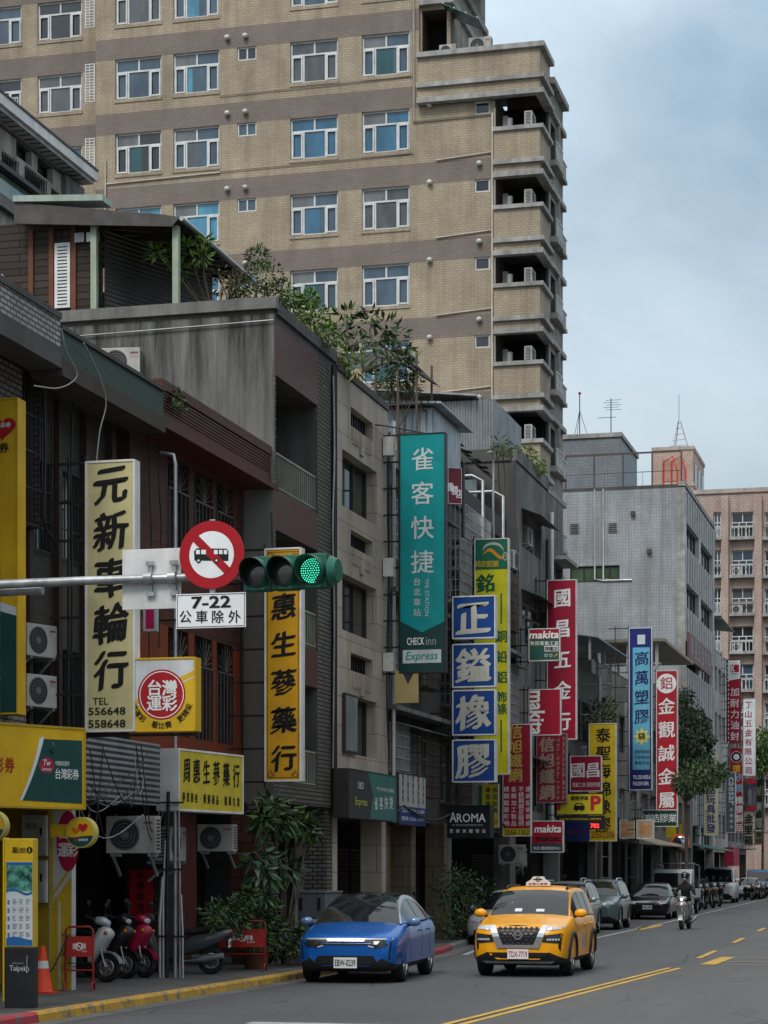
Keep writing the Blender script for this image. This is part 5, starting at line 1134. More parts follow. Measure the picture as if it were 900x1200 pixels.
# red wire mesh signs
CRS = P('crimson', (.34, .006, .035)); GOLD = P('gold_letter', (.58, .40, .08)); PINKL = P('faded_letter', (.50, .36, .30))
s = Sign('wire_mesh_sign', 'crimson sign with four gold characters above fine columns and yellow strip', 589, 622, 849, 980, X=-12.2, depth=.2, face=CRS, frame=WHITE, fw=.02)
s.vert('\u4fe1\u65ed\u9435\u7db2', 604, 858, 909, 15, GOLD, bold=.02, brush=.5)
for i, w in enumerate(('\u92b9\u92fc\u9f8d\u83f1\u5f62\u7db2', '\u5404\u985e\u52a0\u5de5\u88fd\u54c1', '\u4e0d\u92b9\u92fc\u7db2\u5c3c\u9f8d\u7db2', '\u9435\u7db2\u925b\u7db2\u92fc\u7db2')): s.vert(w, 593.5 + i * 8.6, 925, 965, 6, WTX, bold=.0)
s.rect(589.5, 621.5, 971, 979.5, P('strip_yellow', (.55, .43, .03))); s.t('2556-1352', 592, 620, 972.5, 978.5, BLK, .01); s.done()
s = Sign('wire_mesh_sign', 'faded crimson sign with four pale characters beside two vertical phone numbers', 628.5, 664, 860, 941, X=-12.2, depth=.2, face=P('faded_crimson', (.33, .02, .04), var=.1), frame=GALV, fw=.025, gap=.1)
s.vert('\u4fe1\u65ed\u9435\u7db2', 641, 873, 929, 16, PINKL, bold=.035, brush=.6); s.t('TEL:2556-1352', 652.5, 655.5, 864, 937, PINKL, .01, rot=True); s.t('FAX:2558-8366', 659, 662, 864, 937, PINKL, .01, rot=True); s.done()
s = Sign('hardware_sign', 'tall crimson hardware sign with five white characters beside the pale tiled wall', 641, 675.5, 680, 867, X=-12.0, depth=.2, face=CRS, frame=WHITE, fw=.025, gap=.4)
s.vert('\u570b\u660c\u4e94\u91d1\u884c', 659, 701, 846, 20, WTX, bold=.022, brush=.8, sx=.92); s.done()
MKR = P('tool_red', (.36, .008, .03)); MKG = P('tool_green', (.03, .10, .06))
s = Sign('tool_sign', 'small red and green power tool sign in front of the tall crimson sign', 619.5, 656, 737, 775, X=-12.0, depth=.15, face=MKG, frame=WHITE, fw=.025, gap=.3)
s.rect(620, 655.5, 738, 749, MKR); s.t('makita', 621, 655, 740, 748.5, WTX, .04, shear=.15); s.horiz('\u7267\u7530\u96fb\u52d5\u5de5\u5177', 624, 652, 754, 4.6, WTX); s.rect(638, 654, 757, 763.5, WTX, .004); s.horiz('\u65d7\u8266\u5e97', 641, 651, 760.2, 4.6, BLK, d=.012)
s.poly([(623, 770), (628, 764), (632, 761), (635, 763), (632, 768), (627, 771)], P('tool_blue', (.02, .09, .13)), .006); s.disc(640, 768, 2, SILV, .005, 1.2, 10); s.disc(645.5, 768, 2, SILV, .005, 1.2, 10); s.poly([(649, 769), (653, 765), (654, 767), (650, 770)], P('tool_tan', (.45, .28, .15)), .006); s.done()
s = Sign('tool_sign', 'red sign with white script turned on its side, below the small power tool sign', 619.5, 657, 808, 862, X=-12.05, depth=.18, face=MKR, frame=WHITE, fw=.02, gap=.2)
s.t('makita', 621, 638, 810, 861, WTX, .04, rot=True, shear=.0); s.done()
s = Sign('hardware_sign', 'square crimson sign with two white characters and a small line of writing', 668, 705, 886, 927.5, X=-11.9, depth=.18, face=CRS, frame=WHITE, fw=.025, gap=.1)
s.horiz('\u570b\u660c', 677, 695, 903, 16.5, WTX, bold=.016, brush=.7); s.t('\u96fb\u52d5\u5de5\u5177 \u670d\u52d9\u4fee\u7406', 671, 703, 917, 922.5, WTX, .0); s.done()
s = Sign('parking_sign', 'yellow parking sign with a car symbol, a red letter P and a lit red number', 652, 707, 930, 955, X=-11.6, depth=.2, face=P('parking_yellow', (.55, .45, .02)), frame=BKS, fw=.02, gap=.1)
s.horiz('\u512a\u60e0\u505c\u8eca', 671, 687, 935.5, 5, BLK); s.t('P', 693, 703.5, 933, 949, REDT, .05)
s.poly([(672, 948), (673, 944), (675, 941), (682, 941), (684, 944), (685.5, 945), (685, 949), (672, 949)], BLK, .006); s.poly([(675, 944), (676, 942.2), (681, 942.2), (682.4, 944)], MATS['sign_parking_yellow'], .009); s.disc(675.5, 949, 1.5, BLK, .007, 0, 10); s.disc(682, 949, 1.5, BLK, .007, 0, 10)
s.t('P', 654, 664, 933, 949, REDT, .05); s.done()
m = MB(s.root.location); a, zt = s.F.px(652, 956); b, zb = s.F.px(708, 963); s.F.box(m, a, b, zb, zt, -.2, .02, BKS); line(m, s.F, '24HR PARKING OPEN', a + .1, b - .1, zb + .06, zt - .08, YLT, 0, .026); a, zt = s.F.px(690, 963); b, zb = s.F.px(708, 972); s.F.box(m, a, b, zb, zt - .01, -.2, .02, BKS); LED = M('led_red', (.9, .03, .03), .4, var=0, emit=1.3); line(m, s.F, '702', a + .06, b - .15, zb + .05, zt - .06, LED, .03, .026); m.build('number_display', s.root)
s = Sign('tool_sign', 'red and grey power tool sign hung low above the yellow taxi', 622, 660, 962, 999, X=-12.1, depth=.2, face=MKR, frame=WHITE, fw=.02, gap=.1)
s.t('makita', 627, 658, 967, 975.5, WTX, .04, shear=.15); s.t('maktec', 628, 657, 979, 985.5, BLK, .04); s.rect(622.5, 659.5, 988, 998.5, P('slate', (.04, .05, .07))); s.t('\u7267\u7530 \u6b0a\u5a01\u7dad\u4fee\u4e2d\u5fc3', 625, 657, 992, 996, WTX, 0); s.done()
s = Sign('navy_sign', 'plain navy sign with faint letters next to the red power tool sign', 661.5, 690, 963, 985, X=-11.6, depth=.2, face=P('navy', (.008, .02, .11)), frame=P('navy', (.008, .02, .11)), fw=.01, bracket=False); s.t('BOSCH', 665, 686, 972, 978, P('dim_red', (.12, .02, .06)), .02); s.done()
FYE = P('sponge_yellow', (.60, .43, .015))
s = Sign('calligraphy_sign', 'yellow sign with black brushed characters over a phone number, beyond the red signs', 690, 722, 848, 986, X=-11.7, depth=.2, face=FYE, frame=WHITE, fw=.02, gap=.1)
s.vert('\u6cf0\u8056\u6d77\u7dbf\u6a61\u81a0', 707, 862, 967, 16, BLK, bold=.018, brush=.8); s.t('25502306', 693, 720, 974, 982, P('number_brown', (.25, .05, .01)), .02); s.done()
# farther signs
NVY = P('deep_blue', (.012, .018, .14)); SKB = P('sky_blue', (.12, .38, .52))
s = Sign('plastic_shop_sign', 'tall blue sign with a pale blue field, dark characters and a yellow starburst', 737, 764, 736, 926, X=-12.3, depth=.3, face=NVY, frame=SILV, fw=.03, gap=.6)
s.rect(741.5, 761.5, 759, 902, SKB); s.rect(747, 756, 744, 755, SILV, .005); s.vert('\u9ad8\u842c\u5851\u81a0', 752, 772, 840, 15.5, P('ink_blue', (.015, .02, .10)), bold=.016, brush=.8)
s.poly([(752 + (14 if k % 2 == 0 else 8) * cos(RD(-90 + k * 22.5)) * .75, 863 + (11 if k % 2 == 0 else 6) * sin(RD(-90 + k * 22.5))) for k in range(16)], P('star_yellow', (.62, .55, .14)), .006); s.c('\u888b', 752, 863, 8, BLK, bold=.03, d=.012)
for k, w in enumerate(('\u5851\u81a0\u888b\u985e', '\u5370\u5237\u88fd\u888b', '\u5c08\u696d\u6279\u767c')): s.horiz(w, 745.5, 759, 881 + 6.5 * k, 4, P('ink_blue', (.02, .025, .10)), bold=.0)
s.t('TEL:2559-0092-6', 742, 765 - 3, 908.5, 913, WTX, .02); s.t('FAX:2559-0096', 742, 760, 916, 920.5, WTX, .02); s.done()
s = Sign('metal_shop_sign', 'tall red sign topped by a white disc, with white characters, beside the street tree', 769, 794, 786, 952, X=-12.4, depth=.25, face=P('scarlet', (.42, .015, .03)), frame=WHITE, fw=.03, gap=.3)
s.disc(781, 801, 11.5, WTX, .004); s.c('\u92c1', 781, 801, 13.5, REDT, bold=.008, d=.012); s.vert('\u91d1\u89c0\u8aa0\u91d1\u5c6c', 781, 828, 938, 17.5, WTX, bold=.016, brush=.7); s.done()
s = Sign('glue_shop_sign', 'wide dark green sign with four white characters under the red metal shop sign', 752, 794, 949, 969, X=-11.9, depth=.2, face=P('bottle_green', (.012, .06, .035)), frame=WHITE, fw=.03, gap=.2); s.horiz('\u9d3b\u7693\u81a0\u696d', 758, 788, 959, 9.5, WTX, bold=.004); s.done()
TANB = P('bleached_tan', (.45, .33, .20), dirt=.3)
for a, b, ch, w in ((726, 744, '\u5de5', 'left'), (746, 766, '\u6750', 'right')):
    s = Sign('bleached_box_sign', 'sun bleached tan box sign with a ghost of a character, %s one of the pair' % w, a, b, 961, 983, X=-12.2 + (.9 if w == 'right' else 0), depth=.2, face=TANB, frame=WHITE, fw=.03, gap=.1, group='bleached box signs'); s.c(ch, (a + b) / 2, 972, 13, P('bleached_mark', (.50, .24, .10)), bold=.05); s.done()
DRED = P('deep_red', (.36, .012, .03))
s = Sign('oil_seal_sign', 'red sign with a white top panel and checkered edge, near the pink block', 852, 868, 773, 871, X=-14.2, depth=.3, face=DRED, frame=BKS, fw=.02, gap=.2)
s.rect(852.4, 867.6, 774, 793, WTX); s.poly([(852.4, 793), (867.6, 793), (867.6, 795), (852.4, 798)], WTX); s.rect(856, 866, 779, 788, DRED, .006); s.t('K', 857, 861, 780, 787, WTX, .05, d=.012); s.t('KOKA', 857, 866, 789, 791, BLK)
s.vert('\u52a0\u8010\u529b\u6cb9\u5c01', 861, 811, 863, 9.5, WTX, bold=.012)
for k in range(38): s.rect(852.3 + (k % 2) * .9, 853.2 + (k % 2) * .9, 774 + k * 2.55, 776.55 + k * 2.55, WTX if k % 2 else BKS, .013)
s.done()
s = Sign('ring_shop_sign', 'red sign with a ring emblem and blue and white characters under the oil seal sign', 855, 870, 876, 976, X=-14.0, depth=.2, face=DRED, frame=ALU, fw=.02, gap=.2)
s.disc(863, 887, 6.5, WTX, .004); s.disc(863, 887, 6, BKS, .005, 3.5); s.c('\u74b0', 863, 901, 8, YLT, bold=.04); s.vert('\u77fd\u819c', 865, 911, 924, 9, P('pale_blue_letter', (.25, .45, .6)), bold=.03); s.vert('\u6a61\u81a0\u88fd\u54c1', 866, 938, 970, 8.5, WTX, bold=.02); s.done()
s = Sign('white_hardware_sign', 'white sign with dark red characters, rightmost tall sign before the pink block', 871, 885.5, 819, 909, X=-14.1, depth=.25, face=LW, frame=ALU, fw=.02, gap=.3); s.vert('\u4e01\u5c71\u4e94\u91d1\u6709\u9650\u516c\u53f8', 877, 826, 903, 8, P('wine_letter', (.25, .015, .05)), bold=.014, brush=.5); s.done()
s = Sign('grey_sign', 'slate grey sign with a pale sideways word and four small marks', 850, 862, 905, 976, X=-13.6, depth=.3, face=P('slate_grey', (.08, .11, .12)), frame=ALU, fw=.05, gap=.2); s.t('caesar', 854, 859.5, 911, 943, SILV, .02, rot=True); s.vert('\u51f1\u6492\u885b\u6d74', 857, 949, 969, 3.5, SILV); s.done()
CRT = P('toy_cream', (.48, .45, .26))
s = Sign('toy_shop_sign', 'cream sign with blue and purple characters half hidden by tree leaves', 825, 841, 884, 979, X=-13.6, depth=.2, face=CRT, frame=ALU, fw=.02, gap=.3); s.vert('\u6587\u5177\u79ae\u54c1\u73a9\u5177\u6279\u767c', 833, 892, 971, 10, P('violet_ink', (.03, .035, .16)), bold=.03, brush=.4); s.done()
s = Sign('industry_sign', 'dark green sign with pale brushed characters at the right edge', 885, 896, 893, 973, X=-13.6, depth=.2, face=P('pine_green', (.02, .05, .035)), frame=ALU, fw=.02, gap=.2); s.vert('\u76ca\u6210\u8208\u696d', 890.5, 908, 965, 11, P('pale_green_letter', (.45, .5, .4)), bold=.03, brush=.8); s.done()
s = Sign('poster_sign', 'dark poster sign with a red band above and below the white hardware sign', 873, 886.5, 913, 950, X=-13.9, depth=.2, face=P('poster_dark', (.05, .04, .06), var=.5, vscale=3), frame=BKS, fw=.01, gap=.2); s.rect(873.2, 886.3, 913.3, 918, DRED); s.rect(873.2, 886.3, 945, 949.6, DRED); s.poly([(876, 944), (877, 926), (879, 923), (881, 927), (881.5, 944)], P('poster_grey', (.15, .15, .17)), .006); s.poly([(881.5, 944), (882, 928), (884, 925), (885.5, 929), (885.6, 944)], P('poster_mid', (.10, .09, .12)), .007); s.done()
s = Sign('box_shop_sign', 'narrow faded sign with three dark characters at street level, far right', 872, 882, 952, 992, X=-13.8, depth=.2, face=P('faded_cream', (.38, .35, .28)), frame=ALU, fw=.01, gap=.2); s.vert('\u91d1\u91cc\u7bb1', 877, 960, 985, 10, BLK, bold=.03, brush=.5); s.done()
s = Sign('sponge_sign', 'small yellowish sign with two characters under the dark green sign', 884.5, 894, 974, 990, X=-13.7, depth=.2, face=P('straw', (.48, .42, .16)), frame=ALU, fw=.01, gap=.2); s.vert('\u6d77\u7dbf', 889, 978, 986, 6, P('violet_ink', (.03, .035, .16)), bold=.02); s.done()
s = Sign('round_disc_sign', 'yellow hanging board behind the green glue shop sign', 780, 800, 965, 982, X=-13.0, depth=.1, face=P('board_yellow', (.5, .36, .02)), frame=DARK, fw=.01, bracket=False); s.done()
# maroon fascia boards on the office block
for i, (z0, w) in enumerate(((7.4, 'lower'), (13.6, 'upper'))):
    rt = thing('fascia_board', 'long maroon fascia board with white letters on the office block, %s of two' % w, 'sign', (XK, yK0, z0), 0, 'fascia boards on the office block'); mb = MB(rt.location)
    FK.box(mb, yK0 + .6, yK0 + 12.5, z0, z0 + 1.45, .065, .2, P('dusty_maroon', (.20, .10, .11)))
    for k in range(6): put(mb, FK, '\u8208\u76db\u4e94\u91d1\u6750\u6599'[k], yK0 + 2 + k * 1.8, z0 + .75, 1.0, P('dusty_white', (.42, .40, .40)), .02, 1, 0, .21)
    mb.build('panel', rt)
# ---- traffic signal arm with its sign, plate, back of another sign and the signal head
YA = 23.6; FA_ = FYp(YA); mppA = FA_.px(200, 600)[1] - FA_.px(200, 601)[1]
def ax(u): return FA_.px(u, 677)[0]
def az(v): return FA_.px(200, v)[1]
GST = M('galvanised_tube', (.34, .35, .36), .4, .55, dirt=.3, var=.25, vscale=6)
xp = -11.9
rt = thing('signal_mast', 'galvanised signal arm reaching in from the left edge above the street', 'signal mast', (xp, YA, .13))
mb = MB(rt.location); mb.cyl((xp, YA, .13), (xp, YA, az(660)), .11, GST, .08, 16); mb.cyl((xp, YA, .13), (xp, YA, .45), .16, GST, n=16); mb.build('pole', rt)
mb = MB(rt.location); mb.tube([(xp, YA, az(679)), (ax(100), YA, az(677)), (ax(396), YA + .12, az(676))], .05, GST, 12, radii=[.058, .05, .042]); mb.build('arm', rt)
mb = MB(rt.location); mb.tube([(xp, YA + .15, az(686)), (ax(44), YA + .15, az(684))], .055, GST, 12); mb.build('short_arm', rt)
# white sign seen from the back
rt = thing('road_sign', 'white metal back of a road sign clamped to the signal arm', 'sign', (ax(173), YA + .1, az(712)))
mb = MB(rt.location); FYp(YA + .10).box(mb, ax(140), ax(209), az(712), az(641), 0, .012, M('sign_back_white', (.62, .62, .61), .4, dirt=.3, var=.12)); mb.build('plate', rt, bevel=.004)
for u in (174, 202):
    mb = MB(rt.location); F = FYp(YA + .085)
    F.box(mb, ax(u) - .022, ax(u) + .022, az(697), az(657), 0, .03, GST); F.box(mb, ax(u) - .05, ax(u) + .05, az(661), az(656), .031, .045, GST); F.box(mb, ax(u) - .05, ax(u) + .05, az(697), az(692), .031, .045, GST); mb.cyl((ax(u) - .045, YA, az(676.5)), (ax(u) + .045, YA, az(676.5)), .065, GST, n=14); mb.build('clamp', rt)
# no entry for buses
SW = M('sign_reflective_white', (.74, .75, .76), .35, var=.06, vscale=5, dirt=.08); SR = M('sign_reflective_red', (.35, .008, .015), .35, var=.06, dirt=.08)
Fs = FYp(YA - .10); cx, cz = Fs.px(248, 650); k = Fs.px(248, 600)[1] - Fs.px(248, 601)[1]
rt = thing('prohibition_sign', 'round white road sign with a red ring and slash across a black bus', 'sign', (cx, YA - .1, cz - 40 * k))
def ring(mb, F, cx, cz, r, mat, d, r0=0.0, n=48):
    if not r0: mb.add([F.pt(cx + r * cos(2 * pi * i / n), cz + r * sin(2 * pi * i / n), d) for i in range(n)], [tuple(range(n))], mat); return
    vs = []
    for i in range(n): t = 2 * pi * i / n; vs += [F.pt(cx + r * cos(t), cz + r * sin(t), d), F.pt(cx + r0 * cos(t), cz + r0 * sin(t), d)]
    mb.add(vs, [(2 * i, (2 * i + 2) % (2 * n), (2 * i + 3) % (2 * n), 2 * i + 1) for i in range(n)], mat)
mb = MB(rt.location); mb.cyl((cx, YA - .1, cz), (cx, YA - .085, cz), 40 * k, SR, n=48)
ring(mb, Fs, cx, cz, 40 * k, SR, .002); ring(mb, Fs, cx, cz, 27.5 * k, SW, .004)
def fp(pts, mat, d): q = [Fs.px(*p) for p in pts]; mb.add([Fs.pt(a, b, d) for a, b in q], [tuple(range(len(q)))], mat)
fp([(227, 642), (228, 657), (267.5, 657.5), (268, 645.5), (266, 643), (231, 642), ][::1] if 0 else [(228, 657), (267.8, 657.5), (268, 646), (266, 643), (230.5, 642.5), (227.5, 646)], BLK, .006)
for a, b in ((230, 234.5), (236, 241.5), (251, 255.5), (257, 261), (262.5, 266.5)): fp([(a, 649.5), (b, 649.5), (b, 644.5), (a, 644.5)], SW, .008)
for u in (233, 254): c_, z_ = Fs.px(u, 657); ring(mb, Fs, c_, z_, 3 * k, BLK, .009, n=16); ring(mb, Fs, c_, z_, 1.3 * k, SW, .011, n=12)
t = 20 * k; d_ = 6.0 * k / 1.414
a = (cx - 19.8 * k, cz + 19.8 * k); b = (cx + 19.8 * k, cz - 19.8 * k); w = 3.4 * k
SLASH = [Fs.pt(a[0] - w, a[1] - w, .0072), Fs.pt(b[0] - w, b[1] - w, .0072), Fs.pt(b[0] + w, b[1] + w, .0072), Fs.pt(a[0] + w, a[1] + w, .0072)]
mb.add(SLASH, [(0, 1, 2, 3)], SR); mb.build('disc', rt)
mb = MB(rt.location); mb.box(cx - .03, YA - .083, az(735), cx + .03, YA - .05, az(612), GST); mb.build('backing_bar', rt)
rt = thing('time_plate', 'white plate reading 7-22 with four characters under the round bus sign', 'sign', (*Fs.pt(Fs.px(247, 735)[0], 0)[:2], az(735)))
mb = MB(rt.location); a, zt = Fs.px(206.5, 696.5); b, zb = Fs.px(288, 734.5); Fs.box(mb, a, b, zb, zt, -.012, 0, SW)
for q in ((a + .012, b - .012, zb + .012, zb + .018), (a + .012, b - .012, zt - .018, zt - .012), (a + .012, a + .018, zb + .018, zt - .018), (b - .018, b - .012, zb + .018, zt - .018)): Fs.box(mb, *q, .0005, .003, BLK)
line(mb, Fs, '7-22', Fs.px(225, 0)[0], Fs.px(270, 0)[0], Fs.px(225, 713)[1], Fs.px(225, 699.5)[1], BLK, .035, .005)
for u, ch in zip((217.5, 236.5, 255.5, 275), '\u516c\u8eca\u9664\u5916'): put(mb, Fs, ch, Fs.px(u, 0)[0], Fs.px(u, 723)[1], 14 * k, BLK, .012, 1, 0, .005)
mb.build('plate', rt)
# signal head
SG = M('signal_green_paint', (.02, .115, .075), .45, dirt=.2); SGI = M('signal_hood_inside', (.010, .02, .017), .6)
xh, zh = ax(340), az(677); RZ = RD(-6)
rt = thing('traffic_light', 'green traffic light head of three lamps, the green one lit', 'traffic light', (xh, YA - .12, zh), RZ)
k2 = mppA
mb = MB(); w = 54 * k2; h = 19 * k2
for i in range(3):
    x0 = -w + i * (2 * w / 3) * .96; x1 = x0 + 2 * w / 3 * .94; mb.box(x0, 0, -h, x1, .16, h, SG)
    for zz in (-h - .012, h): mb.box(x0 + .03, .02, zz, x1 - .03, .14, zz + .012, SG)
mb.build('housing', rt, bevel=.025)
mb = MB(); mb.cyl((w * .96, .08, 0), (w * 1.12, .08, 0), h * .92, SG, h * .7, 18); mb.build('end_cap', rt, sharp=40)
for i in range(3):
    xc = -w + w / 3 * .94 + i * (2 * w / 3) * .96; r = 17 * k2
    mb = MB(); n = 24; a0, a1 = RD(-60), RD(240)
    prof = []
    for j, (yy, rr) in enumerate(((0, 1.0), (-.11, 1.0), (-.235, .97))):
        for q in range(n + 1): t = a0 + (a1 - a0) * q / n; dy = yy * (1 if j < 2 else (.65 + .35 * max(0, sin(t)))); prof.append((xc + r * rr * cos(t), dy, r * rr * sin(t)))
    vs = prof + [(xc + (x - xc) * .94, y, z * .94) for x, y, z in prof]; m = n + 1; fs = []
    for j in range(2):
        for q in range(n): fs.append((j * m + q, j * m + q + 1, (j + 1) * m + q + 1, (j + 1) * m + q)[::-1]); b = 3 * m; fs.append((b + j * m + q, b + j * m + q + 1, b + (j + 1) * m + q + 1, b + (j + 1) * m + q))
    for q in range(n): fs.append((2 * m + q, 2 * m + q + 1, 5 * m + q + 1, 5 * m + q))
    mb.add(vs[:3 * m], [f for f in fs if max(f) < 3 * m], SG, True); mb.add(vs, [f for f in fs if max(f) >= 3 * m], SGI, True)
    mb.build('hood', rt)
    mb = MB(); mb.cyl((xc, -.02, 0), (xc, .0, 0), r * .93, SGI if i < 2 else M('lens_bed', (.012, .07, .05)), n=28)
    if i < 2: mb.sphere((xc, -.02, 0), (r * .86, .03, r * .86), GLASS('unlit_lens', (.03, .032, .03), .12), 20, 10)
    else:
        LIT = M('lit_green_led', (.06, .85, .50), .4, var=0, emit=.7)
        pts = [(0, 0)] + [(rr * cos(2 * pi * q / nn), rr * sin(2 * pi * q / nn)) for rr, nn in ((.17, 6), (.33, 12), (.49, 18), (.64, 24), (.78, 30)) for q in range(nn)]
        for px_, pz_ in pts: mb.cyl((xc + px_ * r, -.024, pz_ * r), (xc + px_ * r, -.020, pz_ * r), r * .046, LIT, n=6, smooth=False)
    mb.build('lamp', rt)
# ------------------------------------------------------------ vehicles: front towards local -y
def crom(keys, y):                      # smooth interpolation of tuples along y
    ks = keys
    if y <= ks[0][0]: return ks[0][1:]
    if y >= ks[-1][0]: return ks[-1][1:]
    for i in range(len(ks) - 1):
        if ks[i][0] <= y <= ks[i + 1][0]: break
    p1, p2 = ks[i], ks[i + 1]; t = (y - p1[0]) / (p2[0] - p1[0]); out = []
    p0 = ks[i - 1] if i else p1; p3 = ks[i + 2] if i + 2 < len(ks) else p2
    for j in range(1, len(p1)):
        m1 = (p2[j] - p0[j]) / max(1e-6, p2[0] - p0[0]) * (p2[0] - p1[0]); m2 = (p3[j] - p1[j]) / max(1e-6, p3[0] - p1[0]) * (p2[0] - p1[0])
        d = p2[j] - p1[j]
        if m1 * d <= 0: m1 = 0
        if m2 * d <= 0: m2 = 0
        m1 = math.copysign(min(abs(m1), 3 * abs(d)), d) if d else 0; m2 = math.copysign(min(abs(m2), 3 * abs(d)), d) if d else 0
        out.append((2 * t ** 3 - 3 * t * t + 1) * p1[j] + (t ** 3 - 2 * t * t + t) * m1 + (-2 * t ** 3 + 3 * t * t) * p2[j] + (t ** 3 - t * t) * m2)
    return out
TYRE = M('tyre_rubber', (.018, .018, .018), .8, var=.1); RIMM = M('alloy', (.42, .43, .44), .3, .8, var=.05); PLAS = M('black_plastic', (.02, .02, .021), .55, var=.05); CHR = M('chrome', (.62, .63, .64), .12, 1.0, var=0)
CGL = GLASS('car_glass', (.010, .013, .015), .03, 1.5, .1); LAMPG = GLASS('lamp_glass', (.45, .47, .49), .08, 1.5, .1); DLAMP = GLASS('dark_lamp', (.02, .02, .022), .08, 1.5, .1)
PLATE = M('plate_white', (.66, .66, .65), .4, var=0); AMB = M('amber_lens', (.5, .16, .01), .3, var=0); REDL = M('red_lens', (.32, .01, .01), .25, var=0)
def paint(name, c, metal=.0, rough=.3): return M('paint_' + name, c, rough, metal, var=.03, vscale=2, coat=.45, dirt=.03, spec=.3)
WHEELS = {}
def wheel(parent, x, y, r, w, side, nsp=5, dark=False):
    k = (round(r, 3), round(w, 3), side, nsp, dark)
    if k in WHEELS:
        c = dup(WHEELS[k], parent); c.location = (x, y, r); return c
    mb = MB(); mb.lathe((0, 0, 0), (1, 0, 0), [(r * .66, -w * .48), (r * .93, -w / 2), (r * .985, -w * .42), (r, -w * .25), (r, w * .25), (r * .985, w * .42), (r * .93, w / 2), (r * .66, w * .48)], TYRE, 28)
    mb.cyl((-w * .3, 0, 0), (w * .3, 0, 0), r * .66, PLAS, n=24); t = mb.build('wheel', parent, sharp=50)
    mb = MB(); s = side; m = M('dark_alloy', (.06, .06, .065), .35, .7) if dark else RIMM
    mb.lathe((s * w * .3, 0, 0), (s, 0, 0), [(r * .56, 0), (r * .68, .0), (r * .70, w * .17), (r * .64, w * .17), (r * .60, w * .02)], m, 28); mb.lathe((s * w * .3, 0, 0), (s, 0, 0), [(r * .15, 0), (r * .14, w * .14), (0.001, w * .15)], m, 14)
    for i in range(nsp):
        for dd in (-.13, .13):
            a = 2 * pi * i / nsp + dd; b = 2 * pi * i / nsp + dd * 1.6; p0 = Vector((s * (w * .40), r * .12 * cos(a), r * .12 * sin(a))); p1 = Vector((s * (w * .43), r * .62 * cos(b), r * .62 * sin(b))); mb.tube([p0, p1], r * .05, m, 5, radii=[r * .055, r * .045])
    mb.build('rim', t, sharp=40); t.location = (x, y, r); WHEELS[k] = t; return t
def body_ring(p):
    zb, zm, zt, hb, hm, ht, cr = p
    h = [(0, zb), (hb * .8, zb), (hb, zb + .05), (hm - .012, zb + .14), (hm, zm), (hm - .006, zm + (zt - zm) * .45), (hm * .5 + ht * .5, zt - .07), (ht, zt - .028), (ht - .07, zt), (ht * .55, zt + cr * .72), (0, zt + cr)]
    return [(-x, z) for x, z in reversed(h[1:])] + h
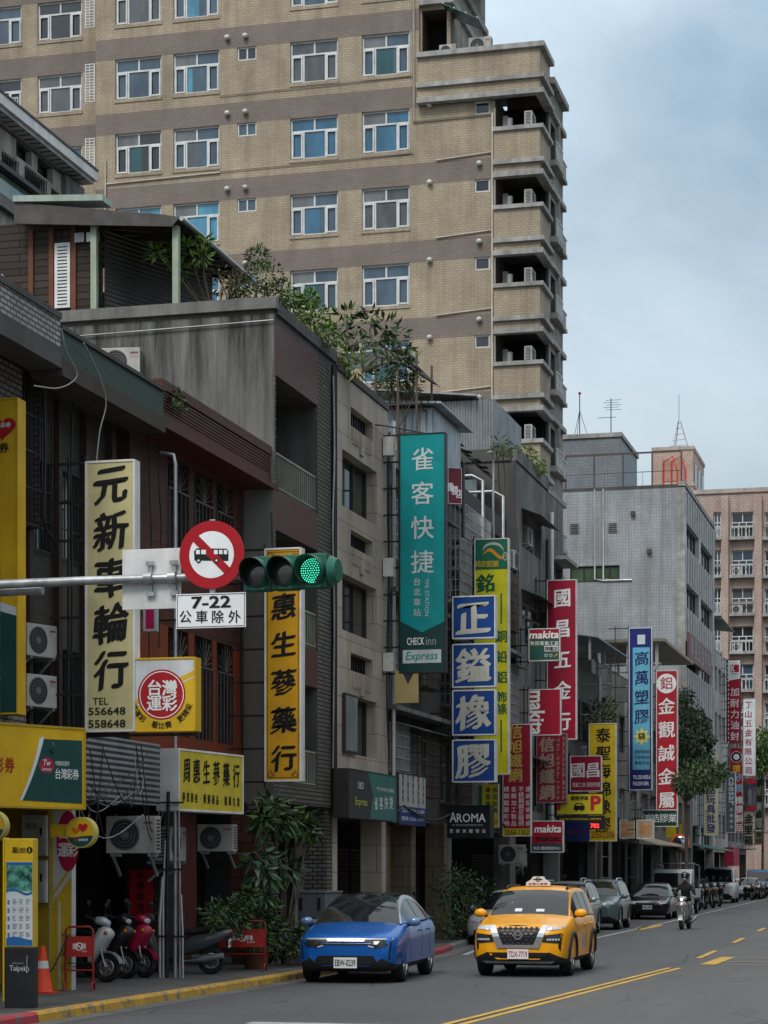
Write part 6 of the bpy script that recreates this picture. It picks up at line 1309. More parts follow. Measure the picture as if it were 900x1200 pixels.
class Car:
    def __init__(s, name, label, loc, rz, paint, spec, scale=.94, group=None, cat='car'):
        s.root = thing(name, label, cat, loc, rz, group); s.root.scale = (scale,) * 3; s.sp = spec; s.pt = paint; sp = spec
        ks = sp['body']; y0, y1 = ks[0][0], ks[-1][0]; ys = sorted(set([y0 + (y1 - y0) * i / 46 for i in range(47)] + [k[0] for k in ks])); mb = MB(); rings = [(y, body_ring(crom(ks, y))) for y in ys]; n = len(rings[0][1])
        vs = [(x, y, z) for y, r in rings for x, z in r]; f1, f2 = [], []
        lo = {0, 1, 2, n - 2, n - 3, n - 1}
        for i in range(len(rings) - 1):
            for j in range(n):
                f = (i * n + j, i * n + (j + 1) % n, (i + 1) * n + (j + 1) % n, (i + 1) * n + j)
                zmid = sum(vs[q][2] for q in f) / 4; (f2 if zmid < crom(ks, vs[f[0]][1])[0] + sp.get('clad', .10) else f1).append(f)
        f1.append(tuple(range(n))); f1.append(tuple(reversed(range((len(rings) - 1) * n, len(rings) * n))))
        mb.add(vs, f1, paint, True); b = 0; k = mb._m(PLAS)
        for f in f2: mb.f.append(f); mb.sm.append(True); mb.mi.append(k)
        s.bvh = BVHTree.FromPolygons([Vector(v) for v in vs], [list(f) for f in f1 + f2])
        s.body = mb.build('body', s.root, sharp=38)
        # wheel arches
        cut = MB(); R = sp['wr'] + .055; W = sp['hw']
        for y in sp['wy']:
            for sd_ in (-1, 1): cut.cyl((sd_ * (W - .27), y, sp['wr'] + .01), (sd_ * (W + .2), y, sp['wr'] + .01), R, PLAS, n=32, smooth=False)
        co = cut.build('arch_cutter'); m = s.body.modifiers.new('arches', 'BOOLEAN'); m.operation = 'DIFFERENCE'; m.object = co; m.solver = 'EXACT'; m.material_mode = 'TRANSFER'
        dg = bpy.context.evaluated_depsgraph_get(); me = bpy.data.meshes.new_from_object(s.body.evaluated_get(dg)); s.body.modifiers.clear(); s.body.data = me; me.set_sharp_from_angle(angle=RD(35)); bpy.data.objects.remove(co)
        if sp.get('flare'):
            mb = MB()
            for y in sp['wy']:
                for sd_ in (-1, 1):
                    pts = []
                    for i in range(15):
                        t = pi * (-.06 + 1.12 * i / 14); yy, zz = y + (R + .03) * cos(t), sp['wr'] + .01 + (R + .03) * sin(t); h = s.hit((sd_ * 4, yy, zz), (-sd_, 0, 0)); pts.append((h.x if h else sd_ * W, yy, zz))
                    mb.tube(pts, .045, PLAS, 6); mb.cut()
            mb.build_each('arch_flare', s.root)
        for y in sp['wy']:
            for sd_ in (-1, 1): wheel(s.root, sd_ * (W - .125), y, sp['wr'], .22, sd_, sp.get('nsp', 5), sp.get('darkrim', False))
        s.greenhouse()
    def hit(s, o, d):
        h = s.bvh.ray_cast(Vector(o) + Vector((.0007, .0004, .0006)), Vector(d)); return h[0]
    def greenhouse(s):
        g = s.sp['green']; yA, yW, yR, yD = g['yA'], g['yW'], g['yR'], g['yD']; roof = g['roof']; belt = g['belt']; wb, wr = g['wb'], g['wr']; zr0 = max(k[1] for k in roof)
        ys = set([yA, yW, yR, yD] + [yA + (yW - yA) * i / 5 for i in range(6)] + [yW + (yR - yW) * i / 10 for i in range(11)] + [yR + (yD - yR) * i / 5 for i in range(6)])
        for a, b in g['pillars']: ys |= {a, b}
        ys = sorted(ys); rings = []
        for y in ys:
            zb = crom(belt, y)[0]; zr = max(zb, crom(roof, y)[0]); f = max(0, min(1, (zr - zb) / (zr0 - zb)))
            xe = (wb - .03) * (1 - f) + wr * f; taper = crom(g.get('plan', [(yA, .94), (yW, 1), (yR, 1), (yD, .93)]), y)[0]
            zs = max(zb, zr - .085 * min(1, f * 2)); xs = xe + .03 + .02 * f
            h = [(wb * taper, zb), ((wb * .45 + xs * .55) * taper + .012 * f, zb + (zs - zb) * .5), (xs * taper, zs), (xe * taper, zr - .018 * f), (xe * .86 * taper, zr + .008 * f), (xe * .45 * taper, zr + .03 * f), (0, zr + .038 * f)]
            rings.append([(x, y, z) for x, z in h])
        parts = {}
        def addq(nm, q, mat):
            k = (nm, 0)
            if nm in ('pillar', 'side_window', 'roof_rail'):
                yc = sum(p[1] for p in q) / 4; k = (nm, (q[0][0] + q[2][0] > 0, 0 if nm == 'roof_rail' else sum(yc > (a + b) / 2 for a, b in g['pillars']) + 10 * (yc > g.get('yG', yR)) + 20 * (yc > yW)))
                if nm == 'pillar': k = (nm, (k[1][0], round(yc, 1) if any(a <= yc <= b for a, b in g['pillars']) else yc > 0))
            if k not in parts: parts[k] = MB()
            parts[k].add(q, [(0, 1, 2, 3)], mat, True)
        for i in range(len(ys) - 1):
            ym = (ys[i] + ys[i + 1]) / 2
            for sd_ in (-1, 1):
                for j in range(6):
                    q = [rings[i][j], rings[i + 1][j], rings[i + 1][j + 1], rings[i][j + 1]]; q = [(sd_ * x, y, z) for x, y, z in q]
                    if sd_ < 0: q.reverse()
                    pil = any(a <= ym <= b for a, b in g['pillars'])
                    if j < 2:
                        if ym < yW * .35 + yA * .65 or ym > g.get('yG', yR): addq('pillar', q, g.get('pmat', s.pt))
                        elif pil: addq('pillar', q, PLAS)
                        else: addq('side_window', q, CGL)
                    elif j == 2: addq('roof_rail', q, g.get('rail', s.pt))
                    elif ym < yW: addq('windshield' if j > 3 or True else 'roof', q, CGL)
                    elif ym > yR: addq('rear_window', q, CGL if j > 3 else s.pt)
                    else: addq('roof', q, g.get('roofm', s.pt))
        for (nm, _), m in parts.items(): m.weld().build(nm, s.root, sharp=32)
    def decal(s, part, q, mat, axis='F', off=.008, nx=6, nz=3, mb=None, thick=.03):
        """a shaped panel laid on the body: q = four corners, (x,z) seen from the front or (y,z) seen from a side"""
        own = mb is None; mb = mb or MB(); P = []
        for j in range(nz + 1):
            for i in range(nx + 1):
                a, b = i / nx, j / nz; u = (q[0][0] * (1 - a) + q[1][0] * a) * (1 - b) + (q[3][0] * (1 - a) + q[2][0] * a) * b; v = (q[0][1] * (1 - a) + q[1][1] * a) * (1 - b) + (q[3][1] * (1 - a) + q[2][1] * a) * b
                if axis == 'F': h = s.hit((u, -9, v), (0, 1, 0)); h = h or Vector((u, s.sp['body'][2][0], v)); P.append(h + Vector((0, -off, 0)))
                elif axis == 'B': h = s.hit((u, 9, v), (0, -1, 0)); h = h or Vector((u, s.sp['body'][-2][0], v)); P.append(h + Vector((0, off, 0)))
                else:
                    sg = 1 if axis == 'R' else -1; h = s.hit((sg * 9, u, v), (-sg, 0, 0)); h = h or Vector((sg * s.sp['hw'], u, v)); P.append(h + Vector((sg * off, 0, 0)))
        fl = axis in ('B', 'L'); m = nx + 1; fs = []
        # make the winding face outwards whatever order the corners came in
        e1 = P[nx] - P[0]; e2 = P[nz * m] - P[0]; out = {'F': Vector((0, -1, 0)), 'B': Vector((0, 1, 0)), 'R': Vector((1, 0, 0)), 'L': Vector((-1, 0, 0))}[axis]; rev = e1.cross(e2).dot(out) < 0
        for j in range(nz):
            for i in range(nx): f = (j * m + i, j * m + i + 1, (j + 1) * m + i + 1, (j + 1) * m + i); fs.append(tuple(reversed(f)) if rev else f)
        edge = [i for i in range(m)] + [j * m + nx for j in range(1, nz + 1)] + [nz * m + i for i in range(nx - 1, -1, -1)] + [j * m for j in range(nz - 1, 0, -1)]
        b = len(P); vs = P + [P[k] - out * thick for k in edge]; ne = len(edge)
        for k in range(ne): f = (edge[k], b + k, b + (k + 1) % ne, edge[(k + 1) % ne]); fs.append(tuple(reversed(f)) if rev else f)
        mb.add(vs, fs, mat)
        return mb.build(part, s.root) if own else None
    def both(s, part, q, mat, **k):     # mirrored pair seen from the front
        s.decal(part, q, mat, **k); s.decal(part, [(-x, z) for x, z in q], mat, **k)
    def plate(s, txt, z, mat=BLK, w=.38, h=.16, dy=.03, back=PLATE):
        p = s.hit((0, -9, z), (0, 1, 0)); y = p.y - dy; mb = MB(); mb.box(-w / 2, y, z - h / 2, w / 2, y + .02, z + h / 2, back); F = Face((0, y, 0), (1, 0, 0))
        line(mb, F, txt, -w * .44, w * .44, z - h * .3, z + h * .3, mat, .02, .004); mb.box(-.05, y + .021, z - .05, .05, p.y + .02, z + .05, PLAS); mb.build('number_plate', s.root)
    def mirrors(s, y, z, x, mat):
        for sd_ in (-1, 1):
            mb = MB(); mb.sphere((sd_ * (x + .13), y, z), (.125, .075, .085), mat, 12, 8); mb.tube([(sd_ * (x - .02), y + .04, z - .07), (sd_ * (x + .06), y + .02, z - .05)], .03, PLAS, 6); mb.build('mirror', s.root)
    def doors(s, ys, z0, z1):
        for ax_, sg in (('R', 1), ('L', -1)):
            mb = MB()
            for y in ys: s.decal('', [(y - .006, z0), (y + .006, z0), (y + .006, z1), (y - .006, z1)], PLAS, ax_, .003, 1, 5, mb, .004); mb.cut()
            mb.build_each('door_gap', s.root)
            for y in ys[1:]: 
                h = s.hit((sg * 9, y - .16, z1 - .1), (-sg, 0, 0))
                if h: mb = MB(); mb.tube([(h.x, y - .26, z1 - .1), (h.x + sg * .035, y - .22, z1 - .1), (h.x + sg * .035, y - .1, z1 - .1), (h.x, y - .06, z1 - .1)], .016, s.pt, 6); mb.build('door_handle', s.root)
# body keys: y, zb, zm, zt, hb, hm, ht, crown
SUV = dict(hw=.92, wr=.36, wy=(-1.40, 1.30), clad=.13, flare=True, body=[
    (-2.32, .34, .58, .80, .50, .60, .56, .00), (-2.27, .27, .58, .93, .66, .76, .70, .015), (-2.16, .23, .60, .985, .78, .85, .77, .025), (-1.9, .21, .64, 1.02, .82, .90, .81, .035), (-1.4, .21, .68, 1.10, .83, .92, .83, .05),
    (-.95, .21, .70, 1.15, .83, .92, .84, .03), (0, .21, .72, 1.13, .83, .92, .86, .0), (1.0, .21, .74, 1.14, .83, .92, .86, .0), (1.8, .24, .76, 1.14, .80, .90, .84, .0), (2.15, .32, .78, 1.06, .74, .85, .78, .0), (2.30, .45, .78, .98, .62, .74, .68, .0)],
    green=dict(yA=-1.12, yW=-.28, yR=1.75, yD=2.12, yG=1.62, wb=.86, wr=.64, roof=[(-1.12, 1.12), (-.7, 1.40), (-.28, 1.61), (.2, 1.68), (.9, 1.685), (1.75, 1.62), (2.0, 1.35), (2.12, 1.13)], belt=[(-1.12, 1.12), (0, 1.13), (2.12, 1.14)], pillars=[(.28, .36), (1.05, 1.15)]))
SEDAN = dict(hw=.89, wr=.325, wy=(-1.36, 1.30), clad=.06, body=[
    (-2.30, .30, .46, .62, .48, .58, .54, .0), (-2.25, .23, .46, .70, .62, .72, .66, .01), (-2.1, .19, .48, .76, .76, .82, .73, .025), (-1.7, .17, .52, .84, .80, .88, .77, .035), (-1.2, .17, .56, .90, .80, .89, .80, .03),
    (-.8, .17, .58, .93, .80, .89, .81, .02), (0, .17, .60, .93, .80, .89, .83, .0), (1.0, .18, .62, .96, .80, .89, .83, .0), (1.7, .20, .64, .99, .78, .87, .80, .02), (2.1, .28, .64, .98, .72, .82, .74, .01), (2.28, .4, .64, .88, .6, .72, .66, .0)],
    green=dict(yA=-1.0, yW=-.1, yR=1.05, yD=1.72, yG=1.15, wb=.83, wr=.56, roof=[(-1.0, .92), (-.5, 1.22), (-.1, 1.40), (.35, 1.46), (1.05, 1.40), (1.4, 1.2), (1.72, .99)], belt=[(-1.0, .92), (1.72, .98)], pillars=[(.28, .36)]))
FAST = dict(hw=.94, wr=.375, wy=(-1.42, 1.42), clad=.12, flare=False, nsp=5, body=[
    (-2.36, .32, .52, .72, .54, .66, .60, .00), (-2.31, .25, .52, .80, .70, .80, .74, .01), (-2.18, .21, .54, .86, .80, .88, .80, .02), (-1.9, .20, .58, .93, .84, .92, .82, .03), (-1.4, .20, .64, 1.02, .85, .94, .83, .04),
    (-1.0, .20, .68, 1.07, .85, .94, .84, .02), (0, .20, .70, 1.07, .85, .94, .86, .0), (1.0, .20, .72, 1.08, .85, .94, .86, .0), (1.8, .24, .76, 1.10, .84, .94, .84, .0), (2.15, .32, .78, 1.06, .76, .88, .78, .0), (2.32, .45, .78, .96, .64, .78, .70, .0)],
    green=dict(yA=-1.25, yW=-.25, yR=1.2, yD=2.1, yG=1.55, wb=.87, wr=.57, roof=[(-1.25, 1.05), (-.75, 1.35), (-.25, 1.52), (.25, 1.575), (.8, 1.56), (1.2, 1.50), (1.7, 1.32), (2.1, 1.10)], belt=[(-1.25, 1.05), (0, 1.07), (2.1, 1.10)], pillars=[(.3, .38)]))
VAN = dict(hw=.89, wr=.33, wy=(-1.35, 1.45), clad=.08, body=[
    (-2.35, .30, .56, .86, .56, .66, .62, .0), (-2.28, .22, .56, .98, .74, .80, .74, .02), (-2.05, .19, .58, 1.04, .80, .86, .78, .03), (-1.5, .18, .62, 1.10, .82, .89, .82, .02), (-1.0, .18, .64, 1.12, .82, .89, .84, .0), (1.0, .18, .64, 1.12, .82, .89, .84, .0), (2.2, .22, .64, 1.12, .8, .87, .82, .0), (2.38, .4, .64, 1.05, .7, .8, .76, .0)],
    green=dict(yA=-1.75, yW=-.95, yR=2.2, yD=2.36, yG=2.1, wb=.86, wr=.72, roof=[(-1.75, 1.08), (-1.3, 1.50), (-.95, 1.76), (-.4, 1.86), (1.4, 1.86), (2.2, 1.80), (2.36, 1.15)], belt=[(-1.75, 1.08), (2.36, 1.12)], pillars=[(-.1, 0), (1.0, 1.12)]))
# ---- the yellow taxi
TXY = paint('taxi_yellow', (.80, .34, .001), 0, .34)
c = Car('taxi', 'yellow taxi with a lit style roof sign and dark honeycomb grille driving towards the camera', (-7.42, 40.45, 0), RD(1.0), TXY, SUV)
GRI = M('grille_black', (.012, .012, .013), .4, var=0); SIL = M('skid_silver', (.30, .31, .32), .4, .5)
c.decal('grille', [(-.44, .99), (.44, .99), (.30, .60), (-.30, .60)], GRI, off=.010, nx=8, nz=5)
mb = MB()
for j in range(6):
    for i in range(9):
        u = -.40 + i * .1 + (j % 2) * .05; z = .645 + j * .06
        if abs(u) < .27 + (z - .6) * .38 - .02: c.decal('', [(u - .03, z - .014), (u + .03, z - .014), (u + .03, z + .014), (u - .03, z + .014)], M('grille_cell', (.05, .05, .052), .3, .4, var=0), off=.016, nx=1, nz=1, mb=mb, thick=.006)
mb.build('grille_mesh', c.root)
mb = MB()
for sg in (-1, 1): c.decal('', [(sg * .56, .985), (sg * .45, .985), (sg * .27, .565), (sg * .40, .545)], CHR, off=.026, nx=2, nz=6, mb=mb)
c.decal('', [(-.40, .555), (.40, .555), (.32, .615), (-.32, .615)], CHR, off=.0275, nx=6, nz=1, mb=mb); mb.build('chrome_trim', c.root)
h = c.hit((0, -9, .80), (0, 1, 0)); mb = MB(); F = Face((0, h.y - .028, 0), (1, 0, 0)); ring(mb, F, 0, .80, .085, CHR, .01, .062, 24); F.box(mb, -.105, .105, .782, .818, .0, .014, CHR); line(mb, F, 'NISSAN', -.085, .085, .79, .81, BLK, .02, .017); mb.build('emblem', c.root)
c.both('headlight', [(.54, .98), (.82, 1.0), (.86, .92), (.52, .89)], LAMPG, off=.016, nx=6, nz=2)
c.both('bumper_lamp', [(.50, .80), (.80, .83), (.80, .64), (.46, .67)], DLAMP, off=.012, nx=6, nz=3)
mb = MB()
for sg in (-1, 1):
    for i in range(5): u = .55 + i * .05; c.decal('', [(sg * u, .70), (sg * (u + .035), .70), (sg * (u + .035), .735), (sg * u, .735)], LAMPG, off=.020, nx=1, nz=1, mb=mb, thick=.008)
mb.build('fog_led', c.root)
c.both('bumper_slot', [(.78, .84), (.83, .82), (.80, .50), (.76, .56)], GRI, off=.011, nx=1, nz=4)
c.decal('lower_intake', [(-.58, .47), (.58, .47), (.70, .31), (-.70, .31)], GRI, off=.009, nx=8, nz=2); c.decal('skid_strip', [(-.70, .305), (.70, .305), (.62, .26), (-.62, .26)], SIL, off=.02, nx=8, nz=1)
c.plate('TDX-7719', .44, REDT, .40, .18); c.mirrors(-.92, 1.19, .86, TXY); c.doors((-.98, .33, 1.2), .42, 1.06)
for sg in (-1, 1):
    mb = MB(); mb.tube([(sg * .60, -.2, 1.66), (sg * .60, 0, 1.715), (sg * .60, 1.3, 1.71), (sg * .60, 1.55, 1.65)], .022, PLAS, 6); mb.build('roof_rack', c.root)
mb = MB(); WL = M('roof_light_white', (.62, .61, .58), .35, var=0)
mb.prism([(-.24, -.02, 1.71), (.24, -.02, 1.71), (.24, -.02, 1.78), (.14, -.02, 1.84), (.10, -.02, 1.90), (-.10, -.02, 1.90), (-.14, -.02, 1.84), (-.24, -.02, 1.78)], (0, .12, 0), WL); F = Face((0, -.02, 0), (1, 0, 0)); line(mb, F, '\u53f0\u7063\u5927\u8eca\u968a', -.19, .19, 1.725, 1.775, REDT, .02, .004); ring(mb, F, 0, 1.84, .045, BLK, .004, .03, 18); F.box(mb, -.09, .09, 1.83, 1.85, .0045, .006, BLK); mb.build('taxi_sign', c.root, bevel=.01)
mb = MB(); F_ = crom(SUV['green']['roof'], -.42)[0]; mb.obox((-.58, -.46, F_ - .02), (.42, 0, 0), (0, .09, .04), (0, -.005, .01), PLAS); F = Face((0, -.47, 0), (1, 0, 0)); line(mb, F, '55688', -.54, -.28, F_ - .01, F_ + .05, WTX, .02, .004) if 0 else None; mb.build('windshield_band', c.root) if 0 else None
zr_ = SUV['green']['roof']
def wy(z):
    y = -1.12
    while crom(zr_, y)[0] < z and y < 0: y += .005
    return y
mb = MB()
for x, z, w, h_, m_ in ((-.42, 1.47, .14, .07, WTX), (-.26, 1.50, .05, .05, M('sticker_pink', (.6, .15, .25), .4)), (-.40, 1.38, .08, .05, M('sticker_blue', (.2, .4, .55), .4)), (-.30, 1.22, .14, .06, M('paper_white', (.55, .6, .62), .5)), (.12, 1.22, .16, .05, MATS['paper_white'])):
    y0, y1 = wy(z) - .014, wy(z + h_) - .014; mb.obox((x, y0, z), (w, 0, 0), (0, y1 - y0, h_), (0, -.003, .002), m_); mb.cut()
y0, y1 = wy(1.53), wy(1.58)
for p_ in [(0,)]: 
    q_ = MB(); F = Face((0, 0, 0), (1, 0, 0)); line(q_, F, '55688', -.50, -.27, 0, 1, WTX, .02, 0); mb.add([(p.x, y0 + (y1 - y0) * p.z - .018 + p.y, 1.53 + .05 * p.z) for p in q_.v], q_.f, WTX)
mb.build_each('windshield_sticker', c.root)
c.decal('side_advert', [(-.2, .80), (.28, .80), (.28, .48), (-.2, .48)], M('advert_pink', (.45, .30, .22), .4, var=.5, vscale=5), 'R', .006, 4, 3)
# ---- the blue fastback
BLUP = paint('metallic_blue', (.003, .10, .40), .3, .28)
sp = dict(FAST); sp['green'] = dict(FAST['green'], roofm=CGL, rail=M('satin_silver', (.5, .51, .52), .3, .8, var=0), pmat=BLUP)
c = Car('blue_car', 'metallic blue fastback car with black glass roof and silver window line, parked at the kerb', (-9.92, 37.6, 0), RD(4), BLUP, sp)
c.decal('lamp_band', [(-.80, .80), (.80, .80), (.76, .685), (-.76, .685)], GRI, off=.007, nx=12, nz=2)
c.decal('light_bar', [(-.84, .812), (.84, .812), (.84, .788), (-.84, .788)], M('bar_silver', (.40, .41, .42), .3, .6, var=0), off=.022, nx=12, nz=1); c.decal('centre_bar', [(-.34, .808), (.34, .808), (.34, .76), (-.34, .76)], M('bar_silver', (.4, .41, .42)), off=.026, nx=6, nz=1)
h = c.hit((0, -9, .785), (0, 1, 0)); mb = MB(); F = Face((0, h.y - .028, 0), (1, 0, 0)); line(mb, F, 'n7', -.05, .05, .768, .80, BLK, .02, .004); mb.build('emblem', c.root)
c.both('headlight', [(.44, .755), (.74, .77), (.72, .66), (.50, .64)], DLAMP, off=.013, nx=5, nz=2); c.both('lamp_edge', [(.42, .69), (.52, .66), (.50, .64), (.40, .67)], LAMPG, off=.018, nx=2, nz=1)
c.decal('lower_intake', [(-.50, .50), (.50, .50), (.64, .28), (-.64, .28)], GRI, off=.010, nx=10, nz=3); c.decal('splitter', [(-.72, .265), (.72, .265), (.66, .22), (-.66, .22)], PLAS, off=.02, nx=8, nz=1)
c.both('air_curtain', [(.80, .82), (.83, .80), (.80, .42), (.77, .44)], GRI, off=.008, nx=1, nz=5)
c.plate('EBW-0239', .375, BLK, .42, .19); c.mirrors(-.98, 1.08, .88, paint('mirror_blue', (.12, .2, .35), .3)); c.doors((-.95, .34, 1.25), .40, 1.0)
# ---- other cars along the kerb
def common(c, hl, gr, plate=None, lo=None, z=.45, lamp=LAMPG):
    c.both('headlight', hl, lamp, off=.014, nx=5, nz=2); c.decal('grille', gr, GRI, off=.010, nx=8, nz=3)
    if lo: c.decal('lower_intake', lo, GRI, off=.009, nx=8, nz=2)
    if plate: c.plate(plate, z)
kg = 'cars parked along the kerb'
WP = paint('pearl_white', (.52, .53, .54), 0, .3); SP = paint('silver', (.30, .315, .33), .5, .3); GB = paint('grey_blue', (.13, .17, .185), .35, .3); BKP = paint('black', (.012, .012, .014), .1, .25)
c = Car('parked_car', 'white parked sedan half hidden behind the left side of the yellow taxi', (-11.05, 56.6, 0), RD(-1.5), WP, SEDAN, .94, kg); common(c, [(.46, .70), (.74, .76), (.76, .66), (.48, .62)], [(-.4, .66), (.4, .66), (.36, .56), (-.36, .56)], 'BAK-2765', [(-.55, .42), (.55, .42), (.6, .28), (-.6, .28)], .5); c.mirrors(-.72, .98, .84, WP); c.doors((-.85, .3, 1.15), .35, .9)
c = Car('parked_suv', 'silver parked estate car with roof rails directly behind the yellow taxi', (-11.0, 64.6, 0), RD(1.5), SP, SUV, .92, kg); common(c, [(.54, .98), (.82, 1.0), (.84, .90), (.52, .89)], [(-.42, .95), (.42, .95), (.36, .70), (-.36, .70)], 'AKR-5502', [(-.55, .45), (.55, .45), (.62, .3), (-.62, .3)]); c.mirrors(-.92, 1.13, .86, SP); c.doors((-.98, .33, 1.2), .42, 1.06)
for sg in (-1, 1): mb = MB(); mb.tube([(sg * .62, -.3, 1.64), (sg * .62, -.05, 1.74), (sg * .62, 1.3, 1.735), (sg * .62, 1.6, 1.64)], .026, ALU, 6); mb.build('roof_rack', c.root)
c = Car('parked_suv', 'grey blue parked sport utility car with roof rails, last before the utility pole', (-11.05, 71.3, 0), RD(1.5), GB, SUV, .94, kg); common(c, [(.50, .96), (.82, 1.0), (.84, .88), (.54, .86)], [(-.38, .93), (.38, .93), (.30, .72), (-.30, .72)], 'ANJ-8170', [(-.55, .45), (.55, .45), (.62, .3), (-.62, .3)]); c.mirrors(-.92, 1.13, .86, GB); c.doors((-.98, .33, 1.2), .42, 1.06)
for sg in (-1, 1): mb = MB(); mb.tube([(sg * .62, -.3, 1.64), (sg * .62, -.05, 1.74), (sg * .62, 1.3, 1.735), (sg * .62, 1.6, 1.64)], .026, ALU, 6); mb.build('roof_rack', c.root)
c = Car('parked_car', 'black parked sedan with a white plate and pale papers behind its windscreen', (-11.25, 86.4, 0), RD(1.7), BKP, SEDAN, .96, kg); common(c, [(.44, .72), (.76, .78), (.77, .66), (.50, .62)], [(-.44, .70), (.44, .70), (.3, .62), (-.3, .62)], 'RAB-1986', [(-.6, .45), (.6, .45), (.66, .26), (-.66, .26)], .5); c.mirrors(-.72, .98, .84, BKP); c.doors((-.85, .3, 1.15), .35, .9)
c.decal('chrome_strip', [(-.5, .725), (.5, .725), (.5, .705), (-.5, .705)], CHR, off=.016, nx=8, nz=1)
mb = MB(); mb.obox((-.25, -.62, 1.12), (.5, 0, 0), (0, .25, .13), (0, -.004, .008), M('paper_white', (.55, .6, .62), .5)); mb.build('sun_shade', c.root)
vw = Car('parked_van', 'large white parked van with a black windscreen beyond the row of scooters', (-13.0, 130.5, 0), RD(2), WP, VAN, 1.10, kg); common(vw, [(.50, .98), (.78, 1.0), (.80, .84), (.46, .84)], [(-.42, .98), (.42, .98), (.40, .72), (-.40, .72)], 'BFC-7716', [(-.6, .5), (.6, .5), (.66, .3), (-.66, .3)], .42); vw.mirrors(-1.45, 1.22, .86, WP); vw.doors((-1.3, -.05, 1.05), .35, 1.08)
c = Car('parked_car', 'small white parked car peeking out right of the large white van', (-12.75, 147, 0), RD(2), WP, SEDAN, .96, kg); common(c, [(.46, .70), (.74, .76), (.76, .66), (.48, .62)], [(-.4, .66), (.4, .66), (.36, .56), (-.36, .56)], None, [(-.55, .42), (.55, .42), (.6, .28), (-.6, .28)]); c.mirrors(-.72, .98, .84, WP)
# light trucks
def truck(label, loc, rz, col, cargo, H=1.95):
    t = thing('light_truck', label, 'truck', loc, rz, 'light trucks at the kerb'); mb = MB(); p = paint(col[0], col[1])
    prof = [(-2.5, .42), (-2.52, .95), (-2.42, 1.12), (-2.0, 1.80), (-1.85, H), (-1.0, H), (-.95, .42)]
    mb.prism([(-.83, y, z) for y, z in prof], (1.66, 0, 0), p); mb.build('cab', t, bevel=.05)
    mb = MB(); a, b = Vector((0, -2.40, 1.17)), Vector((0, -2.02, 1.78)); n = Vector((0, -.85, .52)) * .012
    mb.add([a + n + Vector((-.76, 0, 0)), a + n + Vector((.76, 0, 0)), b + n + Vector((.70, 0, 0)), b + n + Vector((-.70, 0, 0))], [(0, 1, 2, 3)], CGL)
    mb.obox(a + n * .5 + Vector((-.76, 0, 0)), (1.52, 0, 0), b - a, n * -.4, CGL); mb.build('windshield', t)
    for sg in (-1, 1):
        mb = MB(); mb.box(sg * .835, -1.9, 1.15, sg * .842, -1.1, 1.72, CGL); mb.build('side_window', t)
        mb = MB(); mb.box(sg * .5, -2.545, .78, sg * .76, -2.515, .98, LAMPG); mb.build('headlight', t)
        mb = MB(); mb.box(sg * .95, -2.3, 1.2, sg * 1.1, -2.24, 1.55, PLAS); mb.tube([(sg * .83, -2.2, 1.3), (sg * 1.0, -2.27, 1.35)], .02, PLAS, 5); mb.build('mirror', t)
        for y in (-1.7, 1.1): wheel(t, sg * .72, y, .31, .2, sg)
    mb = MB(); mb.box(-.84, -2.56, .3, .84, -2.4, .5, PLAS); mb.box(-.4, -2.54, .6, .4, -2.523, .72, GRI); mb.build('bumper', t)
    mb = MB(); mb.box(-.85, -.9, .62, .85, 2.3, .72, PLAS)
    for x0, x1, y0, y1 in ((-.85, -.81, -.9, 2.3), (.81, .85, -.9, 2.3), (-.81, .81, -.9, -.86), (-.81, .81, 2.26, 2.3)): mb.box(x0, y0, .72, x1, y1, 1.1, p)
    mb.build('flatbed', t)
    if cargo:
        mb = MB()
        for x in (-.8, .8):
            mb.tube([(x, -.85, 1.1), (x, -.85, 2.25)], .025, GALV, 6); mb.tube([(x, 2.2, 1.1), (x, 2.2, 2.1)], .025, GALV, 6); mb.tube([(x, -.85, 2.2), (x, 2.2, 2.1)], .02, GALV, 6)
        for z in (1.6, 2.2): mb.tube([(-.8, -.85, z), (.8, -.85, z)], .02, GALV, 6)
        mb.build('cargo_rack', t)
    return t
truck('pale light truck with a wide windscreen and rack parked behind the black sedan', (-11.4, 95.5, 0), RD(1.7), ('truck_white', (.42, .44, .44)), True)
truck('blue light truck at the far right end of the street', (-12.9, 158, 0), RD(2), ('truck_blue', (.03, .12, .30)), False)
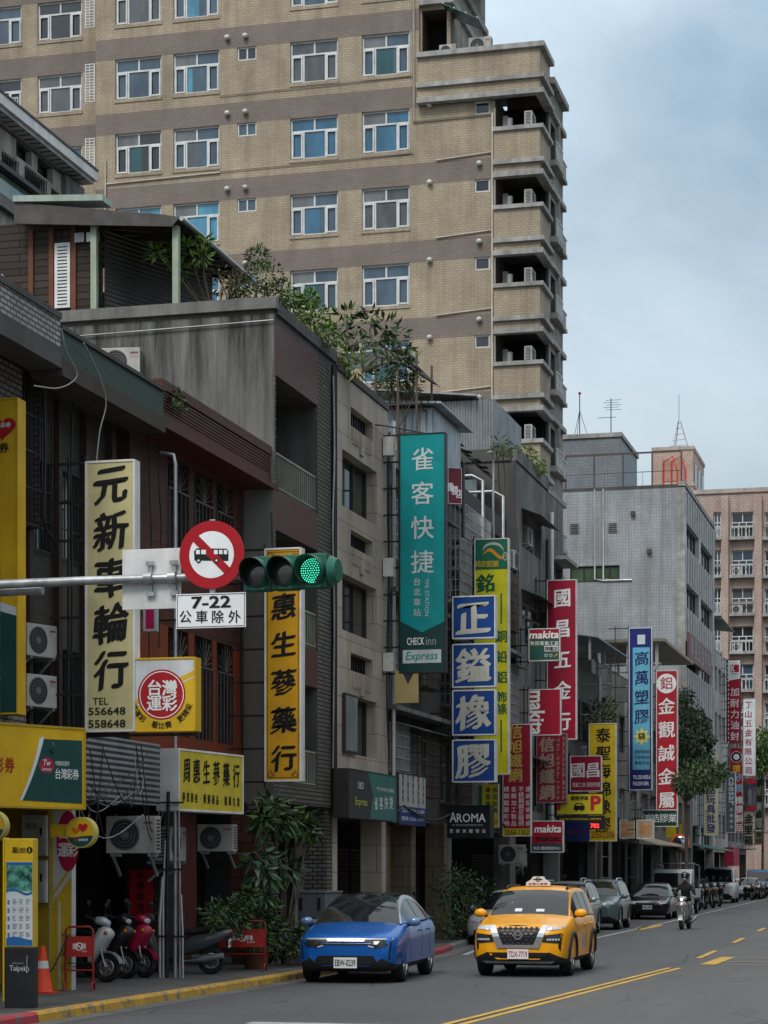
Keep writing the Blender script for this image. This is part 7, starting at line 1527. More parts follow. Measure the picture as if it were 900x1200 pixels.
# ------------------------------------------------------------ scooters
def loft(mb, st, mat, n=14, e=.75, cap=True):
    vs = []
    for y, zc, hw, hh in st:
        for i in range(n):
            t = 2 * pi * i / n; cx, cz = cos(t), sin(t); vs.append((hw * math.copysign(abs(cx) ** e, cx), y, zc + hh * math.copysign(abs(cz) ** e, cz)))
    m = len(st); fs = [(j * n + i, j * n + (i + 1) % n, (j + 1) * n + (i + 1) % n, (j + 1) * n + i) for j in range(m - 1) for i in range(n)]
    if cap: fs += [tuple(reversed(range(n)))[::1], tuple(range((m - 1) * n, m * n))]
    mb.add(vs, fs, mat, True)
def scooter(name, label, loc, rz, pmat, group='scooters parked by the arcade', scale=.97, topbox=False, mat2=None, cat='scooter', lean=5):
    t = thing(name, label, cat, loc, rz, group); t.scale = (scale,) * 3; t.rotation_euler = (0, RD(lean), rz); p2 = mat2 or PLAS
    for y in (-.64, .60):
        mb = MB(); r = .235; mb.lathe((0, y, r), (1, 0, 0), [(r * .62, -.045), (r * .9, -.055), (r, -.03), (r, .03), (r * .9, .055), (r * .62, .045)], TYRE, 24); w = mb.build('wheel', t, sharp=50)
        mb = MB(); mb.lathe((0, y, r), (1, 0, 0), [(r * .5, -.04), (r * .64, -.045), (r * .64, .045), (r * .5, .04)], RIMM, 20); mb.cyl((-.05, y, r), (.05, y, r), .035, RIMM, n=10)
        for i in range(5): a = 2 * pi * i / 5; mb.tube([(0, y, r), (0, y + r * .6 * cos(a), r + r * .6 * sin(a))], .018, RIMM, 5)
        if y < 0: mb.cyl((.05, y, r), (.056, y, r), .11, GALV, n=18)
        mb.build('rim', w)
    mb = MB(); loft(mb, [(.0, .40, .10, .08), (.12, .48, .15, .16), (.35, .56, .17, .17), (.6, .62, .16, .14), (.82, .70, .12, .09), (.98, .76, .05, .04)], pmat); mb.build('rear_body', t, sharp=50)
    mb = MB(); loft(mb, [(-.02, .70, .10, .03), (.1, .745, .14, .055), (.3, .755, .15, .06), (.45, .78, .14, .06), (.75, .825, .12, .05), (.85, .83, .06, .03)], M('seat_vinyl', (.018, .018, .018), .55)); mb.build('seat', t, sharp=50)
    mb = MB(); mb.box(-.14, -.42, .26, .14, .06, .32, p2); mb.box(-.12, -.38, .2, .12, .5, .26, PLAS); mb.build('floorboard', t, bevel=.02)
    mb = MB(); loft(mb, [(-.36, .42, .17, .14), (-.44, .55, .20, .22), (-.52, .68, .19, .22), (-.60, .76, .15, .17), (-.68, .78, .09, .10), (-.74, .78, .03, .03)], pmat); mb.build('leg_shield', t, sharp=50)
    mb = MB(); loft(mb, [(-.40, .99, .06, .05), (-.46, 1.0, .14, .07), (-.56, .99, .13, .08), (-.64, .96, .07, .05)], pmat); mb.tube([(-.36, -.38, 1.06), (-.2, -.44, 1.02), (.2, -.44, 1.02), (.36, -.38, 1.06)], .018, PLAS, 6); mb.build('handlebar', t, sharp=50)
    mb = MB(); mb.sphere((0, -.625, .965), (.085, .04, .05), LAMPG, 12, 6); mb.build('headlight', t)
    for sg in (-1, 1):
        mb = MB(); mb.tube([(sg * .22, -.44, 1.03), (sg * .30, -.42, 1.22)], .009, PLAS, 5); mb.sphere((sg * .31, -.42, 1.27), (.065, .02, .05), PLAS, 10, 6); mb.build('mirror', t)
        mb = MB(); mb.sphere((sg * .13, -.66, .80), (.045, .03, .035), AMB, 8, 6); mb.build('indicator', t)
    mb = MB(); n = 10
    for i in range(n):
        a0, a1 = RD(15 + 135 * i / n), RD(15 + 135 * (i + 1) / n); R = .275
        q = [(x, -.64 + -R * cos(a) * 1.0, .235 + R * sin(a)) for a in (a0, a1) for x in (-.07, .07)]; mb.add([q[0], q[1], q[3], q[2]], [(0, 1, 2, 3), (3, 2, 1, 0)], pmat)
        q2 = [(x * 1.05, y, z - .03) for x, y, z in q]
        mb.add([q[0], q[2], q2[2], q2[0]], [(0, 1, 2, 3), (3, 2, 1, 0)], pmat); mb.add([q[1], q[3], q2[3], q2[1]], [(0, 1, 2, 3), (3, 2, 1, 0)], pmat)
    mb.build('front_fender', t)
    mb = MB()
    for sg in (-1, 1): mb.tube([(sg * .07, -.64, .24), (sg * .075, -.52, .62)], .02, GALV, 6)
    mb.build('fork', t)
    mb = MB(); mb.box(-.05, .25, .18, .12, .7, .36, M('engine_grey', (.1, .1, .1), .5, .4)); mb.build('engine', t, bevel=.03)
    mb = MB(); mb.tube([(.13, .1, .24), (.16, .35, .26), (.17, .5, .29), (.17, .85, .35)], .03, GALV, 10, radii=[.02, .03, .06, .055]); mb.build('exhaust', t)
    mb = MB(); mb.box(-.12, .93, .48, .12, .945, .62, PLATE); F = Face((0, .946, 0), (-1, 0, 0)); line(mb, F, 'MTR-682', -.10, .10, .51, .58, BLK, .02, .003); mb.box(-.03, .86, .5, .03, .929, .75, PLAS); mb.build('number_plate', t)
    mb = MB(); mb.sphere((0, .93, .73), (.08, .035, .035), REDL, 10, 6); mb.build('tail_light', t)
    if topbox: mb = MB(); mb.box(-.22, .72, .9, .22, 1.12, 1.22, topbox); mb.build('top_box', t, bevel=.05)
    return t
SWH = paint('scooter_silver', (.45, .46, .47), .2); SRD = paint('scooter_red', (.33, .008, .045), 0); SBK = paint('scooter_black', (.015, .015, .017), .1); SGR = paint('scooter_grey', (.09, .095, .10), .3); SBL = paint('scooter_blue', (.015, .04, .12), .2)
gp = 'scooters parked by the arcade'
def sc_front(u, v, rz, z=.13):
    p = onG(u, v, z); return (p.x - sin(RD(rz)) * .64, p.y + cos(RD(rz)) * .64, z)
scooter('scooter', 'silver white scooter nearest the small red stand, nose to the road', sc_front(126, 1151, 84), RD(84), SWH)
scooter('scooter', 'black scooter between the silver and the red scooters', sc_front(149, 1147, 76), RD(76), SBK)
scooter('scooter', 'dark red scooter below the red paper banner', sc_front(170, 1146, 68), RD(68), SRD)
p = onG(225, 1143, .13); scooter('scooter', 'dark grey scooter seen from the side with its tail to the wide red stand', (p.x - .42, p.y + .45, .13), RD(-80), SGR)
scooter('scooter', 'old black scooter with a red side panel left behind the blue car', (-11.9, 47.3, .13), RD(150), SBK, mat2=SRD)
# row of scooters beyond the black car
pm = [SBK, SBL, SBK, SGR, SBK]
for i, w in enumerate(('dark scooter, first in the far row, half behind the rider', 'navy scooter, second in the far row beyond the black car', 'black scooter in the middle of the far row before the white van', 'grey scooter, fourth in the far row before the white van', 'black scooter, last of the far row, in front of the white van')):
    scooter('scooter', w, sc_front(808 + i * 8.5, 1069 - i * 1.6, 22, 0), RD(22 + 3 * (i % 2)), pm[i], 'scooters in the far row', 1.2, topbox=PLAS if i in (0, 2, 3) else False)
for i in range(3): scooter('scooter', ('dark scooter just right of the white van', 'black scooter by the small white car', 'dark scooter at the far right edge')[i], (-12.2 + i * .25, 140 + i * 4.5, 0), RD(25), [SBK, SGR, SBK][i], 'scooters at the street end', 1.0)
# ------------------------------------------------------------ the rider
rx, ry = -8.2, 71.0
scooter('ridden_scooter', 'silver fronted scooter with its headlight on, ridden towards the camera', (rx, ry, 0), RD(-4), paint('scooter_bright', (.40, .42, .44), .5), group=None, scale=1.0, lean=0)
mb = MB(); mb.sphere((rx - .04, ry - .64, .965), (.06, .025, .04), M('lit_headlight', (1.0, .95, .85), .3, var=0, emit=2.2), 12, 6); o = mb.build('headlamp_glow')
for ob in list(bpy.data.objects):
    if ob.name.startswith('ridden_scooter'): rroot = ob
o.parent = rroot; o.location = (0, 0, 0); o.data.transform(Matrix.Translation((-rx + .04, -ry, 0)))
rp = thing('person', 'scooter rider in a black jacket and helmet riding towards the camera', 'person', (rx, ry, .0), RD(-4))
JK = M('black_jacket', (.014, .014, .016), .75, var=.2); TR = M('grey_trousers', (.10, .105, .11), .8, var=.25); SK = M('skin', (.36, .22, .16), .55, var=.05); SH = M('dark_shoes', (.02, .02, .022), .6)
def skin_mesh(name, V, E, R, mat, parent, root=0, sub=2):
    me = bpy.data.meshes.new(name); me.from_pydata(V, E, []); o = bpy.data.objects.new(name, me); COL.objects.link(o)
    m = o.modifiers.new('skin', 'SKIN'); 
    if not me.skin_vertices: me.skin_vertices.new() if hasattr(me.skin_vertices, 'new') else None
    for i, sv in enumerate(me.skin_vertices[0].data): sv.radius = (R[i], R[i]) if not isinstance(R[i], tuple) else R[i]; sv.use_root = (i == root)
    s2 = o.modifiers.new('sub', 'SUBSURF'); s2.levels = sub; s2.render_levels = sub
    dg = bpy.context.evaluated_depsgraph_get(); m2 = bpy.data.meshes.new_from_object(o.evaluated_get(dg)); o.modifiers.clear(); o.data = m2
    m2.materials.clear(); m2.materials.append(mat)
    for p in m2.polygons: p.use_smooth = True
    if parent is not None: o.parent = parent
    return o
V = [(0, .16, .86), (0, .10, 1.05), (0, .05, 1.25), (0, .02, 1.40), (0, -.01, 1.50), (0, -.03, 1.58), (0, -.04, 1.70),
     (.10, .16, .84), (.19, -.20, .80), (.16, -.22, .42), (.15, -.24, .36), (.16, -.36, .34), (-.10, .16, .84), (-.19, -.20, .80), (-.16, -.22, .42), (-.15, -.24, .36), (-.16, -.36, .34),
     (.19, .03, 1.38), (.31, -.06, 1.16), (.33, -.34, 1.08), (.33, -.42, 1.07), (-.19, .03, 1.38), (-.31, -.06, 1.16), (-.33, -.34, 1.08), (-.33, -.42, 1.07)]
E = [(0, 1), (1, 2), (2, 3), (3, 4), (4, 5), (5, 6), (0, 7), (7, 8), (8, 9), (9, 10), (10, 11), (0, 12), (12, 13), (13, 14), (14, 15), (15, 16), (3, 17), (17, 18), (18, 19), (19, 20), (3, 21), (21, 22), (22, 23), (23, 24)]
R = [.15, .15, .165, .15, .075, .055, .085, .10, .085, .055, .05, .04, .10, .085, .055, .05, .04, .075, .055, .042, .035, .075, .055, .042, .035]
bd = skin_mesh('body', V, E, R, JK, rp); bd.data.materials.append(TR); bd.data.materials.append(SK); bd.data.materials.append(SH)
for p in bd.data.polygons:
    c_ = p.center
    if c_.z > 1.53: p.material_index = 2
    elif c_.z < .42: p.material_index = 3
    elif c_.z < .90 and c_.y < .35: p.material_index = 1
    elif c_.y < -.38 and c_.z > .95: p.material_index = 2
mb = MB(); mb.sphere((0, -.03, 1.725), (.135, .16, .15), M('helmet_black', (.015, .015, .017), .2, coat=.5), 18, 12); h = mb.build('helmet', rp)
mb = MB(); mb.sphere((0, -.075, 1.70), (.115, .125, .075), GLASS('visor', (.02, .02, .025), .05), 16, 8); mb.build('visor', h)
mb = MB(); mb.sphere((0, -.10, 1.62), (.07, .085, .045), M('mask_blue', (.25, .32, .38), .7), 12, 8); mb.build('face_mask', rp)
# ------------------------------------------------------------ air conditioners
ACW = M('ac_enamel', (.42, .42, .39), .5, dirt=.5); ACG = M('ac_grille', (.03, .03, .032), .5)
def make_ac(name, label, group):
    t = thing(name, label, 'air conditioner', (0, 0, 0), 0, group)
    mb = MB(); mb.box(-.40, 0, 0, .40, .30, .58, ACW); mb.build('body', t, bevel=.012)
    mb = MB(); mb.cyl((-.10, -.001, .29), (-.10, .012, .29), .245, ACG, n=28)
    F = Face((0, 0, 0), (1, 0, 0))
    for r in (.08, .13, .18, .235): ring(mb, F, -.10, .29, r, M('ac_wire', (.14, .14, .14), .5), .008, r - .012, 28)
    mb.cyl((-.10, -.011, .29), (-.10, -.004, .29), .06, MATS['ac_wire'], n=14); mb.build('fan_grille', t)
    mb = MB()
    for x0, x1 in ((.4005, .406), (-.406, -.4005)):
        for i in range(9): z = .06 + i * .055; mb.box(x0, .05, z, x1, .25, z + .026, ACG)
        mb.cut()
    mb.build_each('side_louvre', t)
    mb = MB(); F.box(mb, .20, .37, .38, .50, .001, .004, M('ac_label', (.30, .30, .29), .5)); F.box(mb, .21, .36, .46, .49, .005, .007, M('ac_badge', (.25, .04, .04), .5)); mb.build('nameplate', t)
    mb = MB()
    for x in (-.3, .3): mb.box(x - .02, -.02, -.05, x + .02, .45, -.005, GALV); mb.obox((x - .02, .02, -.04), (.04, 0, 0), (0, .40, -.32), (0, .03, .02), GALV); mb.cut()
    mb.build_each('bracket', t)
    return t
AC0 = None
def ac(label, loc, rz, group, s=1.0):
    global AC0
    if AC0 is None: AC0 = make_ac('air_conditioner', label, group); AC0.location = loc; AC0.rotation_euler = (0, 0, rz); AC0.scale = (s,) * 3; return AC0
    return dup(AC0, None, loc, rz, label, group, (s,) * 3)
ga = 'air conditioners on the shophouses'
p = onY(153, 1000, 32.6); ac('large air conditioner hung above the black scooter', (p.x, p.y, p.z), RD(4), ga, 1.02)
p = onY(252, 998, 36.3); ac('air conditioner hung beneath the yellow herbal shop banner', (p.x, p.y, p.z), 0, ga, .82)
p = onX(209, 1009, -12.7); ac('slim air conditioner seen from its louvred end beside the conduit pole', (p.x, p.y, p.z), RD(90), ga, 1.0)
p = onX(42, 829, -12.95); ac('lower of two air conditioners stacked on brackets above the lottery banner', (p.x + .1, p.y, p.z), RD(72), ga, .82)
p = onX(42, 770, -12.95); ac('upper of two air conditioners stacked on brackets above the lottery banner', (p.x + .1, p.y, p.z), RD(72), ga, .82)
for u, v, w in ((547, 665, 'air conditioner in the barred balcony left of the lemon yellow sign'), (566, 925, 'air conditioner above the black box sign'), (613, 1015, 'air conditioner on the wall under the crimson wire mesh sign'), (597, 1012, 'grimy air conditioner deeper in the arcade under the crimson sign'), (620, 640, 'air conditioner on a tray beside the bare concrete panel'), (604, 668, 'air conditioner below the concrete panel, on the dark block')):
    p = onX(u, v, -12.4); ac(w, (p.x + .05, p.y, p.z), RD(90) if u not in (597,) else 0, ga, .95)
p = onY(620, 520, YT - 3) if False else None
p = onY(141, 441, 39.45); ac('white air conditioner fixed to the stained concrete wall, just above the green parapet', (p.x, p.y, p.z), RD(8), ga, .95)
gb = 'air conditioners in the tower balconies'
ords = ['topmost', 'second', 'third', 'fourth', 'fifth', 'sixth', 'seventh']
for k in range(5):
    z = 32.62 - PER * k - 1.12; ac('white air conditioner on the tower corner balcony ledge, %s from the top' % ords[k] if k else 'white air conditioner on the topmost covered corner balcony of the tower', (xb1 - .35, YT + .35, z + .02), RD(90), gb, 1.05)
for u, w, s in ((524, 'smaller air conditioner in the shade of the tower roof terrace', .85), (562, 'larger air conditioner on the tower roof terrace edge', 1.15)): p = onY(u, 60, YT); ac(w, (p.x, YT + .05, 34.63), 0, gb, s)
gc = 'air conditioners on the pink block'
for i, (j, w) in enumerate(((9, 'air conditioner on the second highest window ledge of the pink block'), (10, 'air conditioner on the third window ledge down the pink block'), (11, 'air conditioner on the fourth window ledge down the pink block'), (12, 'air conditioner on the fifth window ledge down the pink block'))):
    h = hP[j]; ac(w, (h[0] + .55, YP - .5, h[2] + .0), 0, gc, 1.1)
# ------------------------------------------------------------ lottery pillar, kiosk, cone, stands, banner
rt = thing('lottery_pillar', 'white and yellow advertising pillar with a red oval, at the lottery shop corner', 'pillar', (-12.55, 30.3, .13)); F = FYp(30.2); pl0, pl1 = F.px(62, 1000)[0], F.px(84, 1000)[0]; F = Face((pl0, 30.2, 0), (1, 0, 0)); o = rt.location; u1 = pl1 - pl0
mb = MB(o); zt = 2.95
F.box(mb, 0, u1, .13, zt, -.16, 0, M('pillar_white', (.50, .50, .49), .45, dirt=.25))
YP_ = M('pillar_yellow', (.50, .34, .02), .45, dirt=.25)
mb.add([F.pt(.0, .131, .003), F.pt(u1, .131, .003), F.pt(u1, 1.83, .003), F.pt(0, 1.42, .003)], [(0, 1, 2, 3)], YP_); mb.add([F.pt(0, 1.52, .003), F.pt(u1, 1.93, .003), F.pt(u1, 1.99, .003), F.pt(0, 1.58, .003)], [(0, 1, 2, 3)], YP_)
mb.add([F.pt(.09, .14, .0045), F.pt(.125, .14, .0045), F.pt(.125, 1.45, .0045), F.pt(.09, 1.43, .0045)], [(0, 1, 2, 3)], M('pillar_white', (.5, .5, .49)))
n = 32; cz = 2.33; mb.add([F.pt(.24 + .18 * cos(2 * pi * i / n), cz + .45 * sin(2 * pi * i / n), .005) for i in range(n)], [tuple(range(n))], M('oval_red', (.34, .012, .05), .4)); ring(mb, F, .30, cz, .0, WTX, .006, 0) if 0 else None
for (ch, x, z) in (('\u53f0', .165, 2.47), ('\u7063', .315, 2.47), ('\u904b', .165, 2.2), ('\u5f69', .315, 2.2)): put(mb, F, ch, x, z, .2, WTX, .03, .75, 0, .008)
for i, w in enumerate(('TAIWAN', 'SPORTS', 'LOTTERY')): line(mb, F, w, .14, .43, .84 - i * .21, .96 - i * .21, BLK, .0, .006)
for i in range(14): line(mb, F, 'X', .03, .065, .3 + i * .09, .35 + i * .09, M('pillar_ink', (.12, .07, .01)), 0, .006)
mb.build('panel', rt)
mb = MB(o); F.box(mb, -.05, -.004, .13, zt, -.18, .01, YP_); F.box(mb, -.10, -.054, .13, zt, -.5, -.05, GALV); mb.build('side_trim', rt)
# meter boxes behind
for u0, u1_, v0, v1, w in ((25, 54, 955, 1003, 'upper pale metal meter cabinet on the yellow wall behind the information pillar'), (40, 54, 1008, 1058, 'lower pale metal meter cabinet on the yellow wall behind the information pillar')):
    Fm = FYp(31.0); a, b, c, e = pxr(Fm, u0, u1_, v0, v1); t = thing('meter_cabinet', w, 'meter box', (a, 31.0, c), 0, 'meter cabinets')
    mb = MB(t.location); mb.box(a, 31.0, c, b, 31.25, e, CREAM); mb.build('box', t, bevel=.01); mb = MB(t.location); mb.box(a + .03, 30.985, c + .04, b - .03, 30.998, e - .04, CREAM); mb.box(b - .09, 30.97, (c + e) / 2, b - .06, 30.984, (c + e) / 2 + .12, DARK); Fm2 = FYp(30.984)
    line(mb, Fm2, '\u96fb\u8868', a + .08, b - .14, e - .22, e - .12, M('meter_ink', (.1, .1, .1)), 0, .003); mb.build('door', t)
p = onY(62, 1080, 31.3); mb = MB(); mb.box(-14.6, 31.27, .13, p.x, 31.35, 2.95, M('yellow_pillar', (.55, .33, .02))); tag(mb.build('yellow_wall_panel'), 'yellow painted wall panel beside the white and yellow pillar', 'wall')
# information pillar
p = onG(25, 1181, .13); rt = thing('information_pillar', 'yellow and black tourist information pillar with a pictured map panel, at the left edge', 'info sign', (p.x, p.y, .13), RD(6)); F = Face((-.19, -.11, 0), (1, 0, 0)); Hk = 2.18
KY_ = M('kiosk_yellow', (.62, .40, .015), .35, dirt=.08); KB = M('kiosk_black', (.02, .021, .024), .4); KW = M('kiosk_white', (.56, .59, .61), .35, var=.03)
mb = MB(); mb.box(-.19, -.11, .0, .19, .11, .78, KB); mb.box(-.19, -.11, .781, .19, .11, Hk, KY_); mb.box(-.215, -.115, .08, -.191, .12, Hk + .01, KY_); mb.build('body', rt, bevel=.01)
mb = MB(); F.box(mb, .03, .375, .80, 1.88, .002, .012, KW)
F.box(mb, .03, .375, 1.50, 1.875, .0125, .014, M('kiosk_picture', (.06, .20, .15), .4, var=.9, vscale=14, tint=(.3, .3, .3)))
mb.add([F.pt(.03 + .345 * i / 12, 1.5 + .03 * sin(i * .5) - .02, .0155) for i in range(13)] + [F.pt(.03 + .345 * i / 12, 1.54 + .03 * sin(i * .5) - .03, .0155) for i in range(12, -1, -1)], [tuple(range(26))], M('kiosk_wave', (.02, .12, .32), .4)); mb.add([F.pt(.03 + .345 * i / 12, .805, .0145) for i in range(13)] + [F.pt(.03 + .345 * i / 12, .90 + .02 * sin(i * .4), .0145) for i in range(12, -1, -1)], [tuple(range(26))], MATS['kiosk_wave'])
F.box(mb, .03, .375, 1.84, 1.876, .0145, .0155, MATS['kiosk_wave'])
random.seed(11); INK = M('kiosk_ink', (.08, .10, .14))
for j in range(5):
    z = 1.36 - j * .105; F.box(mb, .045, .075, z - .03, z + .03, .0125, .0135, M('kiosk_icon', (.10, .16, .28)))
    for c_ in range(3):
        for l in range(4):
            x = .11 + c_ * .09; w = .03 + .035 * random.random(); F.box(mb, x, x + w, z + .03 - l * .018, z + .036 - l * .018 + .002, .0125, .0132, INK)
mb.build('map_panel', rt)
mb = MB(); put(mb, F, '\u81fa', .14, 2.03, .075, BLK, .01, 1, 0, .004); line(mb, F, '\u65c5\u904a\u8cc7\u8a0a', .13, .28, 1.98, 2.06, BLK, .01, .004) if 0 else line(mb, F, '\u5317\u8cc7\u8a0a', .175, .285, 1.99, 2.065, BLK, .01, .004); ring(mb, F, .335, 2.03, .042, BLK, .004, 0, 20); line(mb, F, 'i', .328, .342, 2.005, 2.055, KY_, .02, .007); line(mb, F, 'Taipei', .07, .27, .46, .55, SILV, .01, .004); line(mb, F, 'undiscovered', .1, .25, .57, .595, MATS['sign_dim_letter'], 0, .004)
mb.tube([F.pt(.30, .45, .006), F.pt(.30, .62, .006), F.pt(.305, .68, .006)], .004, SILV, 4); ring(mb, F, .30, .5, .03, SILV, .005, .024, 14); mb.build('lettering', rt)
# traffic cone
p = onG(50, 1164, .13); rt = thing('traffic_cone', 'orange traffic cone with a silver band between the information pillar and the red stand', 'traffic cone', (p.x, p.y, .13)); CO = M('cone_orange', (.62, .055, .02), .45, dirt=.12)
mb = MB(); mb.lathe((0, 0, 0), (0, 0, 1), [(.155, .03), (.14, .05), (.04, .66), (.036, .68), (.001, .685)], CO, 24); mb.box(-.17, -.17, 0, .17, .17, .03, CO); mb.build('cone', rt, sharp=40); mb = MB(); mb.lathe((0, 0, 0), (0, 0, 1), [(.0935, .36), (.0755, .47)], M('cone_band', (.5, .5, .5), .3), 24); mb.build('reflective_band', rt)
# no parking stands
RS = M('stand_red', (.24, .015, .012), .45, dirt=.25)
def stand(label, loc, rz, w, zb_, zt_):
    t = thing('no_parking_stand', label, 'stand', loc, rz, 'red no parking stands'); mb = MB(); r = .017; H = zt_ + .14
    pts = [(-w / 2, 0, .12), (-w / 2, 0, H - .05), (-w / 2 + .05, 0, H), (w / 2 - .05, 0, H), (w / 2, 0, H - .05), (w / 2, 0, .12)]; mb.tube(pts, r, RS, 8); mb.tube([(-w / 2, 0, .3), (w / 2, 0, .3)], r * .8, RS, 6)
    for x in (-w / 2, w / 2): mb.tube([(x, -.28, .0), (x, -.25, .10), (x, -.2, .12), (x, .2, .12), (x, .25, .10), (x, .28, 0)], r, RS, 8)
    mb.build('frame', t)
    mb = MB(); mb.box(-w / 2 + .01, -.022, zb_, w / 2 - .01, -.018 + .03, zt_, M('board_red', (.34, .02, .015), .4, dirt=.15)); F = Face((0, -.022, 0), (1, 0, 0)); z = (zb_ + zt_) / 2
    line(mb, F, '\u8acb\u52ff', -w * .24, -w * .06, z - .04, z + .05, WTX, .02, .004); line(mb, F, '\u505c\u8eca', w * .06, w * .24, z - .04, z + .05, WTX, .02, .004); ring(mb, F, 0, z, .06, WTX, .004, .047, 20); mb.add([F.pt(-.045, z + .035, .005), F.pt(-.035, z + .045, .005), F.pt(.045, z - .035, .005), F.pt(.035, z - .045, .005)], [(3, 2, 1, 0)], WTX); line(mb, F, '\u5c01\u5f8b\u5c01', w * .1, w * .28, z - .085, z - .055, WTX, 0, .004); mb.build('board', t); return t
p = onG(93, 1161, .13); stand('small red no parking stand next to the orange cone', (p.x, p.y, .13), RD(18), .40, .50, .80)
p = onG(284, 1138, .13); stand('wide red no parking stand in front of the potted shrubs', (p.x, p.y, .13), RD(14), .80, .42, .74)
# chain from the cone to the stand
a, b = onG(40, 1164, .13), onG(80, 1161, .13); mb = MB(); pts = []
for i in range(20):
    t = i / 19; pts.append((a.x + (b.x - a.x) * t, a.y - .05 + (b.y - a.y) * t, .13 + .30 + .5 * t - .25 * sin(pi * t)))
mb.tube(pts, .012, M('black_chain', (.02, .02, .02), .4, .5), 6)
for p_ in pts[::1]: mb.sphere(p_, .019, MATS['black_chain'], 6, 4)
tag(mb.build('chain'), 'black chain sagging from the information pillar to the small red stand', 'chain')
# red paper banner (couplet)
Fb = FYp(35.8); a, b, c, e = pxr(Fb, 152, 179, 1019, 1072); mb = MB(); Fb.box(mb, a, b, c, e, 0, .03, M('banner_red', (.34, .01, .015), .5, var=.2, vscale=8))
for i, ch in enumerate('\u606d\u8cc0\u65b0\u79a7'): put(mb, Fb, ch, (a + b) / 2, e - .1 - i * (e - c) * .235, .13, M('banner_ink', (.05, .01, .01)), .03, 1, 0, .035, 0, .8)
tag(mb.build('paper_banner'), 'red paper banner with four dark brushed characters on the arcade pillar behind the scooters', 'banner')
pa, pb = Fb.px(146, 1000)[0], Fb.px(191, 1000)[0]; mb = MB(rB.location); mb.box(pa, 35.84, .13, pb, 36.5, 3.1, M('granite_post', (.045, .032, .030), .6, fine=.3)); mb.build('arcade_pillar', rB)
# conduit pole at the party wall
Yc = 34.1; rt = thing('conduit_pole', 'bundle of grey conduits running up the facade left of the herbal shop', 'conduits', (-12.3, Yc, .13)); o = rt.location
mb = MB(o); mb.tube([(-12.32, Yc, .13), (-12.32, Yc, 8.6), (-12.36, Yc + .03, 8.75), (-12.6, Yc + .05, 8.8)], .032, GALV, 10); mb.build('main_conduit', rt)
for dx, r, zt in ((-.13, .03, 3.2), (-.2, .022, 2.4), (.09, .02, 2.9), (-.26, .028, 1.8), (.14, .018, 1.5)):
    mb = MB(o); mb.tube([(-12.32 + dx, Yc - .02, .13), (-12.32 + dx, Yc - .03, zt * .6), (-12.32 + dx * .8, Yc - .03, zt)], r, [GALV, DARK, ALU][int(abs(dx) * 100) % 3], 6); mb.build('thin_conduit', rt)
mb = MB(o)
for z in (.8, 1.9, 3.0, 4.4, 6): mb.box(-12.62, Yc - .09, z, -12.15, Yc - .06, z + .03, DARK)
mb.build('straps', rt)
# utility cabinet
p = onY(378, 1110, 45.2); rt = thing('utility_cabinet', 'grey steel utility cabinet behind the blue car', 'cabinet', (-12.35, 42.3, .13)); CAB = M('cabinet_grey', (.15, .17, .185), .45, .2, dirt=.2)
a = onY(349, 1100, 42.3).x; b = onY(381, 1100, 42.3).x
mb = MB(rt.location); mb.box(a, 42.3, .3, b, 43.55, 1.44, CAB); mb.box(a - .02, 42.28, 1.441, b + .02, 43.58, 1.48, CAB); mb.box(a + .04, 42.35, .13, b - .04, 43.5, .299, CONC); mb.build('body', rt, bevel=.01)
mb = MB(rt.location); F = FYp(42.3); F.box(mb, a + .03, b - .03, .95, 1.40, .001, .02, CAB); F.box(mb, a + .05, a + .1, 1.1, 1.35, .021, .05, DARK); F.box(mb, b - .14, b - .09, 1.1, 1.35, .021, .05, DARK); F.box(mb, a + .24, a + .42, 1.0 - .2, 1.0 - .08, .001, .006, WHITE); mb.build('door', rt)
# convex mirror far away
p = onG(795, 1047); Y = 97.0; q = onY(797, 988, Y); rt = thing('convex_mirror', 'orange hooded street mirror on a pole, left of the tree', 'street mirror', (q.x, Y, 0))
mb = MB(rt.location); mb.tube([(q.x, Y, 0), (q.x, Y, q.z)], .045, GALV, 8); mb.build('pole', rt); mb = MB(rt.location); mb.cyl((q.x, Y - .1, q.z), (q.x, Y - .02, q.z), .42, M('mirror_orange', (.5, .10, .02), .5), n=28); mb.build('housing', rt); mb = MB(rt.location); mb.sphere((q.x, Y - .09, q.z - .03), (.36, .10, .36), M('mirror_face', (.35, .36, .38), .06, 1.0, var=0), 20, 12); mb.build('mirror_face', rt)
# white hoarding, awnings, rolled goods
Fh = FYp(116.0); a, b, c, e = pxr(Fh, 768, 818, 1042, 988); mb = MB(); Fh.box(mb, a, b, .13, e, 0, .1, CORR('white_hoarding', (.50, .51, .51), .3, .3, .5, .2)); tag(mb.build('hoarding'), 'white corrugated hoarding behind the pale light truck', 'hoarding')
mb = MB(); a, b = onX(752, 988, -12.6), onX(792, 998, -12.4); mb.obox((a.x - 1.2, 88, 3.6), (2.6, 0, -.7), (0, 9, 0), (0, 0, .05), M('tan_awning', (.32, .26, .20), .7, dirt=.4)); tag(mb.build('awning'), 'tan shop awning under the bleached box signs', 'awning', 'shop awnings')
mb = MB(); mb.obox((-14.6, 121, 3.5), (2.4, 0, -.5), (0, 12, 0), (0, 0, .05), M('green_awning', (.05, .13, .11), .6, dirt=.3)); tag(mb.build('awning'), 'dark green shop awning in front of the far shopfronts', 'awning', 'shop awnings')
mb = MB(); mb.box(-14.0, 143, 2.2, -13.4, 147, 3.4, M('pinkred_cloth', (.40, .03, .07), .7, var=.3)); tag(mb.build('cloth_banner'), 'crimson cloth banner at street level near the far end', 'banner')
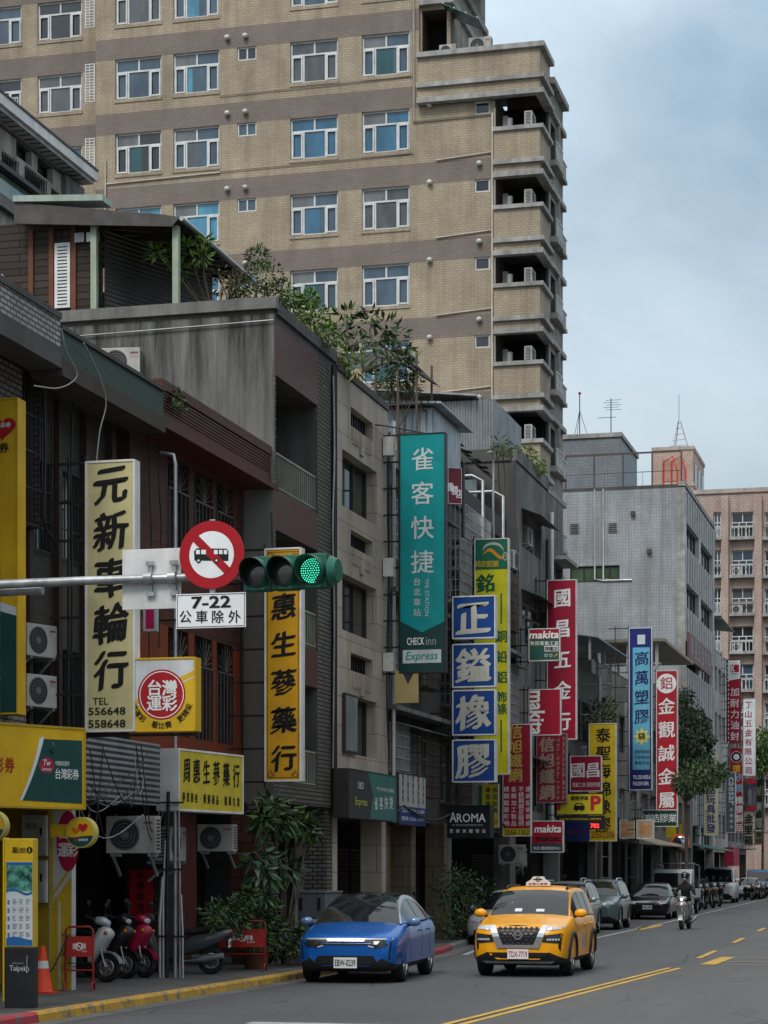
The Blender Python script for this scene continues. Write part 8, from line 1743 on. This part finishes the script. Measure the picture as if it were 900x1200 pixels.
# utility pole right of the taxi row
rt = thing('utility_pole', 'dark steel pole with cross arms between the signs and the black sedan', 'pole', (-12.3, 79.5, .0)); mb = MB(rt.location); mb.cyl((-12.3, 79.5, 0), (-12.3, 79.5, 9.0), .11, GALV, .08, 10); mb.build('pole', rt); mb = MB(rt.location)
for z in (5.2, 6.4, 7.6, 8.7): mb.tube([(-13.0, 79.5, z), (-11.9, 79.5, z)], .03, GALV, 6); mb.cut()
mb.build_each('cross_arm', rt)
for i, (y, x) in enumerate(((83.0, -12.5), (91.5, -12.6))):
    rt = thing('sign_gantry', ('open steel gantry holding the tall blue sign', 'open steel gantry beside the red metal shop sign')[i], 'gantry', (x, y, .1), 0, 'steel sign gantries'); mb = MB(rt.location)
    for dx in (0, .5):
        for dy in (0, .4): mb.box(x - dx, y + dy, .1, x - dx + .05, y + dy + .05, 10.0 - i, GALV)
    for k in range(12): z = .8 + k * .8; mb.box(x - .45, y + .011, z, x - .001, y + .04, z + .04, GALV)
    mb.build('lattice', rt)
# potted plants' pots and loose cables are with the vegetation
# ------------------------------------------------------------ cables
def cable(label, pts, r=.012, mat=None, seg=10):
    P_ = [Vector(p) for p in pts]; out = []
    for i in range(len(P_) - 1):
        p0 = P_[max(0, i - 1)]; p1, p2 = P_[i], P_[i + 1]; p3 = P_[min(len(P_) - 1, i + 2)]
        for k in range(seg):
            t = k / seg; out.append(.5 * ((2 * p1) + (p2 - p0) * t + (2 * p0 - 5 * p1 + 4 * p2 - p3) * t * t + (3 * p1 - p0 - 3 * p2 + p3) * t ** 3))
    out.append(P_[-1]); mb = MB(); mb.tube(out, r, mat or ALU, 5); tag(mb.build('cable'), label, 'cable', 'cables on the facades')
X_ = -12.33
cable('pale cable looping from the roof edge over the green parapet to the white tiled wall', [onX(u, v, X_) for u, v in ((72, 385), (78, 412), (90, 436), (84, 448), (66, 455), (40, 452))], .011, M('cable_grey', (.26, .26, .25), .6))
cable('pale cable hanging from the green parapet to the top of the cream sign', [onX(u, v, X_) for u, v in ((98, 402), (108, 422), (120, 450), (124, 475), (117, 505), (113, 541))], .011, M('cable_grey', (.26, .26, .25), .6))
cable('thin wire stretched across the plank shack down to the parapet', [onX(u, v, -12.6) for u, v in ((2, 322), (30, 350), (74, 386))], .01)
cable('black drain cable beside the barred window on the white tiled house', [onX(u, v, -12.9) for u, v in ((52, 460), (53, 540), (52, 610), (60, 628), (68, 640))], .025, DARK)
random.seed(21)
for i in range(14):
    u0, v0 = 58 + random.random() * 130, 868 + random.random() * 25; u1, v1 = 100 + random.random() * 95, 900 + random.random() * 55; m_ = ((u0 + u1) / 2, max(v0, v1) + 10 + random.random() * 30)
    cable('tangled wire hanging under the grey slatted fascia', [onX(u0, v0, -12.30 + .02 * i % .1), onX(*m_, -12.24 + .01 * i), onX(u1, v1, -12.3)], .009, DARK if i % 3 else GALV)
for i in range(5):
    y0 = 44.2 + i * 5; cable('sagging wire bundle along the old facades', [(-12.2, y0, 3.3 + .1 * (i % 2)), (-12.12, y0 + 2.5, 3.12), (-12.2, y0 + 5, 3.32)], .03, DARK)
cable('white pipe with elbow over the tall corrugated shed', [onX(u, v, -12.3) for u, v in ((572, 530), (578, 537), (578, 600), (580, 680))], .035, GALV)
cable('thin wire from the teal sign top to the stone clad building', [onX(440, 498, -12.3), onX(452, 499, -12.2), onX(500, 508, -12.0)], .02, DARK)

random.seed(33)
for u, v0, v1 in ((60, 450, 850), (84, 470, 860), (176, 500, 860), (188, 520, 760), (283, 590, 900), (300, 600, 930), (318, 600, 880), (390, 440, 900), (455, 520, 890), (548, 600, 920), (606, 620, 1000), (634, 600, 990)):
    X0 = -12.92 if u < 310 else -12.34; cable('dark drop cable running down an old facade', [onX(u + random.uniform(-2, 2), v0 + (v1 - v0) * k / 5, X0 + random.uniform(-.03, .03)) for k in range(6)], .012 if random.random() < .6 else .02, DARK if random.random() < .7 else GALV, 4)
# ------------------------------------------------------------ vegetation
def LEAF(name, c, v=.35):
    if name in MATS: return MATS[name]
    m, nt, b = _mat(name); f = noise(nt, pos(nt), 5, 3, .6); nt.links.new(mixrgb(nt, tuple(x * (1 - v) for x in c), tuple(x * (1 + v) for x in c), f), b.inputs['Base Color']); b.inputs['Roughness'].default_value = .5; b.inputs['Specular IOR Level'].default_value = .35
    MATS[name] = m; return m
GA = [LEAF('leaf_deep', (.015, .040, .012)), LEAF('leaf_mid', (.035, .085, .020)), LEAF('leaf_light', (.075, .14, .03))]
GO = [LEAF('leaf_olive_deep', (.03, .045, .015)), LEAF('leaf_olive', (.06, .10, .026)), LEAF('leaf_olive_light', (.12, .16, .045))]
GY = [LEAF('leaf_bright', (.085, .17, .022)), LEAF('leaf_bright_light', (.14, .23, .035)), LEAF('leaf_bright_deep', (.03, .07, .015))]
BARK = M('bark', (.10, .08, .06), .85, var=.3, dirt=.3, bmp=.3); POT = M('terracotta', (.20, .07, .045), .8, dirt=.4); PALEB = M('pale_bark', (.22, .19, .16), .8, var=.2)
def leaf(mb, p, d, l, w, mat, rng):
    d = d.normalized(); s = d.cross(Vector((rng.uniform(-1, 1), rng.uniform(-1, 1), rng.uniform(.2, 1)))).normalized(); n = s.cross(d) * (l * .12)
    mb.add([p, p + d * l * .45 + s * w * .5 - n, p + d * l, p + d * l * .45 - s * w * .5 - n, p + d * l * .5 + n * .3], [(0, 1, 4), (1, 2, 4), (2, 3, 4), (3, 0, 4)], mat)
def clumps(mb, cs, n, l, w, mats, rng, droop=.2):
    for (c, r) in cs:
        c = Vector(c); r = Vector(r) if hasattr(r, '__len__') else Vector((r, r, r)); m = max(1, int(n))
        for _ in range(m):
            v = Vector((rng.gauss(0, 1), rng.gauss(0, 1), rng.gauss(0, 1))).normalized(); k = rng.random() ** .45; p = c + Vector((v.x * r.x, v.y * r.y, v.z * r.z)) * k
            d = v + Vector((rng.uniform(-.7, .7), rng.uniform(-.7, .7), rng.uniform(-.6, .5) - droop)); leaf(mb, p, d, l * rng.uniform(.7, 1.3), w * rng.uniform(.7, 1.2), mats[rng.choice((0, 0, 1, 1, 2))], rng)
def plant(name, label, cat, base, cs, n, l, w, mats, stems, seed, group=None, pot=None, bark=BARK, sr=.02, droop=.2, trunk='stem', crown='foliage'):
    rng = random.Random(seed); t = thing(name, label, cat, base, 0, group); o = t.location
    mb = MB(o); clumps(mb, cs, n, l, w, mats, rng, droop); mb.build(crown, t)
    if stems:
        mb = MB(o)
        for s in stems:
            P_ = [Vector(p) for p in s]; mb.tube(P_, sr, bark, 7, radii=[sr * (1 - .65 * i / max(1, len(P_) - 1)) for i in range(len(P_))])
        mb.build(trunk, t)
    if pot:
        r, h = pot; mb = MB(o); mb.lathe(base, (0, 0, 1), [(0.001, .002), (r * .72, 0), (r * .95, h * .86), (r * 1.08, h * .86), (r * 1.08, h), (r * .92, h), (r * .88, h * .9), (.001, h * .9)], POT, 20); mb.build('pot', t, sharp=40)
    return t
def stems_to(base, cs, rng, j=.1):
    out = []
    for c, r in cs:
        b, c = Vector(base), Vector(c); m = (b * .45 + c * .55) + Vector((rng.uniform(-j, j), rng.uniform(-j, j), rng.uniform(-j, j))); out.append([b, b * .75 + m * .25 + Vector((0, 0, .05)), m, c])
    return out
R_ = random.Random(4)
# roof garden on the concrete building
def roofpl(label, pxs, Y, zb, rad, n, l, w, mats, seed, name='roof_shrub', bark=BARK, sr=.03, base=None, droop=.1):
    cs = [(onY(u, v, Y + R_.uniform(-.4, .4)), (rad * k, rad * k, rad * k * .9)) for u, v, k in pxs]; b = base or (sum(c[0].x for c in cs) / len(cs), Y, zb)
    return plant(name, label, 'shrub', b, cs, n, l, w, mats, stems_to(b, cs, R_), seed, 'rooftop garden plants', None, bark, sr, droop)
roofpl('tall olive shrub with reddish tips on the concrete building roof, right of the shack', [(292, 345, 1.2), (312, 325, 1), (302, 302, .7), (318, 350, 1.2), (280, 335, .6), (330, 345, .9)], 42.3, 12.6, .36, 190, .11, .042, GO, 31)
roofpl('bright green shrub beside the railing post on the concrete building roof', [(350, 365, 1), (368, 375, 1), (362, 350, .6), (340, 355, .9), (382, 392, .8), (355, 385, .9)], 43.2, 12.6, .36, 230, .10, .05, GY, 32)
roofpl('leafy branch with long green leaves in front of the shack opening', [(183, 295, .5), (200, 300, .6), (222, 290, .5), (212, 315, .5), (240, 285, .4), (236, 300, .6)], 41.0, 12.7, .28, 36, .2, .06, GY, 33, base=(onY(250, 370, 41.2).x, 41.2, 12.7))
roofpl('thin dry reddish shrub under the shack roof edge', [(255, 320, .6), (262, 338, .7), (272, 330, .5), (250, 350, .8), (285, 320, .5)], 41.8, 12.7, .3, 30, .14, .025, [LEAF('leaf_dry_red', (.10, .045, .035)), LEAF('leaf_dry', (.13, .10, .05)), GO[1]], 34, sr=.025)
# frangipani with bare forked branches
b = onY(428, 445, 45.0); b.z = 12.5
tips = [(405, 368), (417, 378), (436, 372), (452, 382), (464, 392), (472, 402), (478, 418), (440, 398), (420, 400), (455, 410), (468, 425), (398, 385)]
cs = [(onY(u, v, 45.0 + R_.uniform(-.5, .5)), (.24, .24, .16)) for u, v in tips]
forks = [onY(415, 415, 45.0), onY(440, 418, 45.1), onY(455, 425, 44.9)]
st = []
for i, (c, r) in enumerate(cs):
    f = min(forks, key=lambda q: (q - c).length); st.append([b, (Vector(b) + f) / 2 + Vector((.04, 0, .05)), f, (f + c) / 2 + Vector((R_.uniform(-.1, .1), 0, .05)), c])
plant('frangipani_tree', 'frangipani with bare forked branches and leaf tufts on the stone clad building roof', 'tree', (b.x, b.y, 12.5), cs, 22, .22, .08, GO[:1] + GA[1:], st, 35, 'rooftop garden plants', None, PALEB, .045, -.1, 'trunk', 'crown')
roofpl('spiky yellow green palm at the foot of the frangipani', [(405, 420, .8), (418, 430, .8), (398, 412, .5)], 45.0, 12.45, .26, 45, .30, .03, [GY[0], GY[1], LEAF('leaf_gold', (.20, .15, .03))], 36)
roofpl('dark tangled shrub growing under the torn rooftop frame', [(452, 440, 1), (468, 448, 1), (478, 435, .8), (460, 455, .9), (485, 450, .7)], 52.6, 11.5, .38, 120, .13, .045, GO, 40)
plant('parapet_weed', 'small dry weed growing on the end of the green tiled parapet', 'weed', onX(207, 482, -12.5), [(onX(205, 465, -12.45), .16), (onX(211, 475, -12.45), .14), (onX(200, 474, -12.45), .10)], 70, .09, .04, GO, [[onX(207, 484, -12.5), onX(206, 465, -12.45)]], 37, 'weeds on the parapets', None, BARK, .012)
plant('parapet_weed', 'bright weeds trailing over the edge of the bare concrete panel', 'weed', onX(622, 540, -12.5), [(onX(616, 532, -12.5), (.35, .5, .18)), (onX(626, 541, -12.4), (.3, .5, .2)), (onX(632, 550, -12.35), (.2, .3, .2))], 130, .13, .05, GY, None, 38, 'weeds on the parapets')
plant('parapet_weed', 'straggly dark vine hanging between the lean to and the concrete block', 'weed', onX(590, 520, -12.8), [(onX(587, 520, -12.6), (.3, .4, .3)), (onX(582, 528, -12.5), (.2, .4, .2)), (onX(596, 527, -12.5), (.3, .4, .15))], 70, .14, .04, GO, [[onX(588, 520, -12.5), onX(592, 560, -12.45), onX(590, 600, -12.4)], [onX(583, 520, -12.5), onX(585, 570, -12.4), onX(594, 620, -12.4)]], 39, 'weeds on the parapets', None, DARK, .02)
# arcade plants by the herbal shop
def px_plant(name, label, base, pts, n, l, w, mats, seed, pot=None, sr=.02, group='plants along the arcade', X=-12.0, droop=.25, bark=BARK, cat='plant'):
    cs = [(onX(u, v, X + R_.uniform(-.25, .25)), r) for u, v, r in pts]; b = (base[0], base[1], .13); top = (b[0], b[1], .13 + (pot[1] if pot else 0))
    return plant(name, label, cat, b, cs, n, l, w, mats, stems_to(top, cs, R_, .12), seed, group, pot, bark, sr, droop)
px_plant('papaya_plant', 'tall papaya like plant with drooping broad leaves below the ochre sign', (-12.15, 39.6), [(318, 945, .22), (335, 955, .26), (348, 965, .24), (320, 965, .22), (360, 972, .2), (305, 960, .2)], 60, .26, .085, GA, 41, None, .04, droop=.5)
px_plant('broadleaf_plant', 'pale leaved broadleaf plant halfway up the red pillar', (-12.2, 38.6), [(300, 1005, .22), (318, 1012, .25), (335, 1020, .2), (310, 1022, .2), (345, 1015, .16)], 28, .28, .13, [LEAF('leaf_silver', (.07, .115, .075)), LEAF('leaf_silver_deep', (.03, .065, .04)), GA[1]], 42, None, .03, droop=.45)
px_plant('potted_shrub', 'wide dark shrub in a terracotta pot behind the wide red stand', (-12.05, 37.6), [(250, 1072, .22), (266, 1068, .25), (282, 1065, .26), (298, 1062, .25), (275, 1078, .25), (305, 1078, .24), (290, 1050, .18)], 130, .12, .05, GA, 43, (.26, .36), .02)
px_plant('potted_shrub', 'tall thin leaved shrub to the right of the wide red stand', (-11.9, 39.4), [(312, 1068, .24), (318, 1090, .26), (305, 1098, .22), (322, 1110, .2), (310, 1050, .18), (325, 1078, .2)], 90, .17, .05, GA, 44, None, .02)
px_plant('potted_shrub', 'round leaved shrub in a reddish pot at the nose of the blue car', (-11.75, 40.5), [(350, 1098, .20), (358, 1088, .2), (364, 1100, .2), (346, 1110, .16), (360, 1108, .2)], 80, .11, .075, GA, 45, (.21, .32), .02, X=-11.75)
px_plant('potted_shrub', 'big dark bushy shrub by the orange doorway, left of the white sedan', (-12.1, 55.6), [(528, 1060, .42), (540, 1045, .4), (550, 1070, .42), (535, 1085, .42), (520, 1040, .3), (548, 1090, .4), (525, 1080, .4), (545, 1030, .3), (530, 1025, .3)], 120, .13, .045, GA, 46, None, .03)
px_plant('potted_shrub', 'thin leafy shrub against the orange doorway', (-12.1, 57.4), [(560, 1050, .3), (566, 1065, .3), (570, 1040, .25), (562, 1080, .3)], 60, .2, .06, GA, 47, None, .02)
mb = MB(); mb.box(-11.95, 39.05, .13, -11.5, 39.4, .36, CONC); tag(mb.build('concrete_block_weight', bevel=.02), 'small bare concrete block on the pavement next to the wide red stand', 'block')
# planter in the dark by the pink signs
def tree(label, base, crown, n, l, w, mats, seed, tr=.16, group='street trees'):
    rng = random.Random(seed); cs = crown; fork = Vector(base) * 1.0; fork.z = min(c[0].z for c in cs) - .6; st = [[Vector(base), (Vector(base) + fork) / 2 + Vector((.06, 0, 0)), fork]]
    t = thing('street_tree', label, 'tree', base, 0, group); mb = MB(base); clumps(mb, cs, n, l, w, mats, rng, .15); mb.build('crown', t)
    mb = MB(base); mb.tube(st[0], tr, BARK, 9, radii=[tr, tr * .85, tr * .75])
    for c, r in cs: mb.tube([fork, (fork + c) / 2 + Vector((rng.uniform(-.3, .3), rng.uniform(-.3, .3), .2)), c], tr * .4, BARK, 6, radii=[tr * .55, tr * .3, tr * .1])
    mb.build('trunk', t); return t
def crown_px(pts, Y): return [(onY(u, v, Y + R_.uniform(-1, 1)), r) for u, v, r in pts]
Yt = 103.5; b = onY(793, 1000, Yt)
tree('dark street tree directly right of the tall red metal shop sign', (b.x, Yt, 0), crown_px([(800, 828, .5), (808, 835, .65), (801, 850, .6), (812, 856, .7), (806, 872, .65), (818, 868, .55), (800, 888, .5), (811, 893, .6), (822, 854, .45), (804, 816, .4), (826, 878, .4), (817, 842, .45), (798, 865, .45), (824, 896, .4), (831, 868, .3)], Yt), 210, .19, .085, GA[:1] + GA[:1] + GA[1:2], 51, .10)
Yt = 93.0; b = onY(812, 1000, Yt)
tree('lighter spreading street tree with layered leaves below the dark one', (onY(800, 1000, Yt).x, Yt + 1, 0), crown_px([(812, 906, .6), (826, 902, .65), (838, 907, .5), (803, 912, .55), (820, 916, .55), (834, 914, .4), (810, 922, .45), (845, 903, .3), (797, 920, .35)], Yt), 170, .2, .08, [GA[1], GA[0], GO[1]], 52, .09)
Yt = 160.0; b = onY(893, 1000, Yt)
tree('small street tree at the right edge near the pink block', (b.x, Yt, 0), crown_px([(888, 872, 1.1), (896, 880, 1.3), (902, 868, 1.2), (890, 892, 1.1), (904, 895, 1.2)], Yt), 260, .34, .16, [GA[1], GY[0], GA[2]], 53, .1)
Yt = 79.0; b = onY(702, 1000, Yt)
tree('small pale tree rising above the yellow calligraphy sign', (b.x, Yt, 0), crown_px([(702, 832, .42), (708, 845, .5), (696, 848, .4), (712, 828, .35), (704, 862, .35)], Yt), 150, .17, .08, GO, 54, .07)
# ------------------------------------------------------------ unseen other side of the street, added to shade this one
for i, (y0, y1, h, lab) in enumerate(((34, 52, 15.5, 'cream rendered block'), (52, 74, 19, 'grey tiled block'), (74, 104, 14, 'brown tiled block'), (104, 160, 21, 'pale concrete block'))):
    X = 8.6; r = thing('opposite_block', lab + ' on the other side of the street, facing the old shophouses', 'building', (X, y0, 0), 0, 'buildings across the street'); m = [M('cream_render', (.32, .29, .24), .8, dirt=.5), PTD, BT, CONC][i]
    F = Face((X, y1, 0), (0, -1, 0)); mb = MB(r.location); hs = [(u, u + 1.8, z, z + 1.5) for u in [1 + k * 3.2 for k in range(int((y1 - y0 - 2) / 3.2))] for z in (4.2, 7.4, 10.6)]
    F.wall(mb, 0, y1 - y0, 3.2, h, hs, m, .2); mb.quad((X, y0, 0), (X + 12, y0, 0), (X + 12, y0, h), (X, y0, h), m); mb.quad((X + 12, y1, 0), (X, y1, 0), (X, y1, h), (X + 12, y1, h), m); mb.quad((X + 12, y0, 0), (X + 12, y1, 0), (X + 12, y1, h), (X + 12, y0, h), m); mb.build('wall', r)
    mb = MB(r.location); mb.box(X + .01, y0 + .01, h, X + 11.9, y1 - .01, h + .2, CONCD); mb.build('roof', r)
    mb = MB(r.location); mb.box(X + 3, y0 + .1, 0, X + 3.2, y1 - .1, 3.2, DARK); mb.box(X + .05, y0 + .1, 3.0, X + 3, y1 - .1, 3.19, CONCD); mb.build('shopfront', r)
    for h_ in hs: window(r, F, h_, ALU, PDARK, .2, 2)
